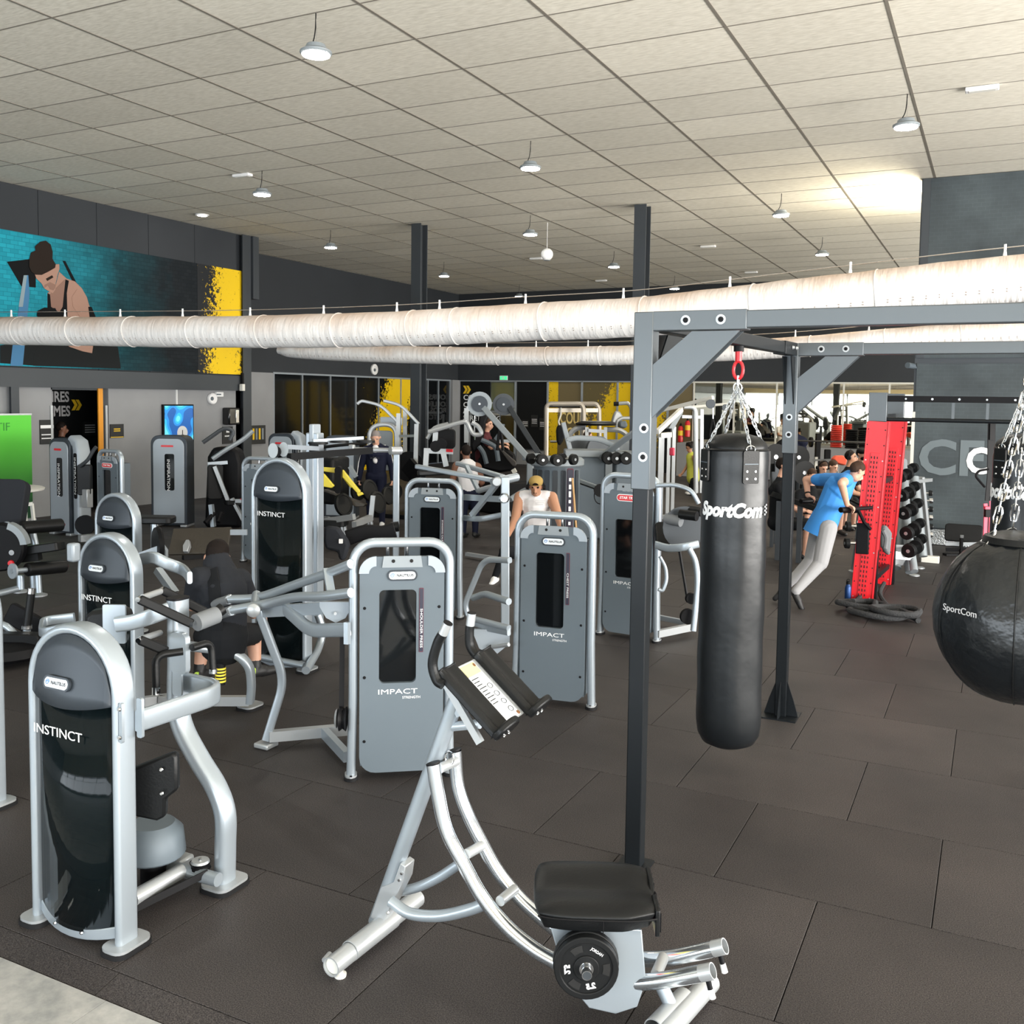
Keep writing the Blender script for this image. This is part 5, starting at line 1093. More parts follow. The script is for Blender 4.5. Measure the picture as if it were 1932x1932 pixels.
for a, b in (((-2.575,8.608,1.322), (-2.408,8.579,1.317)), ((-2.531,8.744,1.351), (-2.393,8.701,1.345))): wbuild(MB().cyl(a, b, .045, None, 14), 'roller_pad', 'vinyl', i4)
wbuild(MB().cyl((-2.722,8.642,1.269), (-2.564,8.608,1.254), .05, None, 14), 'roller_pad', 'pad_grey', i4)
wbuild(MB().tube(arcpts([(-2.817,8.79,0.881),(-2.763,8.81,0.781),(-2.749,8.808,0.655),(-2.78,8.784,0.554),(-2.817,8.767,0.569)], .05, 5), sec=rrect(.03, .05, .01, 2), hint=(.45, -.89, 0)), 'cam_arm', 'silver', i4)
wbuild(MB().lathe([(.20, 0), (.20, .03)], (-2.568,8.713,1.188), 24, (.447, -.892, 0)), 'cam_disc', 'steel_dark', i4)
wbuild(MB().prism(rrect(.3, .3, .05, 4), (-2.73,8.848,1.074), (.894, .449, 0), (-.3, .6, .7), .08), 'seat_pad', 'vinyl', i4, bev=.015)

i3 = thing('calf_machine', 'grey panelled standing calf machine behind the shoulder press', 'gym machine', (-5.35, 8.80, 0), math.radians(14)); impact_tower(i3, 'STANDING CALF')
wbuild(MB().bar((-5.678,8.98,1.604), (-4.59,8.845,1.506), .06, .05), 'lever_arm', 'silver', i3, bev=.012)
wbuild(MB().bar((-5.479,9.529,1.617), (-4.725,9.227,1.517), .06, .05), 'lever_arm', 'silver', i3, bev=.012)
wbuild(MB().bar((-5.606,8.899,1.537), (-5.338,9.146,1.551), .10, .06), 'shoulder_pad', 'vinyl', i3, bev=.015)
wbuild(MB().bar((-4.528,8.879,1.551), (-4.438,8.765,-0.596), .09, .06, (.45, -.89, 0)), 'rear_post', 'silver', i3, bev=.01)
wbuild(MB().cyl((-4.616,8.776,1.498), (-4.509,9.112,1.536), .045, None, 14), 'pivot_sleeve', 'silver', i3)
wbuild(MB().lathe([(.05, 0), (.04, .02)], (-4.559,8.749,1.509), 16, (.447, -.892, 0)), 'pivot_cap', 'silver2', i3)
wbuild(MB().bar((-5.093,9.026,1.295), (-4.524,8.865,1.32), .05, .06), 'cross_bar', 'silver', i3)
wbuild(MB().tube(smoothpts([(-5.084,9.014,1.073),(-4.841,8.913,1.089),(-4.646,8.902,1.132),(-4.468,8.882,1.173)], 4), sec=rrect(.03, .06, .012, 3), hint=(0, 0, 1)), 'cross_bar', 'silver', i3)
wbuild(MB().bar((-4.553,8.867,1.55), (-4.965,8.964,1.115), .05, .05), 'brace', 'silver', i3)
wbuild(MB().bar((-5.233,9.315,1.604), (-4.958,9.098,1.36), .04, .04), 'brace', 'silver', i3)
wbuild(MB().cyl((-4.958,9.099,1.366), (-4.73,8.994,1.432), .03, None, 12), 'shock_absorber', 'silver2', i3)
wbuild(MB().lathe([(.055, 0), (.04, .03)], (-4.506,8.819,1.337), 16, (.447, -.892, 0)), 'knob', 'chrome', i3)
wbuild(MB().bar((-6.917,12.339,0.06), (-6.267,12.189,0.06), .06, .05), 'foot_bar', 'silver2', i3)
i5 = thing('incline_machine', 'grey panelled machine half hidden behind the tall arched machine', 'gym machine', (-9.15, 10.42, 0), math.radians(5)); impact_tower(i5, 'INCLINE CHEST', H=1.51, w=.66, brand='none')
wbuild(MB().bar((-8.877,9.543,0.569), (-8.685,9.639,0.572), .04, .07), 'side_rail', 'lightpanel', i5)
i6 = thing('badge_machine', 'grey hooped machine with a red badge before the grey wall', 'gym machine', (-12.05, 10.35, 0), math.radians(-6)); impact_tower(i6, '', H=1.51, w=.62, brand='star', name2='')

# ================================================================ curved rail abdominal machine in the foreground
ab = thing('abdominal_machine', 'silver curved rail abdominal machine with a black seat in the foreground', 'gym machine', (-1.7, 3.42, 0))
def open_pipe(parent, a, b, r, name, m):
    p = MB().pipe(a, b, r, .005, 22).build(name, m, parent)
    d = (Vector(b)-Vector(a)); MB().cyl(Vector(a)+d*.02, Vector(a)+d*.03, r-.006, None, 18).build('pipe_plug', 'offwhite', p)
    return p
open_pipe(ab, (-2.319,3.051,0.062), (-2.302,3.677,0.062), .040, 'rear_foot_tube', 'silver2')
for p in ((-2.309,3.101,0), (-2.313,3.627,0)):
    p = Vector(p); MB().lathe([(.024, 0), (.026, .012), (.012, .016), (.012, .03)], (p.x, p.y, .0), 14).build('levelling_foot', 'offwhite', ab)
MB().cyl((-2.405,3.12,0.03), (-2.413,3.168,0.03), .012, None, 10).build('transport_stub', 'silver2', ab)
a, b = Vector((-2.315,3.174,0.066)), Vector((-2.303,3.472,0.066)); MB().pipe(a, b, .0435, .004, 22).build('clamp_sleeve', 'silver2', ab)
post0, post1 = Vector((-2.355,3.42,0.059)), Vector((-1.955,3.42,1.125))
MB().cyl(post0, post1, .034, None, 20).build('main_post', 'silver', ab)
MB().prism([(-.02, -.14), (.05, -.16), (.075, .08), (.06, .15), (.03, .16), (.03, .06), (-.02, .02)], post0+(post1-post0)*.16, XA, (post1-post0).normalized(), .075).build('gusset_plate', 'silver2', ab, bev=.004)
for f, s in ((.23, 1), (.26, 1), (.08, 1)):
    p = post0+(post1-post0)*f+Vector((.055, -.038, 0)); MB().lathe([(.008, 0), (.006, .006)], p, 8, (0, -1, 0)).build('bolt_head', 'chrome', ab)
RN = [(-2.019,3.34,0.863),(-1.998,3.34,0.756),(-1.954,3.34,0.599),(-1.864,3.34,0.465),(-1.782,3.34,0.356),(-1.679,3.34,0.268),(-1.582,3.34,0.216),(-1.479,3.34,0.183),(-1.316,3.34,0.158),(-1.155,3.34,0.182),(-1.015,3.34,0.231),(-0.834,3.34,0.318)]
RF = [(-2.009,3.5,0.868),(-1.992,3.5,0.718),(-1.941,3.5,0.6),(-1.869,3.5,0.488),(-1.798,3.5,0.392),(-1.715,3.5,0.316),(-1.633,3.5,0.262),(-1.498,3.5,0.196),(-1.358,3.5,0.161),(-1.197,3.5,0.178),(-1.041,3.5,0.224),(-0.831,3.5,0.329)]
for R in (RN, RF):
    P = smoothpts(R, 6); rail = MB().tube(P, .029, 16, cap=False).build('rail', mat('rail_chrome', (.62, .66, .70), .16, .9), ab)
    MB().cyl(P[0], P[0]+Vector((-.002, 0, .006)), .030, None, 16).build('end_plug', 'black', rail)
    MB().pipe(P[-1]-(P[-1]-P[-2]).normalized()*.05, P[-1], .0295, .004, 18).build('rail_end', 'silver2', rail)
    e = P[-1]+Vector((-.02, 0, -.03)); MB().cyl(e, e+Vector((.012, 0, -.04)), .010, None, 10).build('stop_peg', 'black', rail); MB().cyl(e+Vector((.012, 0, -.04)), e+Vector((.022, 0, -.072)), .011, .012, 10).build('peg_tip', 'white', rail)
for p in ([(-2.001,3.36,0.84),(-1.992,3.48,0.833)], [(-1.869,3.36,0.505),(-1.864,3.48,0.492)], [(-1.711,3.36,0.347),(-1.705,3.48,0.342)], [(-1.054,3.36,0.227),(-1.062,3.48,0.231)]):
    MB().cyl(p[0], p[1], .021, None, 14).build('rung', 'silver2', ab)
MB().tube([Vector((-1.988,3.42,0.867))+Vector((.02*math.cos(t), 0, .028*math.sin(t))) for t in [2*PI*k/12 for k in range(12)]], .004, 6, closed=True).build('rail_hook', 'chrome', ab)
MB().tube(smoothpts([(-2.231,3.35,0.22),(-2.134,3.35,0.191),(-1.991,3.35,0.217),(-1.853,3.35,0.278),(-1.767,3.35,0.329)], 6), .024, 14).build('curved_brace', 'silver', ab)
MB().tube(smoothpts([(-2.289,3.47,0.187),(-2.175,3.47,0.239),(-2.064,3.47,0.311),(-1.965,3.47,0.393)], 6), .021, 14).build('curved_brace', 'silver', ab)
# front foot
open_pipe(ab, (-1.04, 3.02, .062), (-0.928,3.679,0.062), .040, 'front_foot_tube', 'silver2')
MB().cyl((-1.051,3.42,0.157), (-1.0, 3.42, .07), .026, None, 16).build('front_stem', 'silver', ab)
MB().pipe((-1.03, 3.28, .066), (-.985, 3.52, .066), .0435, .004, 22).build('clamp_sleeve', 'silver2', ab)
p = Vector((-0.982,3.594,0)); MB().lathe([(.024, 0), (.026, .012), (.012, .03)], p, 14).build('levelling_foot', 'offwhite', ab)
# elbow console
nt, nb, ft, fb = [Vector(p) for p in ((-1.916,3.22,1.261), (-1.756,3.22,1.044), (-1.907,3.62,1.282), (-1.629,3.62,1.138))]
down = ((nb-nt)+(fb-ft)).normalized(); yv = YA; nrm = yv.cross(down).normalized()
if nrm.z < 0: nrm = -nrm
c0 = (nt+nb+ft+fb)/4; Lb = .30
def con(u, v, h): return c0+down*u+YA*v+nrm*h          # u down the slope, v across, h proud
bd = MB().prism([(-.155, -.19), (.15, -.19), (.15, .19), (-.155, .19)], con(0, 0, -.012), down, YA, .010).build('console_board', 'silver2', ab, smooth=False)
MB().prism([(-.15, -.055), (.145, -.055), (.145, .065), (-.15, .065)], con(0, 0, -.005), down, YA, .003).build('instruction_sheet', 'badge', bd, smooth=False)
MB().prism([(-.145, -.05), (-.09, -.05), (-.09, .06), (-.145, .06)], con(0, 0, -.0025), down, YA, .002).build('sheet_header', mat('sheet_cream', (.48, .44, .25), .6), bd, smooth=False)
for k in range(9): MB().prism([(0, -.045), (.0035, -.045), (.0035, (-.002 if k % 3 else .01)), (0, (-.002 if k % 3 else .01))], con(-.075+k*.016, 0, -.0025), down, YA, .0015).build('print_line', 'logo_black', bd, smooth=False)
for k in range(4): MB().tube([con(-.02+k*.042+.012*math.cos(t), .035+.016*math.sin(t), -.002) for t in [2*PI*i/10 for i in range(10)]], .0014, 4, closed=True).build('print_figure', 'logo_black', bd)
for u, v in ((-.13, .05), (.135, .058)): MB().lathe([(.011, 0), (.008, .006)], con(u, v, -.006), 10, nrm).build('bolt_head', mat('rust', (.22, .10, .04), .5, .5), bd)
for v0, s in ((-.15, -1), (.155, 1)):
    # elbow pad: trough with raised edges and a rounded stop at its lower end
    prof = [(-.065, 0), (-.062, .026), (-.045, .036), (-.02, .024), (.02, .024), (.045, .036), (.062, .026), (.065, 0)]
    vs = []; us = [-.165+.33*k/10 for k in range(11)]
    for u in us: vs += [con(u, v0+a, b-.006) for a, b in prof]
    n = len(prof); fs = [(i*n+k, i*n+k+1, (i+1)*n+k+1, (i+1)*n+k) for i in range(10) for k in range(n-1)]+[tuple(range(n)), tuple(range(10*n, 11*n))[::-1]]+[(i*n+n-1, i*n, (i+1)*n, (i+1)*n+n-1) for i in range(10)]
    pad = MB().add(vs, fs).build('elbow_pad', 'vinyl', ab, bev=.006)
    stop = [(.075*math.cos(t), .055*math.sin(t)+.03) for t in [PI*k/14 for k in range(15)]]+[(-.07, -.004), (.07, -.004)]
    MB().prism(stop, con(.172, v0, .004), YA, nrm, .03).build('elbow_stop', 'vinyl', pad, bev=.008)
    for q in (-.02, .02): MB().lathe([(.008, 0), (.006, .005)], con(.188, v0+q, .015), 8, down).build('bolt_head', 'chrome', pad)
H1 = [(-1.892,3.2,1.251),(-1.921,3.2,1.266),(-1.941,3.2,1.328),(-1.92,3.2,1.409),(-1.896,3.2,1.452)]; H2 = [(-1.903,3.58,1.241),(-1.936,3.58,1.257),(-1.981,3.58,1.302),(-1.988,3.58,1.361),(-1.985,3.58,1.396)]
for H, e in ((H1, (-1.873,3.2,1.497)), (H2, (-1.978,3.58,1.45))):
    MB().tube(smoothpts(H, 5), .020, 14).build('handle_grip', 'vinyl', ab); t = MB().cyl(H[-1], e, .019, None, 14).build('handle_tube', 'silver2', ab)
    d = Vector(e)-Vector(H[-1]); MB().cyl(e, Vector(e)+d*.06, .0195, None, 14).build('handle_plug', 'black', t)
MB().cyl((-2.005,3.42,0.996), (-1.846,3.42,1.036), .020, None, 12).build('console_support', 'silver', ab)
MB().bar(nt+Vector((0, .04, -.02)), nb+Vector((0, .04, -.02)), .02, .03).build('console_rail', 'silver2', ab)
MB().bar(post1-Vector((.0, 0, .05)), con(.0, 0, -.03), .05, .05).build('console_mount', 'silver', ab)
# sliding seat with carriage and weight plates
sc = Vector((-1.305, 3.36, .46)); ra = math.radians(25); su = Vector((math.cos(ra), math.sin(ra), 0)); sv = Vector((-math.sin(ra), math.cos(ra), 0))
car = MB().prism([(-.17, .0), (.17, .0), (.19, -.20), (.16, -.30), (.08, -.33), (-.02, -.31), (-.11, -.20)], sc-sv*.115-ZA*.05, su, ZA, .012).build('carriage_plate', 'silver', ab, bev=.004)
MB().prism([(-.17, .0), (.17, .0), (.19, -.20), (.16, -.30), (.08, -.33), (-.02, -.31), (-.11, -.20)], sc+sv*.115-ZA*.05, su, ZA, .012).build('carriage_plate', 'silver', ab, bev=.004)
MB().box(sc+su*.155-ZA*.13, (.012, .225, .17), ra).build('carriage_web', 'lightpanel', ab)
st = sc+su*.163-ZA*.12-sv*.04
MB().prism([(-.035, -.06), (.035, -.06), (.035, .06), (-.035, .06)], st, sv, ZA, .002).build('warning_label', 'white', car, smooth=False)
MB().prism([(-.034, .02), (.034, .02), (.034, .06), (-.034, .06)], st+su*.0015, sv, ZA, .001).build('warning_band', 'yellow', car, smooth=False); MB().prism([(-.034, -.015), (.034, -.015), (.034, .015), (-.034, .015)], st+su*.0015, sv, ZA, .001).build('warning_band', 'red', car, smooth=False)
vs = []; fs = []; nu, nv = 18, 14
for i in range(nu+1):
    for j in range(nv+1):
        u = -1+2*i/nu; v = -1+2*j/nv
        ex = .235*(1-.10*abs(v)**4); ey = .215*(1-.12*abs(u)**4)
        if u > .5: ey *= 1-.18*(u-.5)
        edge = max(abs(u), abs(v)); z = .02*(1-edge**6)-.014*math.exp(-(v/.35)**2)*(1 if u > -.9 else .6)+.008*abs(v)
        vs.append(sc+su*u*ex+sv*v*ey+ZA*(.035+z))
for i in range(nu):
    for j in range(nv): a = i*(nv+1)+j; fs.append((a, a+nv+1, a+nv+2, a+1))
seat = MB().add(vs, fs); o = seat.build('seat_pad', 'vinyl', ab); sd = o.modifiers.new('s', 'SOLIDIFY'); sd.thickness = .075; sd.offset = -1; bv = o.modifiers.new('b', 'BEVEL'); bv.width = .014; bv.segments = 3; bv.angle_limit = math.radians(50)
MB().tube([sc+su*u*.221*(1-.0)+sv*(-.213*(1-.12*abs(u)**4))+ZA*.030 for u in [-.98+.14*k for k in range(15)]], .0035, 5).build('piping', 'black', o)
MB().tube([sc+su*.02-sv*.2155+ZA*(.03-.012*k) for k in range(5)], .002, 4).build('stitch', 'black', o)
# cushion side panel with ridges at its outer end
rp = MB().prism([(-.17, -.05), (.17, -.05), (.17, .05), (.06, .055), (0, .02), (-.06, .055), (-.17, .05)], sc+su*.222+ZA*.0, sv, ZA, .018).build('ribbed_end', 'vinyl', ab, bev=.005)
for k in range(9): MB().bar(sc+su*.234+sv*(-.15+.0375*k)-ZA*.04, sc+su*.234+sv*(-.15+.0375*k)+ZA*(.03 if abs(k-4) > 1 else -.005), .006, .006, su).build('rib', 'black', rp)
MB().tube([sc+su*.234+sv*.04*math.cos(t)+ZA*(.03*math.sin(t)-.005) for t in [2*PI*k/14 for k in range(14)]], .004, 5, closed=True).build('embossed_ring', 'black', rp)
pc = Vector((-1.254,3.16,0.311)); ax = -sv
def weight_plate(name, c, ax, R, label, group, th=.028, parent=None, mk='2.5'):
    r = thing(name, label, 'weight plate', c, group=group); c = Vector(c); ax = Vector(ax).normalized(); a, b = frame_of(ax)
    a2 = Vector((-ax.y, ax.x, 0)).normalized() if abs(ax.z) < .9 else XA; b2 = ax.cross(a2)*-1
    if b2.z < 0: b2 = -b2
    o32 = lambda rr: [(rr*math.cos(2*PI*k/32), rr*math.sin(2*PI*k/32)) for k in range(32)]
    MB().ring(o32(R), o32(R*.80), c, a2, b2, th).build('rim', 'plate', r, bev=.004)
    MB().ring(o32(R*.82), o32(R*.16), c, a2, b2, th*.55).build('web', 'plate', r)
    MB().ring(o32(R*.40), o32(R*.16), c, a2, b2, th).build('hub', 'plate', r, bev=.003)
    MB().ring(o32(R*.22), o32(R*.155), c+ax*th*.1, a2, b2, th*1.1).build('hub_ring', 'chrome', r)
    for k in range(3):
        t0 = PI/2+k*2*PI/3+.2; arc = [t0+.28*j/2 for j in range(5)]
        MB().prism([(R*.74*math.cos(t), R*.74*math.sin(t)) for t in arc]+[(R*.52*math.cos(t), R*.52*math.sin(t)) for t in arc[::-1]], c+ax*th*.30, a2, b2, .004).build('grip_slot', 'hole', r)
    for t, s in ((PI+.1, mk), (-PI/2+.25, mk), (PI/3+.2, '')):
        if s: text(s, c+ax*(th*.31)+a2*R*.60*math.cos(t)+b2*R*.60*math.sin(t), (a2*math.sin(t)*-1+b2*math.cos(t))*-1 if False else a2*(-math.sin(t))*-1+b2*math.cos(t)*-1, a2*math.cos(t)*-1+b2*math.sin(t)*-1, R*.24, 'letter', r, ext=.0006, bold=.0015)
    return r
wp0 = weight_plate('weight_plate', pc, ax, .118, 'small black rubber weight plate on the near side of the seat carriage', 'plates on the abdominal machine')
t_ = math.radians(58); text('JORDAN', pc+ax*.0095+su*.072*math.cos(t_)+ZA*.072*math.sin(t_), su*math.sin(t_)-ZA*math.cos(t_), su*math.cos(t_)+ZA*math.sin(t_), .016, 'letter', wp0, ext=.0006, width=.05)
MB().cyl(pc-ax*.06, pc+ax*.055, .018, None, 16).build('plate_peg', 'steel_dark', ab)
MB().pipe(pc+ax*.03, pc+ax*.056, .0185, .003, 16).build('peg_rim', 'chrome', ab)
weight_plate('weight_plate', pc-ax*.034, ax, .121, 'second black weight plate pressed against the seat carriage', 'plates on the abdominal machine')
weight_plate('weight_plate', sc+sv*.16+su*.0-ZA*.16, sv, .118, 'black weight plate on the far side of the seat carriage', 'plates on the abdominal machine')

# ================================================================ machines farther back
def rbox(c, d, rz=0., r=.02): return MB().box(c, d, rz)
def pad(p, w, h, t, ux, uy, name, root, m='vinyl'): return MB().prism(rrect(w, h, min(w, h)*.18, 3), p, ux, uy, t).build(name, m, root, bev=min(.012, t*.25))
EU = Vector((.894, .449, 0)); EV = Vector((-.449, .894, 0)); EN = Vector((.447, -.892, 0))
def inspiration(name, label, x, y, rz, w, H, txt=True, side=.16):
    """rounded slab tower: dark surround, pale face with a narrow dark window, silver side column"""
    r = thing(name, label, 'gym machine', (x, y, 0), rz)
    prof = [(-w/2, .04), (w/2, .04), (w/2, H-.14)]+[(w/2-.14+.14*math.cos(a), H-.14+.14*math.sin(a)) for a in [PI/2*k/5 for k in range(1, 6)]]+[(-w/2+.14-.14*math.sin(a), H-.14+.14*math.cos(a)) for a in [PI/2*k/5 for k in range(0, 6)]]
    MB(True).prism(prof, (0, .16, 0), XA, ZA, .32).build('surround', 'dome', r, bev=.01)
    k = .86; MB(True).prism([(px*k-.0, .07+(pz-.04)*.945) for px, pz in prof], (0, -.006, 0), XA, ZA, .02).build('face_panel', 'lightpanel', r, bev=.006)
    f = MB(True).prism(rrect(w*.26, H*.40, .03, 4), (.02, -.018, H*.60), XA, ZA, .008).build('window_strip', 'darkglass', r)
    if txt: text('INSPIRATION', (.0, -.024, H*.57), -ZA, XA, .075, 'letter', f, ext=.0006, width=H*.34, local=True)
    MB(True).prism(rrect(w*.34, .035, .016, 3), (-.02, -.018, H*.885), XA, ZA, .006).build('badge', 'red', r)
    if side:
        MB(True).tube([(w/2+side/2, .16, .03), (w/2+side/2, .16, H-.2), (w/2+side/2-.03, .16, H-.08), (w/2-.08, .16, H-.02)], sec=rrect(side, .26, .05, 4), hint=(0, 1, 0)).build('side_column', 'lightpanel', r, ang=60)
        t = MB(True).prism(rrect(.07, .75, .03, 4), (w/2+side/2+.01, .025, H*.62), XA, ZA, .01).build('name_plate', 'black', r); text('INSPIRATION', (w/2+side/2+.01, .018, H*.62), -ZA, XA, .055, 'letter', t, ext=.0006, width=.6, local=True)
    for s in (-1, 1): MB(True).box((s*w*.4, .15, .02), (.12, .34, .04)).build('foot', 'silver2', r, bev=.008)
    return r
s1 = inspiration('slab_machine', 'slab shaped machine with side lettering before the dark doorway', -13.78, 10.85, 0., .50, 1.60)
MB().tube(smoothpts([(-13.216,10.777,1.165),(-13.105,10.84,1.269),(-13.028,10.89,1.424),(-12.984,10.917,1.485)], 3), .03, 8).build('handle_arm', 'steel_dark', s1)
pad((-13.214,10.873,0.943), .22, .5, .1, EU, ZA, 'back_pad', s1); MB().box((-13.163,10.877,0.643), (.12, .12, .3)).build('seat_frame', 'silver2', s1, bev=.01)
MB().lathe([(.16, 0), (.16, .05)], (-13.084,10.773,0.227), 18, EN).build('cam_disc', 'black', s1)
MB().bar((-12.63,10.278,0.1), (-12.543,10.601,0.1), .1, .1).build('base_beam', 'silver2', s1)
s2 = inspiration('slab_machine', 'wide slab machine with red badge in front of the wall screen', -13.05, 12.5, math.radians(22), .66, 1.62, True, 0)
MB().tube(arcpts([(-12.328,12.257,1.518),(-12.062,12.406,1.739),(-11.982,12.448,1.768),(-11.858,12.506,1.715),(-11.933,12.458,1.56)], .1, 4), .035, 8).build('handle_arm', 'steel_dark', s2)
MB().tube(smoothpts([(-12.144,12.216,1.238),(-11.934,12.333,1.403),(-11.699,12.463,1.568),(-11.545,12.552,1.723)], 3), .04, 8).build('handle_arm', 'silver', s2)
MB().bar((-12.289,12.36,1.142), (-11.989,12.512,1.165), .06, .06).build('cross_bar', 'silver', s2)
MB().bar((-12.107,12.225,1.112), (-11.897,12.286,0.522), .10, .06).build('back_frame', 'silver2', s2)
pad((-12.129,12.305,0.834), .26, .6, .1, EU, ZA, 'back_pad', s2); pad((-11.759,12.353,0.489), .42, .32, .08, EU, EV, 'seat_pad', s2)
MB().bar((-11.802,12.225,0.561), (-11.516,12.217,0.043), .08, .05).build('front_leg', 'silver2', s2); MB().bar((-11.711,12.156,0.528), (-11.315,12.131,0.537), .05, .06).build('seat_rail', 'silver2', s2)
MB().bar((-11.997,11.786,0.5), (-11.957,11.778,0.124), .06, .1).build('lower_frame', 'silver', s2)
for a, b in (((-12.041,11.63,0.205), (-11.951,11.798,0.352)), ((-11.854,11.724,0.208), (-11.841,11.853,0.354))): MB().cyl(a, b, .04, None, 8).build('pedal_arm', 'black', s2)
MB().box((-11.505,12.038,0.578), (.12, .12, .02)).build('handle_knob', 'red', s2, bev=.006)
s3 = inspiration('slab_machine', 'slab machine with rounded top behind the black machine', -12.3, 14.6, math.radians(10), .55, 1.62, False, .16)
s4 = inspiration('slab_machine', 'slab machine top seen behind the tall arched machine', -11.2, 15.0, math.radians(24), .62, 1.60, False, 0)
bk = thing('black_machine', 'tall black covered machine with a yellow badge beside the slab machine', 'gym machine', (-12.281,13.07,0.074)); bk.location.z = 0
MB().prism([(-.32, 0), (.32, 0), (.34, 1.15), (.28, 1.38), (.12, 1.44), (-.16, 1.42), (-.26, 1.25)], (bk.location.x, bk.location.y, 0), EU, ZA, .40).build('cover', 'black', bk, bev=.06)
MB().prism(rrect(.2, .05, .02, 3), (-12.121,12.963,1.331), EU, ZA, .01).build('badge', 'yellow', bk)
# board bench with silver feet in front of it
bb = thing('leg_bench', 'tilted brown black foot board of a leg machine on the floor', 'gym machine', (-10.216,10.364,0))
MB().prism([(-.42, -.20), (.42, -.20), (.42, .20), (-.42, .20)], (-9.81,9.954,0.324), (.93, .37, .05), (-.25, .5, .83), .05).build('foot_board', mat('brown_board', (.05, .042, .032), .35, bump=.3, bscale=30), bb, bev=.01)
for p in ((-9.897,9.794,0.264), (-9.687,10.131,0.364)): MB().prism([(-.03, -.09), (.03, -.09), (.05, 0), (.02, .09), (-.02, .09), (-.05, 0)], p, (.93, .37, .05), (-.25, .5, .83), .07).build('hinge_plate', 'silver2', bb, bev=.006)
MB().bar((-10.295,10.106,0.03), (-10.05,10.638,0.03), .08, .06).build('base', 'black', bb)
# ---------------- leg machine at the left edge with black rollers
lm = thing('leg_curl_machine', 'black and silver leg machine with padded rollers at the left edge', 'gym machine', (-9.9, 7.4, 0))
for a, b in (([(-9.793,7.198,0.828),(-9.733,7.676,0.815)]), ([(-9.541,7.068,0.395),(-9.508,7.531,0.369)])):
    rl = MB().cyl(a, b, .075, None, 22).build('roller_pad', 'vinyl', lm, bev=.012); d = (Vector(b)-Vector(a)).normalized()
    MB().cyl(Vector(b), Vector(b)+d*.04, .022, .015, 10).build('roller_tip', 'maroon', rl); MB().cyl(Vector(a)-d*.18, Vector(a), .028, None, 12).build('roller_axle', 'silver', rl)
    MB().lathe([(.085, 0), (.085, .02)], Vector(a)-d*.17, 16, d).build('axle_plate', 'lightpanel', rl)
pad((-9.596,7.28,0.599), .52, .22, .10, (.92, .38, .16), (-.40, .90, -.05), 'thigh_pad', lm)
MB().bar((-9.833,7.154,0.505), (-9.594,7.276,0.539), .10, .14).build('pad_bracket', 'blackmetal', lm)
MB().lathe([(.25, 0), (.27, .02), (.27, .10), (.25, .12)], (-9.864,7.036,0.639), 28, EN).build('cam_housing', 'black', lm)
MB().prism([(.27*math.cos(t), .27*math.sin(t)) for t in [.1+1.2*k/8 for k in range(9)]]+[(.20*math.cos(t), .20*math.sin(t)) for t in [1.3-1.2*k/8 for k in range(9)]], (-9.682,6.906,0.671), EU, ZA, .10).build('cam_cover', 'shroud2', lm)
pad((-10.257,7.313,0.973), .5, .75, .14, EU, (-.15, .30, .94), 'back_pad', lm, 'charcoal_cloth')
for a, b in (((-9.617,7.258,0.449), (-9.586,7.248,0.103)), ((-9.923,7.433,0.334), (-9.901,7.425,0.076)), ((-9.692,7.099,0.316), (-9.68,7.093,0.157)), ((-10.294,7.72,0.674), (-10.24,7.731,0.452))): MB().cyl(a, b, .038, None, 12).build('leg', 'silver', lm)
for p in ((-9.858,7.46,0), (-10.225,7.492,0)): MB().lathe([(.09, 0), (.09, .015), (.05, .03)], p, 16).build('foot', 'silver2', lm)
MB().cyl((-9.712,6.74,0.145), (-9.696,7.086,0.168), .036, None, 12).build('base_tube', 'silver', lm)
for p in ((-9.686,7.01,0.586), (-9.692,6.998,0.469)): MB().lathe([(.035, 0), (.03, .03)], p, 12, EN).build('knob', 'red' if p[2] < .55 else 'chrome', lm)
# white table behind it
tb = thing('bar_table', 'round white tall table at the left edge', 'table', (-12.3, 8.75, 0))
MB().lathe([(.05, -.09), (.30, -.06), (.55, -.005), (.56, .02), (.54, .03)], (-12.45, 8.85, .98), 36).build('top', 'offwhite', tb); MB().cyl((-12.45, 8.85, .02), (-12.45, 8.85, .92), .05, None, 14).build('stem', 'silver2', tb); MB().lathe([(.3, 0), (.3, .015), (.06, .03)], (-12.45, 8.85, 0), 24).build('base', 'silver2', tb)
wc2 = thing('metal_stool', 'white metal stool frame under the round table', 'stool', (-14.696,10.951,0))
for a, b in (((-12.723,9.533,0.708), (-12.682,9.531,0.411)), ((-12.818,9.368,0.639), (-12.803,9.361,0.445)), ((-13.074,9.688,0.632), (-13.062,9.673,0.352))): MB().bar(a, b, .05, .03).build('leg', 'offwhite', wc2)
MB().bar((-12.876,9.342,0.677), (-12.709,9.54,0.708), .06, .05).build('seat_rail', 'offwhite', wc2); MB().bar((-12.837,9.354,0.577), (-12.867,9.57,0.68), .03, .03).build('brace', 'offwhite', wc2)
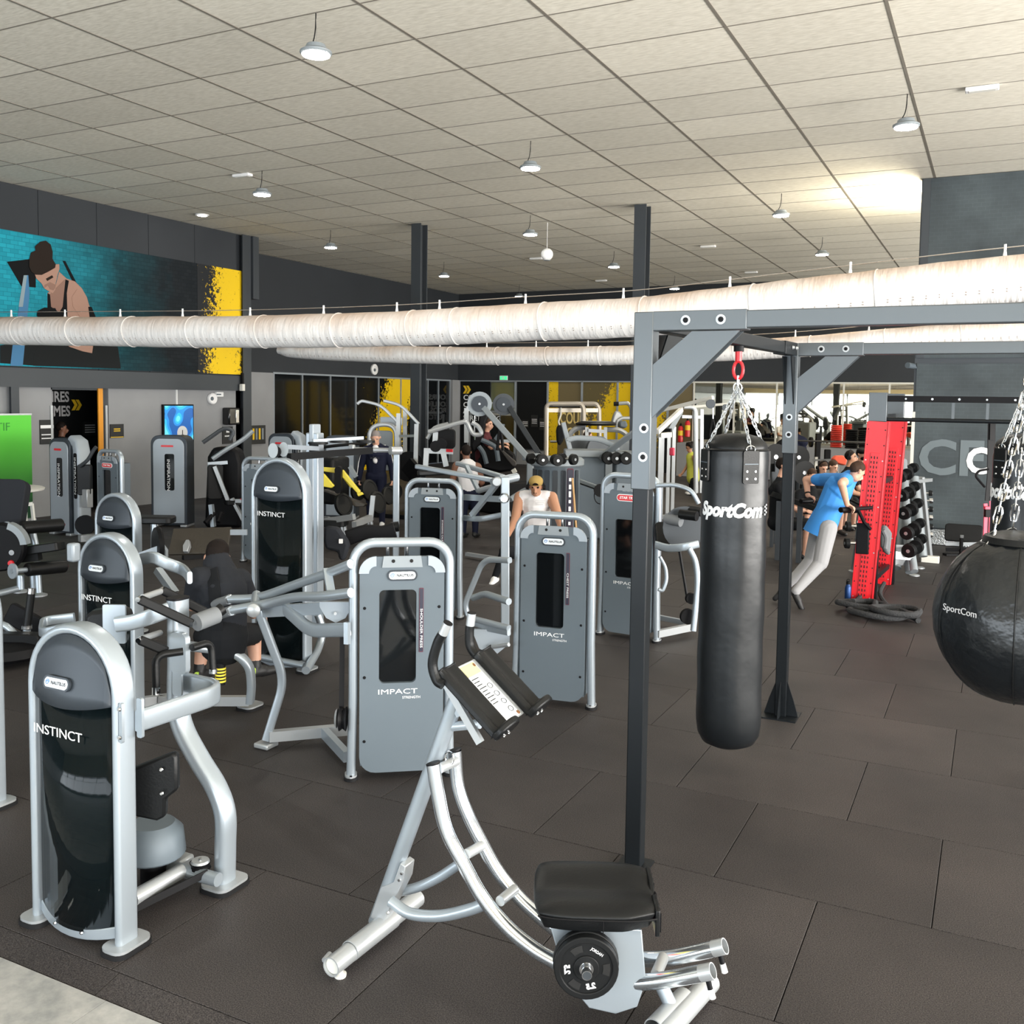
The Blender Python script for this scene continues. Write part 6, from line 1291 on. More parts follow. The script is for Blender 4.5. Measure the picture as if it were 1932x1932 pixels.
# ---------------- bicycle like handle and dark base at the left
hm = thing('row_machine', 'low dark machine with an upright black handle at the left edge', 'gym machine', (-7.778,5.587,0))
MB().cyl((-7.643,5.656,0.28), (-7.622,5.688,0.572), .033, None, 14).build('handle_grip', 'vinyl', hm); MB().cyl((-7.622,5.688,0.572), (-7.62,5.693,0.619), .034, None, 14).build('handle_end', 'chrome', hm); MB().lathe([(.045, 0), (.045, .03)], (-7.643,5.655,0.261), 14).build('collar', 'chrome', hm)
MB().tube(smoothpts([(-7.642,5.654,0.252),(-7.652,5.645,0.185),(-7.685,5.626,0.152),(-7.728,5.607,0.194),(-7.808,5.573,0.277),(-7.902,5.528,0.304)], 4), .033, 12).build('bent_tube', 'silver', hm)
pad((-7.854,5.882,0.217), .20, .55, .05, (.4, .2, .9), (-.7, -.3, .4), 'foot_plate', hm, 'black')
MB().lathe([(.35, 0), (.38, .03), (.36, .10), (.2, .13)], (-7.723,5.507,0.05), 26).build('base_dish', 'black', hm)
pad((-7.657,5.528,0.149), .5, .2, .12, EU, ZA, 'frame_block', hm, 'blackmetal')
# ---------------- pull-up station with hoop tower
pu = thing('pull_up_station', 'silver pull up station with angled top arms near the left column', 'gym machine', (-10.055,15.171,0))
for pts in ([(-10.53,15.997,2.027),(-10.528,15.929,1.091),(-10.49,15.882,0.206)], [(-9.989,15.805,1.836),(-9.973,15.753,1.021)], [(-10.971,16.904,2.12),(-10.915,16.834,0.806)]): MB().bar(pts[0], pts[-1], .08, .08, EN).build('upright', 'silver2', pu)
for pts in ([(-11.264,15.642,2.204),(-11.192,15.683,2.267),(-10.853,15.847,2.189),(-10.502,15.995,1.82)], [(-10.801,15.879,2.273),(-10.499,16.025,2.195),(-10.167,16.164,1.825)]): MB().tube(arcpts(pts, .15, 4), sec=rrect(.06, .07, .015, 2), hint=EN).build('top_arm', 'silver2', pu)
MB().bar((-10.382,15.814,1.589), (-9.989,15.789,1.612), .05, .05).build('cross_bar', 'silver2', pu)
MB().tube(arcpts([(-11.11,15.844,0.859),(-11.149,15.893,1.785),(-10.669,16.135,1.813),(-10.63,16.085,0.867)], .25, 6), sec=rrect(.09, .12, .03, 3), hint=EN).build('hoop', 'silver2', pu)
q = Vector((-10.49,15.882,0.206)); MB().box((q.x, q.y, .04), (.9, .6, .08)).build('base', 'black', pu)
pad((-10.949,16.068,1.278), .40, .8, .05, EU, ZA, 'stack_cover', pu, 'shroud2'); pad((-10.99,16.426,1.853), .45, .18, .08, EU, ZA, 'top_cover', pu, 'lightpanel')
MB().lathe([(.3, 0), (.3, .04)], (-10.3,16.035,0.99), 20, EN).build('cam_disc', 'black', pu)
MB().bar((-10.012,15.513,1.084), (-9.797,15.495,0.892), .1, .3).build('step', 'black', pu)
# ---------------- T post lever stand
tp = thing('lever_stand', 'slim silver post with a horizontal lever arm in front of the man in the tracksuit', 'gym machine', (-7.026,10.671,0))
q = Vector((-7.654,11.579,1.624)); MB().bar((q.x, q.y, 0), q, .09, .07, EN).build('post', 'silver', tp, bev=.012)
MB().cyl((-8.195,11.306,1.6), (-7.639,11.584,1.594), .035, None, 12).build('lever', 'silver2', tp); MB().cyl((-7.678,11.453,1.598), (-7.599,11.604,1.594), .06, None, 14).build('pivot_sleeve', 'silver2', tp); MB().box((-8.222,11.293,1.6), (.08, .06, .14)).build('lever_end', 'silver2', tp, bev=.01)
MB().cyl((-7.48,11.024,0.527), (-7.351,11.092,0.565), .03, None, 10).build('handle', 'silver2', tp); MB().cyl((-7.341,10.986,0.578), (-7.251,11.032,0.594), .07, None, 14).build('roller_pad', 'vinyl', tp)
# ---------------- yellow leg press
yp = thing('leg_press', 'black plate loaded leg press with bright yellow arms', 'gym machine', (-9.158,12.964,0))
YP = [(-9.376,12.034,1.256),(-9.107,12.168,1.242),(-9.039,12.2,1.21),(-8.79,12.3,0.886),(-8.814,12.285,0.839),(-8.928,12.237,0.968),(-9.069,12.178,1.125),(-9.137,12.147,1.162),(-9.373,12.031,1.195)]
def dpoly(pts, th, name, m, root, bev=.01):
    q = [Vector(p) for p in pts]; return MB().prism([((p-q[0]).dot(RT), (p-q[0]).dot(UP)) for p in q], q[0], RT, UP, th).build(name, m, root, bev=bev)
dpoly(YP, .10, 'yellow_arm', 'yellow', yp); dpoly([(-9.25,12.422,1.1),(-9.105,12.48,0.907),(-9.085,12.492,0.926),(-9.179,12.453,1.035),(-9.244,12.43,1.167)], .08, 'yellow_arm', 'yellow', yp)
dpoly([(-9.249,11.871,1.22),(-9.172,11.905,1.157),(-9.032,11.962,0.984),(-9.072,11.94,0.951),(-9.239,11.858,0.98)], .08, 'yellow_arm', 'yellow', yp)
dpoly([(-8.839,12.273,0.857),(-8.773,12.308,0.877),(-8.747,12.319,0.84),(-8.812,12.283,0.806)], .12, 'yellow_foot', 'yellow', yp)
MB().prism(rrect(.10, .42, .05, 4), (-9.04,12.076,1.07), EU, ZA, .16).build('pivot_block', 'black', yp)
dpoly([(-9.525,12.38,0.877),(-8.93,12.66,0.646),(-8.946,12.65,0.607),(-9.066,12.589,0.606),(-9.314,12.477,0.756),(-9.532,12.373,0.839)], .3, 'sled', 'brown_board', yp)
for a, b in (((-9.298,11.899,0.413), (-8.627,11.908,0.54)), ((-8.681,11.983,0.407), (-8.743,12.516,0.46))): MB().bar(a, b, .08, .09).build('base_beam', 'silver2', yp)
for a, b in (((-8.911,11.985,0.472), (-8.85,11.997,0.229)), ((-8.766,12.506,0.468), (-8.736,12.508,0.302)), ((-8.727,12.549,0.802), (-8.743,12.517,0.468))): MB().bar(a, b, .07, .07, EN).build('frame_leg', 'silver2', yp)
for p, R in (((-9.019,12.17,0.676), .18), ((-9.13,13.022,0.825), .18), ((-8.834,12.822,0.661), .18), ((-8.959,13.324,0.722), .15)):
    pl = MB().lathe([(R*.15, -.02), (R*.75, -.02), (R*.8, -.03), (R, -.025), (R, .025), (R*.8, .03), (R*.75, .02), (R*.15, .02)], p, 30, (.95, -.1, .25)).build('loaded_plate', 'plate', yp)
pad((-9.115,11.99,0.416), .5, .4, .10, EU, EV, 'seat_pad', yp)
for q in (Vector((-8.885,11.991,0.391)), Vector((-8.755,12.505,0.385))): MB().bar((q.x, q.y, 0), q, .07, .07).build('frame_leg', 'silver2', yp)
MB().tube(smoothpts([(-10.036,12.842,1.495),(-9.724,13.002,1.543),(-9.566,13.531,1.565)], 3), .03, 6).build('rear_bar', 'blackmetal', yp)
for a, b in (((-10.097,13.353,1.245), (-10.024,13.404,1.427)), ((-9.851,13.47,1.158), (-9.746,13.51,0.979))): MB().bar(a, b, .08, .06).build('rear_frame', 'shroud2', yp)
MB().box((-10.21,13.385,0.919), (.5, .5, .8)).build('rear_housing', 'blackmetal', yp, bev=.05)
# jacket on a hanger between machines
jk = thing('hung_jacket', 'dark jacket draped over a machine left of the shoulder press', 'jacket', (-5.183,6.934,0.892))
dpoly([(-5.369,6.975,1.199),(-5.263,7.028,1.189),(-5.184,7.059,1.078),(-5.166,7.065,1.031),(-5.197,7.038,0.888),(-5.24,7.018,0.899),(-5.253,7.016,0.97),(-5.35,6.97,0.992),(-5.369,6.965,1.063)], .12, 'cloth', 'charcoal_cloth', jk, .03)
MB().prism(rrect(.035, .04, .005, 2), (-5.178,6.95,1.076), EU, ZA, .01).build('care_tag', 'white', jk)
MB().tube(smoothpts([(-5.248,7.139,1.076),(-5.099,7.217,1.131),(-4.969,7.282,1.123),(-4.863,7.338,1.154)], 4), sec=rrect(.05, .14, .02, 3), hint=(0, 0, 1)).build('carrier_bar', 'black', jk)
# ---------------- multi cable station in the centre
cs = thing('cable_station', 'large grey cable station with round pods and two long pulley arms', 'gym machine', (-7.307,16.478,0))
def longarm(a, b, w, h, name, m='lightpanel'): return MB().bar(a, b, w, h, EN).build(name, m, cs, bev=.012)
longarm((-8.065,14.999,2.159), (-6.975,14.587,1.328), .10, .18, 'pulley_arm', 'shroud2'); longarm((-8.216,16.27,2.171), (-7.342,15.75,1.348), .10, .16, 'pulley_arm', 'steel_dark')
for p, s, m in (((-8.153,14.962,2.251), .20, 'shroud2'), ((-8.326,16.22,2.239), .19, 'steel_dark')):
    MB().lathe([(s*1.08, 0), (s*1.08, .05)], p, 24, EN).build('pulley_housing', m, cs); MB().lathe([(s*.72, 0), (s*.72, .03)], Vector(p)+EN*.05, 22, EN).build('pulley', 'dome', cs)
    MB().lathe([(.025, 0), (.02, .02)], Vector(p)+EN*.08, 10, EN).build('axle_cap', 'silver2', cs)
for pts in ([(-8.224,14.92,2.157),(-8.221,14.902,1.896),(-8.201,14.891,1.617)], [(-8.374,16.186,2.118),(-8.373,16.169,1.869)]): MB().tube(pts, .012, 5).build('cable', 'chrome', cs)
for px in (0, 1): MB().tube(smoothpts([(-8.327,16.08,1.872),(-8.341,16.051,1.574),(-8.35,16.031,1.376)] if px else [(-8.327,16.08,1.872),(-8.279,16.082,1.575),(-8.253,16.08,1.377)], 4), .03, 8).build('rope_handle', 'black', cs)
q = Vector((-6.069,13.664,0.902)); base = Vector((q.x, q.y, 0))
MB().lathe([(.36, 0), (.36, 1.32), (.35, 1.34)], base, 32).build('pod', 'shroud', cs); MB().lathe([(.40, 0), (.42, .02), (.42, .10), (.38, .13)], base+ZA*1.33, 36).build('pod_top', 'shroud2', cs)
for k in range(8):
    a = math.radians(-150+k*20); n = Vector((math.cos(a), math.sin(a), 0)); MB().prism(rrect(.075, 1.22, .02, 2), base+n*.365+ZA*.67, Vector((-math.sin(a), math.cos(a), 0)), ZA, .02).build('pod_slat', 'dome' if k % 2 else 'steel_dark', cs)
MB().prism(rrect(.10, .9, .02, 2), (-5.685,13.294,0.875), EU, ZA, .02).build('label_board', 'maroon', cs)
MB().prism(rrect(.085, .86, .02, 2), (-5.677,13.275,0.877), EU, ZA, .01).build('label_face', 'navyline', cs); 
for k in range(7): MB().prism(rrect(.035, .05+.02*(k % 3), .004, 1), Vector((-5.668,13.255,0.839))+ZA*(.32-.11*k), EU, ZA, .004).build('print_mark', 'letter', cs)
for p, w in (((-6.268,15.347,0.752), .62), ((-5.483,15.298,0.845), .5)):
    p = Vector(p); MB().box((p.x, p.y, .70), (w, .55, 1.40), math.radians(26)).build('side_pod', 'shroud', cs, bev=.03); MB().box((p.x, p.y, 1.44), (w+.14, .62, .12), math.radians(26)).build('side_pod_top', 'shroud2', cs, bev=.02)
MB().box((-7.047,14.75,0.983), (.12, .3, .9), math.radians(26)).build('side_frame', 'shroud2', cs, bev=.02); MB().bar((-7.14,14.62,1.374), (-6.86,14.76,1.378), .16, .12).build('arm_base', 'shroud2', cs, bev=.02)
longarm((-6.82,15.605,1.918), (-6.496,15.275,1.331), .08, .12, 'upright_arm'); longarm((-6.032,15.285,1.349), (-5.191,14.848,1.869), .09, .14, 'side_arm', 'shroud2')
longarm((-6.053,14.357,1.061), (-5.48,14.185,0.935), .08, .12, 'low_arm', 'shroud2'); longarm((-6.599,13.624,0.917), (-6.712,13.334,0.786), .08, .12, 'low_arm', 'shroud2')
MB().lathe([(.10, 0), (.10, .06)], (-5.467,13.969,0.953), 18, EN).build('low_pulley', 'black', cs); MB().tube([Vector((-5.464,13.965,0.871))+EU*.09*math.cos(t)+ZA*.13*math.sin(t) for t in [2*PI*k/16 for k in range(16)]], .008, 5, closed=True).build('hanging_ring', 'black', cs)
for a, b in (((-6.05,14.135,1.077), (-5.497,13.955,0.96)),): MB().tube([a, b], .008, 5).build('cable', 'black', cs)
MB().tube(arcpts([(-6.416,14.891,1.657),(-6.417,14.892,1.674),(-6.315,14.946,1.711),(-5.956,15.125,1.699),(-5.713,15.238,1.579),(-5.67,15.254,1.508)], .1, 4), sec=rrect(.05, .09, .02, 2), hint=(0, 0, 1)).build('bowed_beam', 'shroud2', cs)
st = thing('wooden_stick', 'light wooden stick leaning against the cable station', 'stick', (-5.389,12.866,0.66)); MB().cyl((-5.318,12.807,0), (-5.545,13.052,1.202), .016, None, 10).build('shaft', mat('wood', (.50, .30, .13), .6), st)
# dumbbells lying on the pods
def dumbbell(name, label, p, ax, R, L, group, hexd=False, m='plate', hm='chrome'):
    r = thing(name, label, 'dumbbell', p, group=group); p = Vector(p); ax = Vector(ax).normalized(); n = 6 if hexd else 16
    MB().cyl(p-ax*L/2, p+ax*L/2, R*.26, None, 8).build('handle', hm, r)
    for s in (-1, 1): MB().cyl(p+ax*s*L*.28, p+ax*s*L*.5, R, R*.93, n).build('head', m, r, bev=R*.06); MB().cyl(p+ax*s*L*.5, p+ax*s*(L*.5+.006), R*.25, None, 10).build('end_cap', 'silver2', r)
    return r
for k, (p, lab) in enumerate((((-6.115,13.01,1.462), 'dumbbell at the left on the round pod'), ((-6.003,12.954,1.461), 'dumbbell second from the left on the round pod'), ((-5.806,13.052,1.457), 'dumbbell in the middle of the round pod'), ((-5.699,13.219,1.468), 'dumbbell at the right on the round pod'))):
    dumbbell('dumbbell', lab, p, (.9, -.3, 0) if k in (0, 3) else (.55, -.83, 0), .085, .30, 'dumbbells on the grey pods')
for k, (p, lab) in enumerate((((-5.736,14.988,1.394), 'dumbbell at the left on the far pod'), ((-5.583,14.953,1.402), 'dumbbell second on the far pod'), ((-5.409,14.929,1.41), 'dumbbell third on the far pod'))):
    dumbbell('dumbbell', lab, p, (.447, -.892, 0), .105, .32, 'dumbbells on the grey pods')
# plates standing behind
pr2 = thing('plate_tree', 'grey weight plates standing on a rack behind the pods', 'rack', (-6.961,17.153,1.073)); pr2.location.z = 0
for p in ((-7.168,17.185,1.39), (-6.774,17.158,1.385)): MB().lathe([(.05, -.02), (.22, -.03), (.28, -.03), (.28, .03), (.22, .03), (.05, .02)], p, 28, (.85, -.5, 0)).build('plate', 'steel_dark', pr2)
MB().bar((-7.197,17.05,1.273), (-6.661,17.206,1.266), .2, .06).build('rack_beam', 'steel_dark', pr2); q = Vector((-6.969,17.162,1.256)); MB().bar((q.x, q.y, 0), q, .1, .1).build('rack_post', 'steel_dark', pr2)
# ---------------- hoop rack behind the cable station
hr = thing('hoop_rack', 'beige double hoop frame machine in front of the yellow studio glass', 'gym machine', (-11.001,25.896,0))
mat('beige_metal', (.40, .36, .31), .4, .4)
for pts in ([(-9.973,21.78,0.672),(-10.023,21.864,2.144),(-9.967,21.897,2.224),(-9.261,22.252,2.234),(-9.198,22.276,2.13),(-9.165,22.234,1.342)], [(-9.493,22.808,2.231),(-9.155,22.978,2.236),(-9.078,23.008,2.129),(-9.032,22.972,1.321)]): MB().tube(arcpts(pts, .15, 4), .06, 8).build('hoop', 'beige_metal', hr)
MB().bar((-10.02,21.86,2.065), (-9.076,23.006,2.076), .08, .10).build('cross_bar', 'beige_metal', hr); MB().bar((-9.965,21.894,2.158), (-9.229,22.487,2.169), .1, .05).build('top_pad', 'black', hr)
MB().cyl((-9.822,21.677,1.3), (-9.682,21.748,1.302), .03, None, 8).build('peg', 'chrome', hr)
q = Vector((-9.931,21.81,0.804)); MB().box((q.x, q.y, .3), (.15, .8, .6)).build('base', 'beige_metal', hr)
# black bag hanging
ph = thing('hung_bag', 'black bag hanging on the hoop frame', 'bag', (-9.302,21.047,1.377)); dpoly([(-9.788,22.004,1.693),(-9.703,22.047,1.708),(-9.637,22.072,1.586),(-9.606,22.075,1.423),(-9.649,22.043,1.286),(-9.718,22.001,1.176),(-9.783,21.976,1.284),(-9.807,21.984,1.557)], .2, 'bag_body', 'black_cloth', ph, .05); MB().tube(smoothpts([(-9.746,22.115,2.148),(-9.718,22.059,1.964),(-9.758,22.027,1.792),(-9.73,22.033,1.7)], 3), .02, 6).build('strap', 'offwhite', ph)
# ---------------- seated press machine behind (silver top, dark canopy)
sp = thing('overhead_machine', 'silver machine with a dark round canopy behind the plates', 'gym machine', (-7.687,19.562,0.671)); sp.location.z = 0
for pts in ([(-8.113,18.855,1.578),(-7.999,18.924,1.737),(-7.799,19.026,1.763)], [(-7.425,19.21,1.723),(-7.143,19.351,1.716),(-6.987,19.42,1.595),(-6.944,19.419,1.281)]): MB().tube(arcpts(pts, .15, 4), .055, 8).build('arm', 'silver2', sp)
MB().lathe([(.1, 0), (.42, .01), (.44, .05), (.3, .09)], (-7.61,19.124,1.799), 24).build('canopy', 'blackmetal', sp); MB().lathe([(.3, 0), (.32, .015)], (-7.613,19.128,1.878), 24).build('canopy_ring', 'silver2', sp)
for a, b in (((-7.741,18.943,1.766), (-7.73,18.929,1.498)), ((-7.391,19.119,1.771), (-7.38,19.105,1.503)), ((-7.671,18.862,1.703), (-7.371,19.011,1.685))): MB().bar(a, b, .07, .07, EN).build('frame_bar', 'silver2', sp)
q = Vector((-7.268,19.38,1.441)); MB().box((q.x, q.y, .75), (.8, .5, 1.5), math.radians(26)).build('housing', 'shroud2', sp, bev=.06)
# white stair machine
sm = thing('stair_machine', 'white and grey cardio machine at the yellow glass left of the rig post', 'gym machine', (-8.955,24.523,0.558)); sm.location.z = 0
dpoly([(-9.291,24.441,1.731),(-9.247,24.478,1.924),(-9.199,24.511,2.057),(-9.092,24.562,2.015),(-9.007,24.594,1.869),(-9.029,24.576,1.78),(-9.156,24.503,1.66)], .3, 'front_cover', 'silver2', sm, .04)
MB().tube(arcpts([(-9.242,24.503,2.235),(-8.899,24.677,2.268),(-8.818,24.71,2.156),(-8.799,24.686,1.7)], .1, 4), .05, 8).build('handle_rail', 'silver2', sm); MB().cyl((-9.207,24.409,2.235), (-9.092,24.466,2.237), .06, None, 10).build('grip', 'black', sm)
MB().tube(arcpts([(-9.078,24.309,1.53),(-9.063,24.334,1.771),(-8.978,24.383,1.857),(-8.75,24.498,1.861)], .1, 4), .05, 8).build('side_rail', 'silver2', sm); dpoly([(-9.002,24.252,1.756),(-8.847,24.332,1.802),(-8.79,24.352,1.672),(-8.838,24.321,1.584),(-8.983,24.25,1.611)], .3, 'motor_cover', 'shroud', sm, .04)
q = Vector((-8.985,24.561,1.27)); MB().box((q.x, q.y, .6), (.7, .9, 1.2)).build('base', 'shroud2', sm, bev=.05)
# ---------------- cross trainer where the man in maroon is
ct = thing('cross_trainer', 'black cross trainer with the man in the maroon shirt', 'gym machine', (-10.805,20.552,0))
dpoly([(-9.385,18.087,1.318),(-9.311,18.12,1.266),(-9.038,18.238,1.017),(-9.035,18.233,0.924),(-9.106,18.197,0.91),(-9.231,18.145,1.067),(-9.371,18.09,1.265)], .3, 'ramp_cover', mat('dark_brown', (.035, .030, .028), .5), ct, .03)
dpoly([(-9.87,18.124,2.068),(-9.748,18.183,2.043),(-9.696,18.202,1.949),(-9.74,18.172,1.841),(-9.773,18.129,1.491),(-9.952,18.015,1.152),(-10.008,18.001,1.353),(-9.884,18.1,1.839)], .25, 'front_housing', 'black', ct, .04)
dpoly([(-9.917,18.281,1.482),(-9.649,18.414,1.459),(-9.247,18.592,1.153),(-9.208,18.586,0.814),(-9.522,18.425,0.755),(-9.865,18.259,0.831),(-9.93,18.254,1.21)], .35, 'flywheel_housing', 'black', ct, .05)
for pts in ([(-9.53,17.578,1.485),(-9.39,17.643,1.421),(-9.259,17.702,1.325),(-9.198,17.712,1.052)], [(-9.266,17.711,1.489),(-9.174,17.769,1.655),(-9.152,17.792,1.82)], [(-9.718,17.81,1.337),(-9.622,17.847,1.194),(-9.553,17.865,0.973)]): MB().tube(smoothpts(pts, 3), .05, 8).build('moving_arm', 'shroud', ct)
MB().bar((-9.216,17.734,1.468), (-8.961,17.862,1.472), .06, .06).build('console_bar', 'silver2', ct)
for a, b in (((-10.57,18.786,2.12), (-10.538,18.745,1.355)), ((-10.57,18.785,2.108), (-10.189,18.974,2.091))): MB().bar(a, b, .10, .08, EN).build('tower_frame', 'silver2', ct)
q = Vector((-9.184,17.695,0.723)); MB().box((q.x, q.y, .35), (.7, 1.6, .7), math.radians(60)).build('base', 'black', ct, bev=.05); MB().bar((-8.649,17.306,0.936), (-8.608,17.321,0.862), .14, .08).build('white_stripe', 'offwhite', ct)
# silver lever machine left of it
ls = thing('lever_machine', 'silver machine with bent top levers beside the left column', 'gym machine', (-8.797,15.08,0.63)); ls.location.z = 0
for pts in ([(-8.941,14.53,1.746),(-8.661,14.677,1.843),(-8.472,14.777,1.911),(-8.347,14.84,1.922),(-8.275,14.867,1.784),(-8.213,14.892,1.71),(-8.106,14.947,1.73),(-8.161,14.929,1.851),(-8.264,14.882,1.924)], [(-9.163,14.857,1.607),(-9.051,14.927,1.799),(-8.833,15.042,1.879)]): MB().tube(smoothpts(pts, 4), .04, 8).build('lever', 'silver2', ls)
for a, b in (((-8.994,14.479,1.419), (-8.534,14.709,1.407)), ((-8.952,14.5,1.419), (-8.957,14.477,1.14)), ((-8.693,14.629,1.405), (-8.632,14.64,1.145)), ((-8.98,14.846,1.736), (-8.983,14.82,1.404))): MB().bar(a, b, .09, .09, EN).build('frame_bar', 'silver2', ls)
for p in ((-8.723,14.623,1.535), (-8.813,14.575,1.496)): MB().lathe([(.10, 0), (.10, .05)], p, 16, EN).build('weight_disc', 'black', ls)
pad((-8.941,15.08,1.606), .4, .35, .3, EU, ZA, 'dark_cover', ls, 'black'); MB().box((-8.543,14.594,1.43), (.12, .03, .05)).build('badge', 'red', ls); q = Vector((-8.771,14.567,1.096)); MB().box((q.x, q.y, .45), (.8, .5, .9), math.radians(26)).build('base', 'blackmetal', ls, bev=.04)
# ---------------- cable tower right of the rig post
ctw = thing('cable_tower', 'white cable tower with a high pulley boom right of the near rig post', 'gym machine', (-6.177,20.913,0))
MB().bar((-6.24,19.274,2.138), (-5.016,18.788,2.424), .07, .07).build('boom', 'offwhite', ctw); MB().lathe([(.09, 0), (.09, .05)], (-5.031,18.659,2.299), 18, EN).build('boom_pulley', 'dome', ctw); MB().lathe([(.07, 0), (.07, .05)], (-4.945,19.481,2.225), 18, EN).build('boom_pulley', 'dome', ctw)
MB().bar((-5.714,19.544,2.223), (-4.96,19.703,2.3), .05, .05).build('boom', 'offwhite', ctw)
MB().bar((-5.967,18.26,1.733), (-5.849,19.473,2.177), .07, .09).build('strut', 'offwhite', ctw); MB().bar((-6.101,19.306,1.625), (-5.867,19.461,2.133), .08, .10).build('strut', 'shroud2', ctw)
MB().tube(arcpts([(-5.812,19.495,2.221),(-5.596,19.603,2.225),(-5.512,19.514,0.451)], .2, 5), sec=rrect(.09, .12, .03, 2), hint=EN).build('upright', 'silver2', ctw); MB().bar((-5.531,19.857,2.181), (-5.468,19.759,0.433), .07, .07, EN).build('upright', 'silver2', ctw)
for px in (0, 1, 2, 3): q = [(-6.025,18.785,1.643), (-5.911,18.844,1.666), (-5.971,19.385,1.814), (-5.906,18.283,1.63)][px]; MB().bar((q[0], q[1], .05), q, .07, .06, EN).build('guide_post', 'silver2', ctw)
MB().bar((-5.989,18.468,1.653), (-5.862,18.757,1.67), .1, .1).build('head_beam', 'offwhite', ctw); MB().bar((-5.843,19.465,2.024), (-5.497,19.75,2.017), .06, .06).build('head_beam', 'silver2', ctw)
MB().box((-6.005,18.885,1.339), (.25, .1, .9)).build('stack', 'blackmetal', ctw); MB().box((-5.839,18.854,1.325), (.10, .08, .16)).build('selector_tag', 'pink', ctw, bev=.02)
MB().tube([(-4.984,18.68,2.269), (-4.973,18.667,2.01)], .012, 5).build('cable', 'chrome', ctw); MB().tube(smoothpts([(-4.973,18.667,2.01),(-5.001,18.637,1.803),(-5.002,18.621,1.595),(-4.95,18.638,1.472),(-4.909,18.668,1.597),(-4.927,18.674,1.804),(-4.973,18.667,2.01)], 3), .02, 6).build('rope_handle', 'black', ctw)
MB().bar((-5.924,18.425,0.04), (-5.124,18.642,0.04), .12, .08).build('floor_beam', 'silver2', ctw)
fe = [('fire extinguisher with yellow label hanging left at the back wall', 1283, .55), ('fire extinguisher partly hidden right of the other', 1297, .5)]
for lab, px, _ in fe:
    p = Vector((-9.212,30.62,1.268)) if px == 1283 else Vector((-8.986,30.62,1.447)); r = thing('fire_extinguisher', lab, 'fire extinguisher', p-ZA*.30, group='fire extinguishers')
    MB().lathe([(.07, -.28), (.085, -.27), (.085, .18), (.04, .25)], p, 18).build('cylinder', 'red', r); MB().lathe([(.088, -.06), (.088, .10)], p, 18).build('label_band', 'sign_yellow', r); MB().lathe([(.03, .24), (.04, .28), (.02, .34)], p, 12).build('valve', 'black', r)
# ---------------- free weight area on the right
rk = thing('dumbbell_rack', 'grey a-frame dumbbell rack behind the red tower', 'rack', (-1.154,14.91,0))
# near and far a-frames
for pts in ([(-1.115,13.737,0.168),(-1.108,14.106,0.565),(-1.133,14.582,1.107),(-1.226,14.786,1.465),(-1.281,14.878,1.564)], [(-0.953,13.703,0.131),(-1.022,14.038,0.58),(-1.105,14.485,1.117),(-1.184,14.925,1.535)]):
    MB().tube(smoothpts(pts, 4), .055, 10).build('frame_tube', 'shroud2', rk)
MB().cyl((-0.883,13.518,0.181), (-1.071,14.151,0.913), .05, None, 10).build('frame_tube', 'shroud2', rk); MB().cyl((-0.886,15.305,0.122), (-1.076,15.742,1.256), .06, None, 10).build('frame_tube', 'shroud2', rk)
for p in ((-0.93,14.27,0), (-1.717,14.175,0), (-0.909,14.956,0)): MB().lathe([(.07, 0), (.07, .012), (.05, .02)], p, 14).build('foot', 'silver2', rk)
MB().cyl((-1.728,14.265,0), (-1.547,13.232,0.813), .035, None, 10).build('frame_tube', 'shroud2', rk)
for a, b in (((-1.202,13.713,0.435), (-0.936,13.846,0.425)), ((-1.18,13.496,0.382), (-0.917,13.626,0.358)), ((-1.17,13.717,0.266), (-0.992,13.805,0.255))): MB().bar(a, b, .05, .10).build('shelf_beam', 'silver2', rk)
for a, b in (((-1.073,15.739,1.192), (-0.912,16.268,1.187)), ((-1.018,15.995,1.241), (-0.862,16.203,-0.021))): MB().bar(a, b, .12, .05).build('shelf_beam', 'silver2', rk)
MB().box((-0.806,15.578,0.05), (.25, .12, .1)).build('foot_block', 'offwhite', rk, bev=.01)
labs = ['top', 'second', 'third', 'fourth', 'lowest']
for k, p in enumerate(((-1.095,14.062,1.39), (-1.057,13.951,1.149), (-1.014,13.844,0.926), (-0.964,13.738,0.678), (-0.921,13.631,0.462))):
    dumbbell('dumbbell', labs[k]+' of the large dumbbells at the near end of the a-frame rack', p, (.30, .90, .12), .082+.004*k, .30, 'dumbbells on the a-frame rack')
for k, p in enumerate(((-1.084,14.966,1.423), (-1.045,14.855,1.165), (-0.993,14.751,0.935), (-0.947,14.642,0.663), (-0.911,14.533,0.454))):
    dumbbell('dumbbell', labs[k]+' of the dumbbells in the second column of the a-frame rack', p, (.30, .90, .12), .075, .28, 'dumbbells on the a-frame rack')
for k, p in enumerate(((-0.97,16.223,0.981), (-0.958,16.221,0.866), (-0.952,16.214,0.734), (-0.947,16.207,0.603), (-0.941,16.2,0.463), (-0.936,16.193,0.34))):
    dumbbell('dumbbell', ['topmost', 'second from top', 'third from top', 'fourth from top', 'fifth from top', 'bottom'][k]+' small dumbbell on the rack beside the slate wall', p, (1, .1, 0), .05, .24, 'small dumbbells on the rear rack', True, 'chrome' if k % 2 else 'plate')
for k, p in enumerate(((-1.543,12.785,0.808), (-1.546,12.768,0.594))): dumbbell('dumbbell', ['upper', 'lower'][k]+' dumbbell left of the red tower', p, (.9, .4, 0), .07, .24, 'dumbbells left of the tower')
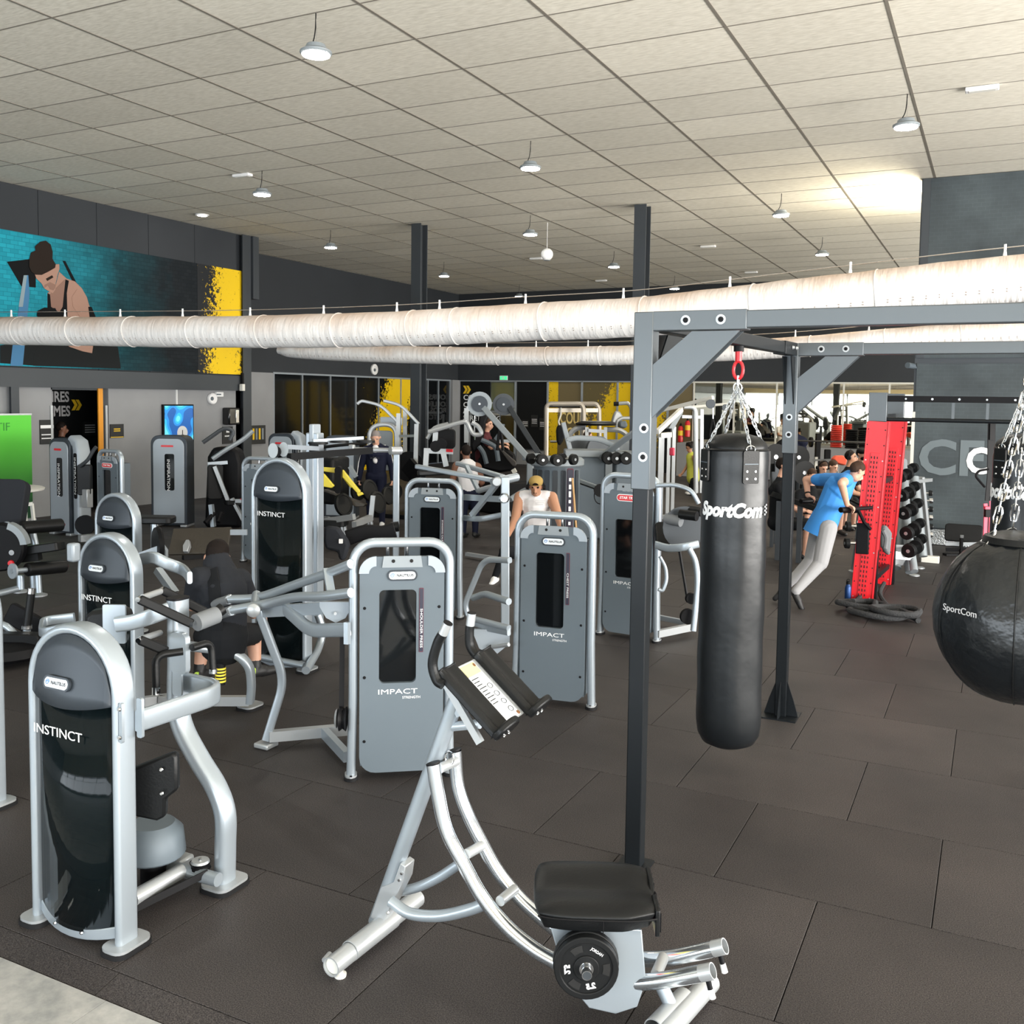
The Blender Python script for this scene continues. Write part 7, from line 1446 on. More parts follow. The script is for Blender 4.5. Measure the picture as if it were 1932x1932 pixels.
# small black bench
bn = thing('small_bench', 'small black padded bench by the slate wall', 'bench', (-0.408,16.75,0))
pad((-0.402,16.906,0.311), .55, .28, .08, XA, (0, .25, .95), 'back_pad', bn)
MB().bar((-0.648,16.66,0.153), (-0.151,16.687,0.19), .05, .05).build('cross_tube', 'silver2', bn); MB().bar((-0.64,16.546,0.084), (-0.146,16.572,0.122), .12, .06).build('base_tube', 'black', bn)
MB().bar((-0.424,16.668,0.263), (-0.415,16.431,0.036), .04, .04, EN).build('stem', 'black', bn); MB().box((-0.415,16.563,0.301), (.05, .02, .05)).build('clip', 'chrome', bn); MB().bar((-0.646,16.401,0.02), (-0.329,16.595,0.02), .12, .03).build('foot', 'black', bn)
# suspension trainer
tx = thing('suspension_trainer', 'black and pink suspension straps hanging from the red tower beam', 'strap trainer', (-0.093,12.49,2.142))
for pts in ([(-0.071,12.501,2.142),(-0.056,12.462,1.528),(-0.067,12.437,1.252)], [(-0.038,12.517,2.142),(-0.018,12.482,1.529),(-0.023,12.459,1.253)]): MB().tube(pts, sec=rrect(.05, .012, .003, 1), hint=EN).build('strap', 'black', tx)
MB().bar((-0.056,12.51,2.167), (-0.052,12.496,1.958), .055, .05, EN).build('anchor', 'black', tx)
for pts in ([(-0.082,12.427,1.221),(-0.073,12.426,1.148),(-0.071,12.404,0.841)], [(-0.023,12.459,1.253),(-0.019,12.454,1.161),(-0.017,12.432,0.854)]): MB().tube(pts, sec=rrect(.045, .014, .003, 1), hint=EN).build('pink_strap', 'pink', tx)
MB().bar((-0.082,12.363,1.116), (-0.006,12.401,1.117), .05, .09).build('buckle', 'black', tx); MB().bar((-0.09,12.363,1.177), (-0.041,12.388,1.178), .05, .03).build('buckle', 'pink', tx)
MB().tube(arcpts([(-0.066,12.465,1.62),(-0.169,12.411,1.6),(-0.2,12.391,1.538),(-0.095,12.434,1.411)], .05, 4), .014, 6).build('handle_loop', 'black', tx)
# barbell, plates and bench where people train
br_ = thing('barbell', 'long steel barbell resting across the rack by the mirrors', 'barbell', (-3.339,22.92,1.469))
MB().cyl((-4.304,23.555,1.441), (-2.426,21.699,1.519), .022, None, 8).build('bar', 'chrome', br_); MB().lathe([(.12, 0), (.12, .05)], (-3.895,23.31,1.425), 18, EU).build('plate', 'black', br_)
sq = thing('squat_stand', 'black and white upright stand holding the barbell', 'rack', (-3.673,23.222,0.249)); sq.location.z = 0
MB().bar((-3.709,23.306,1.629), (-3.71,23.249,0.865), .10, .12, EN).build('upright', 'black', sq); MB().bar((-3.714,23.152,1.092), (-3.713,23.131,0.797), .06, .06, EN).build('sleeve', 'offwhite', sq); MB().bar((-3.777,23.115,1.017), (-3.267,22.925,1.06), .05, .04).build('cross_bar', 'silver2', sq); q = Vector((-3.699,23.255,0.865)); MB().bar((q.x, q.y, 0), q, .1, .1).build('lower_upright', 'black', sq); pad((-3.454,23.063,1.156), .14, .25, .08, EU, ZA, 'pad', sq, 'black')
for x, lab, m, n, w in ((0, 'tall stack of red step discs on the ledge by the mirrors', 'red_plastic', 12, .17), (1, 'stack of black step boards on the ledge by the mirrors', 'black', 10, .19), (2, 'second black stack of step boards next to the red tower', 'black', 10, .16)):
    mat('red_plastic', (.75, .05, .03), .4)
    q = Vector(((-4.223,29.734,1.094), (-3.747,29.409,1.046), (-3.369,29.152,1.07))[x]); r = thing('step_stack', lab, 'stack', q, group='stacks on the ledge'); z = 1.03
    for k in range(n): MB().lathe([(w*.85, 0), (w, .02), (w*.9, .05)], (q.x, q.y, z+k*.055), 18).build('step_disc', m, r)
ldg = struct(MB().box((-4.6, 29.98, .515), (8.6, 1.56, 1.03)).build('wall_ledge', 'wallgrey', smooth=False), 'low grey wall with a ledge below the mirrors')
om = thing('foam_block', 'orange red foam block leaning by the bench', 'foam block', (-3,21.481,0.942)); dpoly([(-3.122,21.436,1.155),(-3.057,21.474,1.232),(-2.921,21.542,1.234),(-2.844,21.574,1.148),(-2.87,21.552,1.019),(-3.029,21.475,1.052)], .2, 'foam', mat('foam_orange', (.72, .10, .05), .7), om, .03); q = Vector((-3.003,21.484,0.998)); MB().bar((q.x, q.y, 0), q, .06, .06).build('stand', 'silver2', om)
bn2 = thing('weight_bench', 'black flat bench under the seated man behind the rig post', 'bench', (-2.694,14.213,0.624)); bn2.location.z = 0
pad((-2.641,14.485,0.912), .9, .28, .08, (.8, -.55, -.15), EV, 'bench_pad', bn2); q = Vector((-2.535,14.535,0.875)); MB().bar((q.x, q.y, 0), (q.x, q.y, q.z), .07, .07).build('bench_leg', 'steel_dark', bn2); q = Vector((-2.854,14.6,0.889)); MB().bar((q.x, q.y, 0), (q.x, q.y, q.z), .07, .07).build('bench_leg', 'steel_dark', bn2)
for a, b in (((-3.066,15.196,1.277), (-3.025,15.17,0.661)), ((-3.13,15.734,1.411), (-3.119,15.721,1.156))): MB().bar(a, b, .08, .08, EN).build('bench_upright', 'steel_dark', bn2)
for p, lab in (((-3.257,16.234,1.45), 'black weight plate hanging beside the rig post, upper'), ((-3.2,15.791,1.148), 'black weight plate hanging beside the rig post, middle'), ((-3.284,18.453,1.33), 'dark weight plate held by the bent over lifter'), ((-3.087,17.973,1.082), 'dark weight plate lying behind the seated man')): 
    MB().bar((p[0], p[1]+.06, 0), (p[0], p[1]+.06, p[2]+.05), .05, .05).build('plate_post', 'steel_dark', bn2)
    r = thing('weight_plate', lab, 'weight plate', p, group='plates in the free weight area'); MB().lathe([(.03, -.02), (.2, -.02), (.22, .02), (.03, .02)], p, 24, (.6, -.8, 0)).build('disc', 'plate', r); MB().lathe([(.035, -.025), (.035, .025)], p, 12, (.6, -.8, 0)).build('hub', 'chrome', r)

# ================================================================ people
def person_mesh(name, prims, mats, root, voxel=.012, smooth=2):
    """prims: (label, p0, p1, r0, r1 [, squash(axis vector, factor)]); fused into one skin, coloured by the nearest limb"""
    mb = MB()
    for q in prims:
        p0, p1, r0, r1 = Vector(q[1]), Vector(q[2]), q[3], q[4]; n = 14; d = p1-p0
        if d.length < 1e-4: d = Vector((0, 0, 1e-3)); p1 = p0+d
        t = d.normalized(); a, b = frame_of(t); rings = []
        for k in range(1, 4): an = -PI/2+PI/2*k/3.; rings.append((p0+t*r0*math.sin(an), r0*math.cos(an)))
        rings[-1] = (p0, r0); rings.append((p1, r1))
        for k in range(1, 3): an = PI/2*k/3.; rings.append((p1+t*r1*math.sin(an), r1*math.cos(an)))
        vs = [p0-t*r0]
        for c, r in rings: vs += [c+(a*math.cos(2*PI*k/n)+b*math.sin(2*PI*k/n))*max(r, 1e-4) for k in range(n)]
        vs.append(p1+t*r1); m = len(rings)
        if len(q) > 5:
            ax, f = Vector(q[5]).normalized(), q[6]; c = (p0+p1)/2
            vs = [v-ax*(v-c).dot(ax)*(1-f) for v in vs]
        fs = [(0, 1+(k+1) % n, 1+k) for k in range(n)]
        for i in range(m-1): fs += [(1+i*n+k, 1+i*n+(k+1) % n, 1+(i+1)*n+(k+1) % n, 1+(i+1)*n+k) for k in range(n)]
        e = len(vs)-1; fs += [(1+(m-1)*n+k, 1+(m-1)*n+(k+1) % n, e) for k in range(n)]
        mb.add(vs, fs)
    off = wloc(root); me = bpy.data.meshes.new('tmp'); me.from_pydata([tuple(Vector(v)-off) for v in mb.v], [], mb.f)
    o = bpy.data.objects.new('tmp', me); C.objects.link(o)
    r = o.modifiers.new('r', 'REMESH'); r.mode = 'VOXEL'; r.voxel_size = voxel
    s = o.modifiers.new('s', 'SMOOTH'); s.factor = .5; s.iterations = smooth
    dg = bpy.context.evaluated_depsgraph_get(); nm = bpy.data.meshes.new_from_object(o.evaluated_get(dg)); bpy.data.objects.remove(o)
    labs = sorted({q[0] for q in prims}); idx = {l: i for i, l in enumerate(labs)}
    nm.materials.clear()
    for l in labs: nm.materials.append(mat(mats[l]))
    P = [(idx[q[0]], Vector(q[1])-off, Vector(q[2])-off, q[3], q[4]) for q in prims]; mi = []
    import numpy as np
    cen = np.empty(len(nm.polygons)*3); nm.polygons.foreach_get('center', cen); cen = cen.reshape(-1, 3); best = np.full(len(cen), 1e9); bi = np.zeros(len(cen), int)
    for q, (i, a, b, r0, r1) in zip(prims, P):
        A = np.array(a); d = np.array(b)-A; L = max(1e-9, d @ d); t = np.clip((cen-A) @ d/L, 0, 1); rel = cen-(A+t[:, None]*d)
        if len(q) > 5: ax = np.array(Vector(q[5]).normalized()); rel = rel+np.outer(rel @ ax, ax)*(1/q[6]-1)
        dist = np.sqrt((rel**2).sum(1))-(r0+(r1-r0)*t)
        k = dist < best; best[k] = dist[k]; bi[k] = i
    nm.polygons.foreach_set('material_index', bi.astype('int32')); nm.shade_smooth(); nm.name = name
    ob = bpy.data.objects.new(name, nm); C.objects.link(ob); ob.parent = root
    return ob
def head(c, f, up, s=1., hair='hair', skin='skin', style='short'):
    """head prims: c centre of the skull, f facing, up crown direction"""
    c = Vector(c); f = Vector(f).normalized(); up = Vector(up); up = (up-f*up.dot(f)).normalized(); r = f.cross(up)
    L = [(skin, c+up*.015*s-f*.006*s, c-up*.030*s+f*.010*s, .082*s, .070*s, r, .90), (skin, c-up*.062*s+f*.030*s, c-up*.078*s+f*.042*s, .046*s, .036*s),
         (skin, c+f*.082*s-up*.004*s, c+f*.102*s-up*.032*s, .010*s, .015*s), (skin, c+f*.086*s-up*.060*s-r*.012*s, c+f*.086*s-up*.060*s+r*.012*s, .012*s, .012*s)]
    L += [(hair, c+f*.078*s+r*k*.030*s+up*.018*s, c+f*.074*s+r*k*.046*s+up*.016*s, .008*s, .007*s) for k in (-1, 1)]
    L += [(skin, c+r*k*.078*s-up*.005*s-f*.01*s, c+r*k*.082*s-up*.028*s-f*.01*s, .017*s, .012*s) for k in (-1, 1)]
    L += [(hair, c+up*.034*s-f*.022*s, c+up*.020*s-f*.036*s, .086*s, .080*s, r, .93)]
    if style == 'bun': L += [(hair, c-f*.11*s+up*.03*s, c-f*.12*s+up*.04*s, .038*s, .036*s)]
    return L
def hand(w, d, palm_n, s=1., skin='skin', curl=.5):
    """w wrist, d direction of the fingers, palm_n palm normal (fingers curl towards it)"""
    w = Vector(w); d = Vector(d).normalized(); n = Vector(palm_n); n = (n-d*n.dot(d)).normalized(); a = d.cross(n)
    L = [(skin, w, w+d*.075*s, .027*s, .034*s, n, .55)]
    for k, l in zip((-1.5, -.5, .5, 1.5), (.062, .074, .070, .054)):
        b = w+d*.085*s+a*k*.019*s; m = b+(d*(1-curl)+n*curl).normalized()*l*.5*s; e = m+(d*(1-curl*1.7)+n*curl*1.5).normalized()*l*.55*s
        L += [(skin, b, m, .0105*s, .0095*s), (skin, m, e, .0095*s, .0080*s)]
    b = w+d*.03*s-a*.028*s; L += [(skin, b, b-a*.025*s+d*.03*s+n*.012*s, .013*s, .011*s), (skin, b-a*.025*s+d*.03*s+n*.012*s, b-a*.018*s+d*.055*s+n*.032*s, .011*s, .009*s)]
    return L
def limb(lab, a, b, r0, r1): return [(lab, Vector(a), Vector(b), r0, r1)]
def shoe(ank, toe_dir, lab='shoe', s=1., L=.19):
    ank = Vector(ank); t = Vector(toe_dir).normalized()
    return [(lab, ank-t*.035*s-ZA*.035*s, ank+t*.06*s-ZA*.04*s, .045*s, .045*s), (lab, ank+t*.05*s-ZA*.048*s, ank+t*L*s-ZA*.056*s, .042*s, .034*s)]
def headphones(c, f, up, root, s=1.):
    c = Vector(c); f = Vector(f).normalized(); up = Vector(up); up = (up-f*up.dot(f)).normalized(); r = f.cross(up)
    h = MB().tube([c-f*.015*s+r*.098*s*math.cos(t)+up*(.125*s*math.sin(t)-.005) for t in [PI*k/12 for k in range(13)]], .009*s, 7).build('headphones', 'black', root)
    for k in (-1, 1): MB().cyl(c+r*k*.085*s-f*.012*s-up*.012*s, c+r*k*.115*s-f*.012*s-up*.012*s, .036*s, .030*s, 14).build('ear_cup', 'black', h)

# ---- man in the blue shirt leaning on the dip handles
pb = thing('person', 'man in a blue shirt and grey joggers leaning forward on the dip handles', 'person', (-1.983,11.261,0))
hd = Vector((-1.428,11.835,1.571)); fdir = Vector((.62, .45, -.62)); upv = Vector((.35, .30, .88))
sL, sR = Vector((-1.844,12.176,1.427)), Vector((-1.531,11.664,1.473)); eL, eR = Vector((-2.081,12.28,1.408)), Vector((-1.531,11.327,1.461)); wL, wR = Vector((-2.038,12.176,1.222)), Vector((-1.485,11.477,1.21))
pel = Vector((-1.78,11.781,0.956)); chest = Vector((-1.627,11.831,1.356)); nk = Vector((-1.521,11.894,1.482))
hL, hR = Vector((-1.846,11.91,0.873)), Vector((-1.709,11.645,0.907)); kL, kR = Vector((-1.911,11.792,0.482)), Vector((-1.762,11.533,0.508)); aL, aR = Vector((-2.13,11.494,0.21)), Vector((-1.983,11.287,0.199))
pr = head(hd, fdir, upv, 1.0)+limb('skin', nk, hd-Vector(upv)*.07, .058, .055)
pr += [('shirt', pel, chest, .155, .175, EN+Vector((.2, 0, 0)), .80), ('shirt', chest, nk, .17, .10), ('shirt', sL, sR, .085, .085)]
pr += limb('shirt', sL, sL+(eL-sL)*.42, .082, .075)+limb('skin', sL, eL, .055, .048)+limb('skin', eL, wL, .046, .031)
pr += limb('shirt', sR, sR+(eR-sR)*.35, .082, .072)+limb('skin', sR, eR, .056, .048)+limb('skin', eR, wR, .046, .031)
pr += limb('pants', hL, kL, .108, .085)+limb('pants', hR, kR, .110, .088)+limb('pants', kL, aL, .080, .050)+limb('pants', kR, aR, .082, .052)+[('pants', hL, hR, .11, .11)]
pr += shoe(aL-RT*.02, -RT*.5-UP*.5+FW*.2, s=.95, L=.16)+shoe(aR+UP*-.02, RT*.35-UP*.75-FW*.2, s=.95, L=.15)
pr += hand(wL, -UP*.3+RT*.9, -UP, .9, curl=.6)+hand(wR, RT*.8-UP*.45, -UP*.8-FW*.2, .95, curl=.65)
person_mesh('body', pr, {'skin': 'skin', 'hair': 'hair_brown', 'shirt': 'blue_shirt', 'pants': 'grey_sweat', 'shoe': 'shoe_black'}, pb, .009)
MB().cyl(wL+(eL-wL)*.10, wL+(eL-wL)*.18, .037, None, 14).build('wristband', 'black', pb)
ta = (chest-pel).normalized(); hp = [(pel+ta*.20, .172), (pel+ta*.06, .196), (pel-ta*.08, .212), (pel-ta*.17, .218)]
MB().tube([h[0] for h in hp], sec=[(math.cos(2*PI*k/28)*(1+.03*math.sin(k*2.3)), .80*math.sin(2*PI*k/28)) for k in range(28)], hint=EU, radii=[h[1] for h in hp], cap=False).build('shirt_hem', 'blue_shirt', pb)
# ---- seated man in black seen from behind
pk = thing('person', 'dark haired man in a black shirt seated on the machine with his back turned', 'person', (-5.396,6.006,0))
hd = Vector((-4.971,5.213,1.203)); fd = Vector((-.35, .80, -.45)); up = Vector((-.15, .35, .93))
pel = Vector((-4.841,5.13,0.714)); chest = Vector((-4.866,5.138,0.988)); nk = Vector((-4.932,5.172,1.144)); sL, sR = Vector((-4.941,4.995,1.08)), Vector((-4.859,5.313,1.028))
eL, eR = Vector((-5.124,5.111,0.858)), Vector((-4.886,5.453,0.84)); wL, wR = Vector((-5.318,5.296,0.882)), Vector((-4.997,5.611,0.697))
pr = head(hd, fd, up, 1.05)+limb('skin', nk, hd-up*.07, .060, .058)+[('shirt', pel, chest, .165, .185, EN, .78), ('shirt', chest, nk, .18, .11), ('shirt', sL, sR, .088, .088), ('shorts', pel-ZA*.04, pel-ZA*.10, .175, .17)]
pr += limb('shirt', sL, sL+(eL-sL)*.8, .085, .072)+limb('skin', sL, eL, .060, .052)+limb('skin', eL, wL, .050, .034)+limb('shirt', sR, sR+(eR-sR)*.75, .085, .072)+limb('skin', sR, eR, .060, .052)+limb('skin', eR, wR, .050, .034)
hR, kR, aR = Vector((-4.831,5.241,0.634)), Vector((-5.025,5.642,0.543)), Vector((-4.966,5.598,0.302)); hL, kL, aL = Vector((-4.876,5.052,0.651)), Vector((-5.253,5.36,0.556)), Vector((-5.238,5.294,0.311))
pr += limb('shorts', hR, kR, .098, .082)+limb('skin', kR, aR, .062, .042)+limb('shorts', hL, kL, .098, .082)+limb('skin', kL, aL, .062, .042)+limb('sock', aR+(kR-aR)*.22, aR, .046, .044)+limb('sock', aL+(kL-aL)*.22, aL, .046, .044)
pr += shoe(aR, (.25, .9, 0))+shoe(aL, (-.25, .9, 0))+hand(wL, (-.2, .9, .1), (0, 0, -1))+hand(wR, (.2, .9, -.2), (0, 0, -1))
person_mesh('body', pr, {'skin': 'skin', 'hair': 'hair_dark', 'shirt': 'charcoal_cloth', 'shorts': 'black_cloth', 'sock': 'shoe_black', 'shoe': 'shoe_black'}, pk, .010)
q = smoothpts([nk+EN*.135, chest+EN*.165+ZA*.03, pel+EN*.145], 4); MB().tube(q, sec=rrect(.085, .02, .008, 2), hint=EN).build('back_panel', 'black_cloth', pk)
for a in (aR, aL): MB().prism(rrect(.03, .05, .01, 2), a+EN*.055-ZA*.02, EU, ZA, .02).build('shoe_logo', mat('lime', (.55, .80, .10), .5), pk)
# ---- man with a mustard cap seated at the chest press
pc_ = thing('person', 'seated man in a white sleeveless top with a mustard cap and headphones', 'person', (-5.358,11.024,0))
hd = Vector((-5.512,11.722,1.18)); fd = Vector((.30, -.88, -.28)); up = Vector((.08, -.2, .97))
pel = Vector((-5.555,11.861,0.316)); chest = Vector((-5.558,11.846,0.9)); nk = Vector((-5.565,11.856,1.08)); sL, sR = Vector((-5.791,11.794,1.022)), Vector((-5.355,11.901,1.031)); eL, eR = Vector((-5.742,11.574,0.735)), Vector((-5.194,11.742,0.812)); wL, wR = Vector((-5.643,11.163,0.577)), Vector((-4.976,11.392,0.67))
pr = head(hd, fd, up, 1.1)+limb('skin', nk, hd-up*.07, .066, .060)+[('shirt', pel, chest, .16, .20, EN, .75), ('shirt', chest, nk+EN*.0-ZA*.02, .19, .085), ('shirt', sL+(sR-sL)*.14, sR+(sL-sR)*.14, .092, .092)]
pr += limb('skin', sL, eL, .075, .062)+limb('skin', eL, wL, .058, .036)+limb('skin', sR, eR, .080, .064)+limb('skin', eR, wR, .058, .036)
hL, kL, aL = Vector((-5.694,11.785,0.242)), Vector((-5.581,10.957,0.402)), Vector((-5.723,10.972,0.056)); hR, kR, aR = Vector((-5.435,11.915,0.246)), Vector((-5.049,11.333,0.36)), Vector((-5.034,11.315,0.018))
for h, k, a in ((hL, kL, aL), (hR, kR, aR)): pr += limb('pants', h, k, .10, .075)+limb('pants', k, a, .065, .045)+shoe(a, (.25, -.9, 0), s=1.1)
pr += hand(wL, (.2, -.8, -.3), (0, 0, -1))+hand(wR, (.2, -.8, -.3), (0, 0, -1))
person_mesh('body', pr, {'skin': 'skin_tan', 'hair': 'hair_dark', 'shirt': 'white_cloth', 'pants': 'black_cloth', 'shoe': 'shoe_white'}, pc_, .011)
f = fd.normalized(); u = (up-f*up.dot(f)).normalized(); r = f.cross(u)
MB().ell(hd+u*.068-f*.016, (.098, .106, .078), 20, 12, Matrix((r, f, u)).transposed()).build('cap', 'mustard', pc_)
MB().prism([(.085*math.cos(t), .07*math.sin(t)) for t in [PI*k/10 for k in range(11)]], hd-f*.10+u*.03, r, -f*.9-u*.3, .012).build('cap_peak', 'mustard', pc_)
headphones(hd, fd, up, pc_, 1.12)
MB().prism([(.04*math.cos(t), .03*math.sin(t)) for t in [PI*k/8 for k in range(9)]], hd+f*.096+u*.058-r*.005, r, u, .012).build('cap_opening', 'hair_dark', pc_)
MB().cyl(hd+f*.103-u*.052-r*.022, hd+f*.103-u*.052+r*.022, .006, None, 8).build('moustache', 'hair_dark', pc_)
for k in range(3): MB().prism(rrect(.14-.03*k, .012, .003, 1), Vector((-5.423,11.674,0.997))-ZA*.025*k, EU, ZA, .003).build('chest_print', 'letter_grey', pc_)
# ---- man in navy tracksuit holding weight plates
pj = thing('person', 'grey haired man in a navy tracksuit carrying a weight plate in each hand', 'person', (-9.95, 14.4, 0))
X0 = Vector((-9.95, 14.4, 0)); fw = Vector((.45, -.89, 0)); rt = Vector((-.89, -.45, 0))   # his right hand side is at the viewer's left
B_ = lambda x, y, z: X0+EU*x+fw*y+ZA*z
hd = B_(0, .10, 1.63); fd = fw*.8-ZA*.55+EU*.05
pr = head(hd, fd, fw*.4+ZA, 1.05)+limb('skin', B_(0, .02, 1.46), hd-ZA*.06, .060, .058)+[('jacket', B_(0, 0, .98), B_(0, 0, 1.34), .17, .20, fw, .72), ('jacket', B_(0, 0, 1.34), B_(0, .01, 1.45), .19, .10), ('jacket', B_(-.17, 0, 1.40), B_(.17, 0, 1.40), .085, .085), ('shirt', B_(0, .10, 1.43), B_(0, .150, 1.20), .060, .034)]
for s in (-1, 1):
    pr += limb('jacket', B_(s*.19, 0, 1.39), B_(s*.27, -.01, 1.12), .078, .064)+limb('jacket', B_(s*.27, -.01, 1.12), B_(s*.30, .05, .88), .062, .045)+hand(B_(s*.30, .05, .87), (0, 0, -1), EU*-s, 1.1, curl=.75)
    pr += limb('pants', B_(s*.09, 0, .92), B_(s*.11, .02, .50), .105, .078)+limb('pants', B_(s*.11, .02, .50), B_(s*.11, 0, .10), .074, .052)+shoe(B_(s*.11, 0, .095), fw)
pr += [('pants', B_(-.07, 0, .93), B_(.07, 0, .93), .125, .125)]
person_mesh('body', pr, {'skin': 'skin', 'hair': 'hair_grey', 'jacket': 'navy', 'shirt': 'white_cloth', 'pants': 'navy', 'shoe': 'shoe_white'}, pj, .011)
for s in (-1, 1):
    MB().tube([B_(s*.15, -.0, 1.49), B_(s*.24, .03, 1.42), B_(s*.315, .03, 1.15), B_(s*.335, .06, .92)], sec=rrect(.018, .012, .004, 1), hint=fw).build('sleeve_stripe', 'white', pj)
text('adidas', B_(0, .192, 1.27), EU, ZA, .07, 'logo_black', pj, width=.16)
for s, lab in ((-1, 'black weight plate in the left seen hand of the tracksuit man'), (1, 'black weight plate in the right seen hand of the tracksuit man')):
    p = B_(s*.31, .06, .66); r_ = thing('weight_plate', lab, 'weight plate', p, group='plates carried by the man'); ax = (EU*(.75 if s < 0 else .15)+fw*(.6 if s < 0 else 1)).normalized()
    MB().lathe([(.03, -.02), (.15, -.02), (.17, -.025), (.17, .025), (.15, .02), (.03, .02)], p, 28, ax).build('disc', 'plate', r_); MB().lathe([(.035, -.024), (.035, .026)], p, 14, ax).build('hub', 'silver2', r_)
# ---- man in a pale tank top seen from behind
pt = thing('person', 'dark haired man in a pale tank top and navy trousers seen from behind', 'person', (-8.263,15.02,0)); b0 = Vector((-8.263,15.02,0)); hh = Vector((-7.942,14.112,1.456)); b0 = Vector((hh.x, hh.y, 0))
B_ = lambda x, y, z: b0+EU*x-EN*y+ZA*z; zc = hh.z
pr = head(hh, -EN+EU*-.3, ZA, 1.05)+limb('skin', B_(.02, 0, zc-.17), hh-ZA*.06, .062, .058)+[('shirt', B_(.06, 0, zc-.62), B_(.03, 0, zc-.30), .155, .185, EN, .75), ('shirt', B_(.03, 0, zc-.30), B_(.02, 0, zc-.20), .16, .10), ('skin', B_(-.15, 0, zc-.245), B_(.19, 0, zc-.255), .078, .078)]
for s in (-1, 1): pr += limb('skin', B_(.02+s*.18, 0, zc-.26), B_(.02+s*.25, .06, zc-.52), .072, .056)+limb('skin', B_(.02+s*.25, .06, zc-.52), B_(.02+s*.20, .28, zc-.62), .052, .034)+hand(B_(.02+s*.20, .28, zc-.62), -EN, (0, 0, -1))+limb('pants', B_(.06+s*.09, 0, zc-.74), B_(.07+s*.10, .03, .48), .105, .078)+limb('pants', B_(.07+s*.10, .03, .48), B_(.07+s*.10, 0, .10), .072, .05)+shoe(B_(.07+s*.10, 0, .095), -EN+EU*.3)
pr += [('pants', B_(-.01, 0, zc-.70), B_(.13, 0, zc-.70), .12, .12)]
person_mesh('body', pr, {'skin': 'skin_dark', 'hair': 'hair_dark', 'shirt': 'white_cloth', 'pants': 'navy', 'shoe': 'shoe_black'}, pt, .012)
# ---- man in maroon on the cross trainer
pm = thing('person', 'man in a maroon shirt pushing the handles of the cross trainer', 'person', (-9.756,18.3,0.654)); h = Vector((-9.793,18.366,1.793)); ux = EU
B_ = lambda x, y, z: h+EU*x+EN*y+ZA*z
pr = head(h, EU*.85+EN*.4-ZA*.1, ZA, 1.15)+limb('skin', B_(-.05, 0, -.19), B_(0, 0, -.07), .065, .06)+[('shirt', B_(-.12, 0, -.72), B_(-.09, 0, -.36), .16, .19, EN, .8), ('shirt', B_(-.09, 0, -.36), B_(-.05, 0, -.24), .17, .10), ('shirt', B_(-.09, .18, -.30), B_(-.09, -.18, -.30), .09, .09)]
for y, dz in ((.2, 0), (-.2, .05)): pr += limb('shirt', B_(-.08, y, -.31), B_(.0, y*1.2, -.42), .085, .07)+limb('skin', B_(.0, y*1.2, -.42), B_(.08, y*1.2, -.50+dz), .058, .052)+limb('skin', B_(.08, y*1.2, -.50+dz), B_(.33, y, -.47+dz), .050, .034)+hand(B_(.33, y, -.47+dz), EU, -ZA, 1.1)+limb('pants', B_(-.10, y*.5, -.80), B_(.05, y*.5, -1.15), .11, .08)+limb('pants', B_(.05, y*.5, -1.15), B_(-.05, y*.5, -1.55), .075, .05)+shoe(B_(-.05, y*.5, -1.55), EU)
person_mesh('body', pr, {'skin': 'skin', 'hair': 'hair_brown', 'shirt': 'maroon_cloth', 'pants': 'black_cloth', 'shoe': 'shoe_black'}, pm, .013)
# ---- woman in a lime top
pw = thing('person', 'woman in a lime sleeveless top walking by the cable tower', 'person', (-6.722,23.387,0.393)); h = Vector((-6.815,23.401,1.207)); pw.location.z = 0
B_ = lambda x, y, z: h+EU*x+EN*y+ZA*z; zf = -h.z
pr = head(h, -EU*.75+EN*.2-ZA*.6, ZA, 1.0, style='bun')+limb('skin', B_(.05, 0, -.16), B_(0, 0, -.06), .052, .05)+[('shirt', B_(.12, 0, -.78), B_(.11, 0, -.55), .165, .15, EN, .8), ('shirt', B_(.11, 0, -.55), B_(.07, 0, -.26), .14, .14, EN, .8), ('shirt', B_(.07, 0, -.26), B_(.055, 0, -.18), .12, .07)]
pr += limb('skin', B_(.10, .15, -.24), B_(.17, .17, -.50), .055, .045)+limb('skin', B_(.17, .17, -.50), B_(.16, .17, -.76), .043, .03)+hand(B_(.16, .17, -.76), (0, 0, -1), -EU, .9)+limb('skin', B_(.06, -.15, -.25), B_(.0, -.16, -.48), .055, .045)+limb('skin', B_(.0, -.16, -.48), B_(-.14, -.1, -.68), .043, .03)+hand(B_(-.14, -.1, -.68), -EU-ZA*.6, EN, .9)
for y in (.08, -.08): pr += limb('pants', B_(.13, y, -.84), B_(.12, y, -1.20), .105, .075)+limb('pants', B_(.12, y, -1.20), B_(.14, y, zf+.12), .068, .045)+shoe(B_(.14, y, zf+.10), -EU, s=.9)
person_mesh('body', pr, {'skin': 'skin_tan', 'hair': 'hair_dark', 'shirt': 'lime_cloth', 'pants': 'black_cloth', 'shoe': 'shoe_white'}, pw, .013)
headphones(h, -EU*.75+EN*.2-ZA*.6, ZA, pw, 1.)
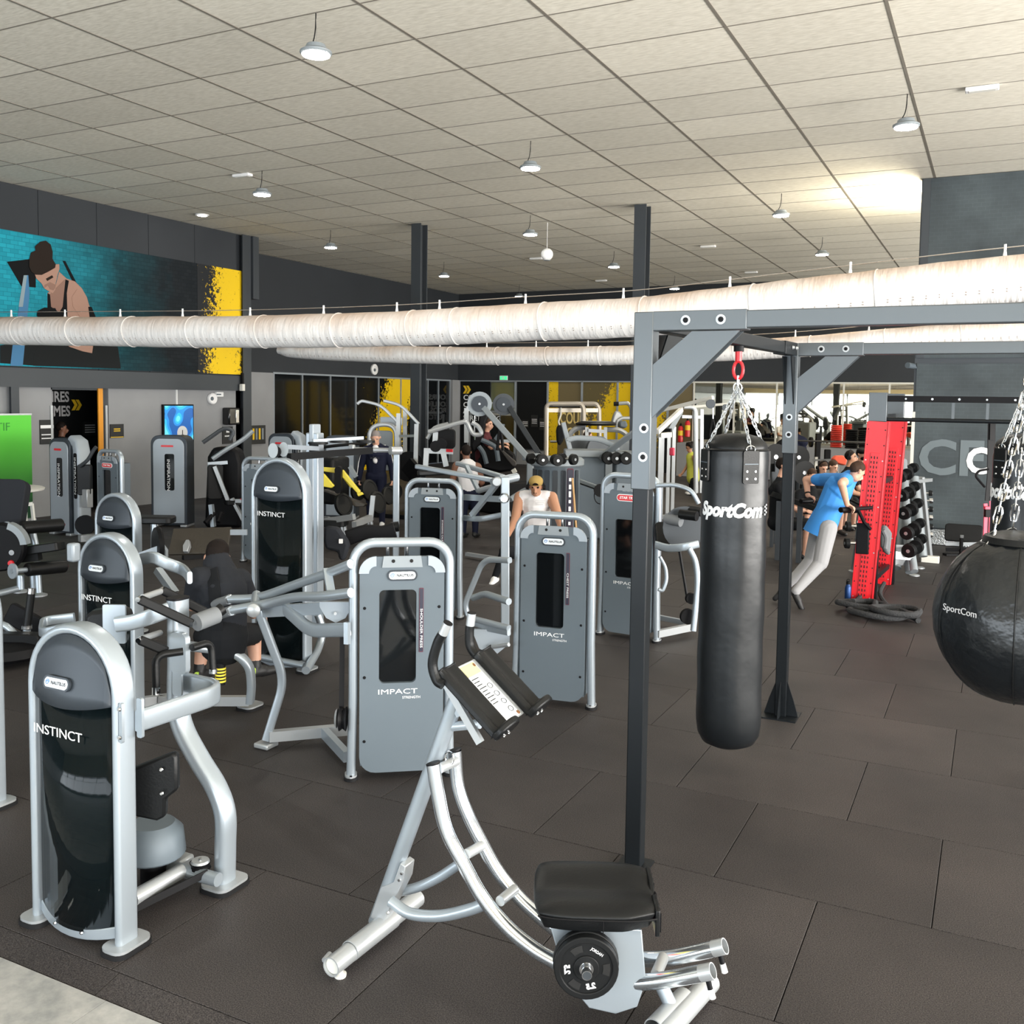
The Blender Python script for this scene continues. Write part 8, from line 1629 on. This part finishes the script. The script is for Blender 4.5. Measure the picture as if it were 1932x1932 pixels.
# ---- man in the dark doorway
pd_ = thing('person', 'dark haired man standing in the dark doorway', 'person', (-16.75, 12.75, 0)); h = Vector((-16.75,13.261,1.631)); pd_.location = (h.x, h.y, 0)
B_ = lambda x, y, z: h+YA*x+XA*y+ZA*z; zf = -h.z
pr = head(h, YA*.75+XA*.55-ZA*.1, ZA, 1.15)+limb('skin', B_(-.02, 0, -.19), B_(0, 0, -.07), .065, .06)+[('shirt', B_(-.03, 0, -.75), B_(-.03, 0, -.38), .17, .20, XA, .75), ('shirt', B_(-.03, 0, -.38), B_(-.02, 0, -.24), .18, .10), ('shirt', B_(-.22, 0, -.32), B_(.17, 0, -.32), .09, .09)]
for s in (-1, 1): pr += limb('shirt', B_(-.03+s*.21, 0, -.33), B_(-.03+s*.26, 0, -.60), .08, .065)+limb('skin', B_(-.03+s*.26, 0, -.60), B_(-.03+s*.26, .08, -.84), .05, .034)+hand(B_(-.03+s*.26, .08, -.84), -ZA, YA*-s)+limb('pants', B_(-.03+s*.10, 0, -.85), B_(-.03+s*.10, 0, zf+.5), .11, .075)+limb('pants', B_(-.03+s*.10, 0, zf+.5), B_(-.03+s*.10, 0, zf+.10), .07, .05)+shoe(B_(-.03+s*.10, 0, zf+.095), XA)
person_mesh('body', pr, {'skin': 'skin_dark', 'hair': 'hair_dark', 'shirt': 'black_cloth', 'pants': 'black_cloth', 'shoe': 'shoe_black'}, pd_, .014)
# ---- people in the free weight area (partly hidden)
def sitter(label, hp, d, fdir, mats, hair='hair', s=1.05, style='short', phones=False, low=.62, voxel=.014):
    """seated or crouching figure whose head is at hp"""
    h = Vector(hp); r = thing('person', label, 'person', (h.x, h.y, 0)); f = Vector(fdir).normalized(); fh = Vector((f.x, f.y, 0)).normalized(); sd = fh.cross(ZA)
    B = lambda x, y, z: h+sd*x+fh*y+ZA*z; hz = -h.z+.48
    pr = head(h, f, ZA, s, style=style)+limb('skin', B(0, -.03, -.19), B(0, 0, -.07), .06, .055)+[('shirt', B(0, -.08, hz+.12), B(0, -.05, -.38), .16, .18, fh, .75), ('shirt', B(0, -.05, -.38), B(0, -.03, -.24), .17, .09), ('shirt', B(-.17, -.04, -.31), B(.17, -.04, -.31), .08, .08), ('pants', B(-.08, -.08, hz+.06), B(.08, -.08, hz+.06), .13, .13)]
    for k in (-1, 1):
        pr += limb('shirt', B(k*.20, -.04, -.32), B(k*.24, .05, -.48), .075, .065)+limb('skin', B(k*.24, .05, -.48), B(k*.25, .10, -.60), .052, .048)+limb('skin', B(k*.25, .10, -.60), B(k*.16, .32, -.66), .045, .032)+hand(B(k*.16, .32, -.66), fh, -ZA)
        pr += limb('pants', B(k*.10, -.05, hz+.04), B(k*.16, .38, hz+.05), .10, .075)+limb('skin', B(k*.16, .38, hz+.05), B(k*.16, .36, -h.z+.10), .06, .042)+shoe(B(k*.16, .36, -h.z+.095), fh)
    person_mesh('body', pr, mats, r, voxel)
    if phones: headphones(h, f, ZA, r, s*1.02)
    return r
bm_ = {'skin': 'skin', 'hair': 'hair_dark', 'shirt': 'black_cloth', 'pants': 'black_cloth', 'shoe': 'shoe_black'}
sitter('man with headphones and short hair seated behind the man in blue', (-2.268,17.847,1.41), 17, EU*.8+EN*.5, dict(bm_, skin='skin_tan'), phones=True)
pcap = sitter('bearded man with a dark cap seated left of the red tower', (-2.29,19.516,1.388), 18.5, EU*.5+EN*.8, bm_)
h = Vector((-2.29,19.516,1.388)); MB().ell(h+ZA*.05, (.105, .105, .075), 16, 10).build('cap', 'black', pcap); MB().cyl(h+EN*.07-ZA*.08, h+EN*.085-ZA*.10, .05, .04, 10).build('beard', 'hair_dark', pcap)
sitter('brown haired person with headband seated just right of the rig post', (-2.782,18.133,1.183), 17.5, EN*.9+EU*.2-ZA*.5, dict(bm_, hair='hair_brown'), phones=True)
sitter('brown haired person seated low next to the headband wearer', (-2.804,17.108,1.105), 16.6, EN*.9-ZA*.5, dict(bm_, hair='hair_brown'))
sitter('dark haired person bending low behind the shoulder of the man in blue', (-2.724,18.945,1.158), 18.2, EN*.6+EU*.5-ZA*.4, dict(bm_, hair='hair_brown'))
sitter('person in black shorts seated on the bench behind the far rig post', (-2.859,14.86,1.404), 14.6, EU*.9+EN*.3, bm_)
sitter('person with dark hair in a white top seated behind the cable station', (-8.119,19.971,1.545), 21.5, EU*.9-EN*.2, dict(bm_, shirt='white_cloth', hair='hair_brown'))
pp = thing('person', 'person in navy shorts bending over a weight behind the far rig post', 'person', (-4.6,26.698,0.482)); pp.location.z = .3
pr = [('shorts', Vector((-4.816,26.655,1.362)), Vector((-4.659,26.727,1.279)), .15, .15), ('shirt', Vector((-4.966,26.575,1.303)), Vector((-5.152,26.472,1.158)), .16, .17)]+limb('shorts', (-4.682,26.712,1.222), (-4.625,26.73,1.08), .12, .09)+limb('skin', (-4.627,26.732,1.123), (-4.69,26.676,0.794), .065, .055)+limb('skin', (-4.69,26.676,0.794), (-4.714,26.639,0.452), .05, .04)+limb('shorts', (-4.81,26.648,1.22), (-4.79,26.645,1.049), .11, .09)+limb('skin', (-4.79,26.645,1.049), (-4.815,26.609,0.735), .06, .05)+limb('skin', (-4.815,26.609,0.735), (-4.775,26.604,0.394), .05, .04)
pr += head((-5.313,26.383,1.041), -EU*.6-ZA*.7, -EU*.5+ZA, 1.05)+limb('skin', (-5.15,26.47,1.115), (-5.262,26.408,1.042), .06, .06)+limb('skin', (-5.147,26.466,1.044), (-5.091,26.462,0.617), .05, .04)+shoe((-4.713,26.637,0.424), EU)+shoe((-4.774,26.602,0.366), EU)
person_mesh('body', pr, {'skin': 'skin_tan', 'hair': 'hair_dark', 'shirt': 'black_cloth', 'shorts': 'navy', 'shoe': 'shoe_black'}, pp, .014)
pbx = thing('plyo_box', 'low dark box under the person bending over', 'box', (-5.343,29.97,0)); q = Vector((-4.736,26.621,0.366)); MB().box((q.x, q.y, (q.z-.05)/2), (.8, .6, q.z-.05)).build('box_body', 'blackmetal', pbx, bev=.01)
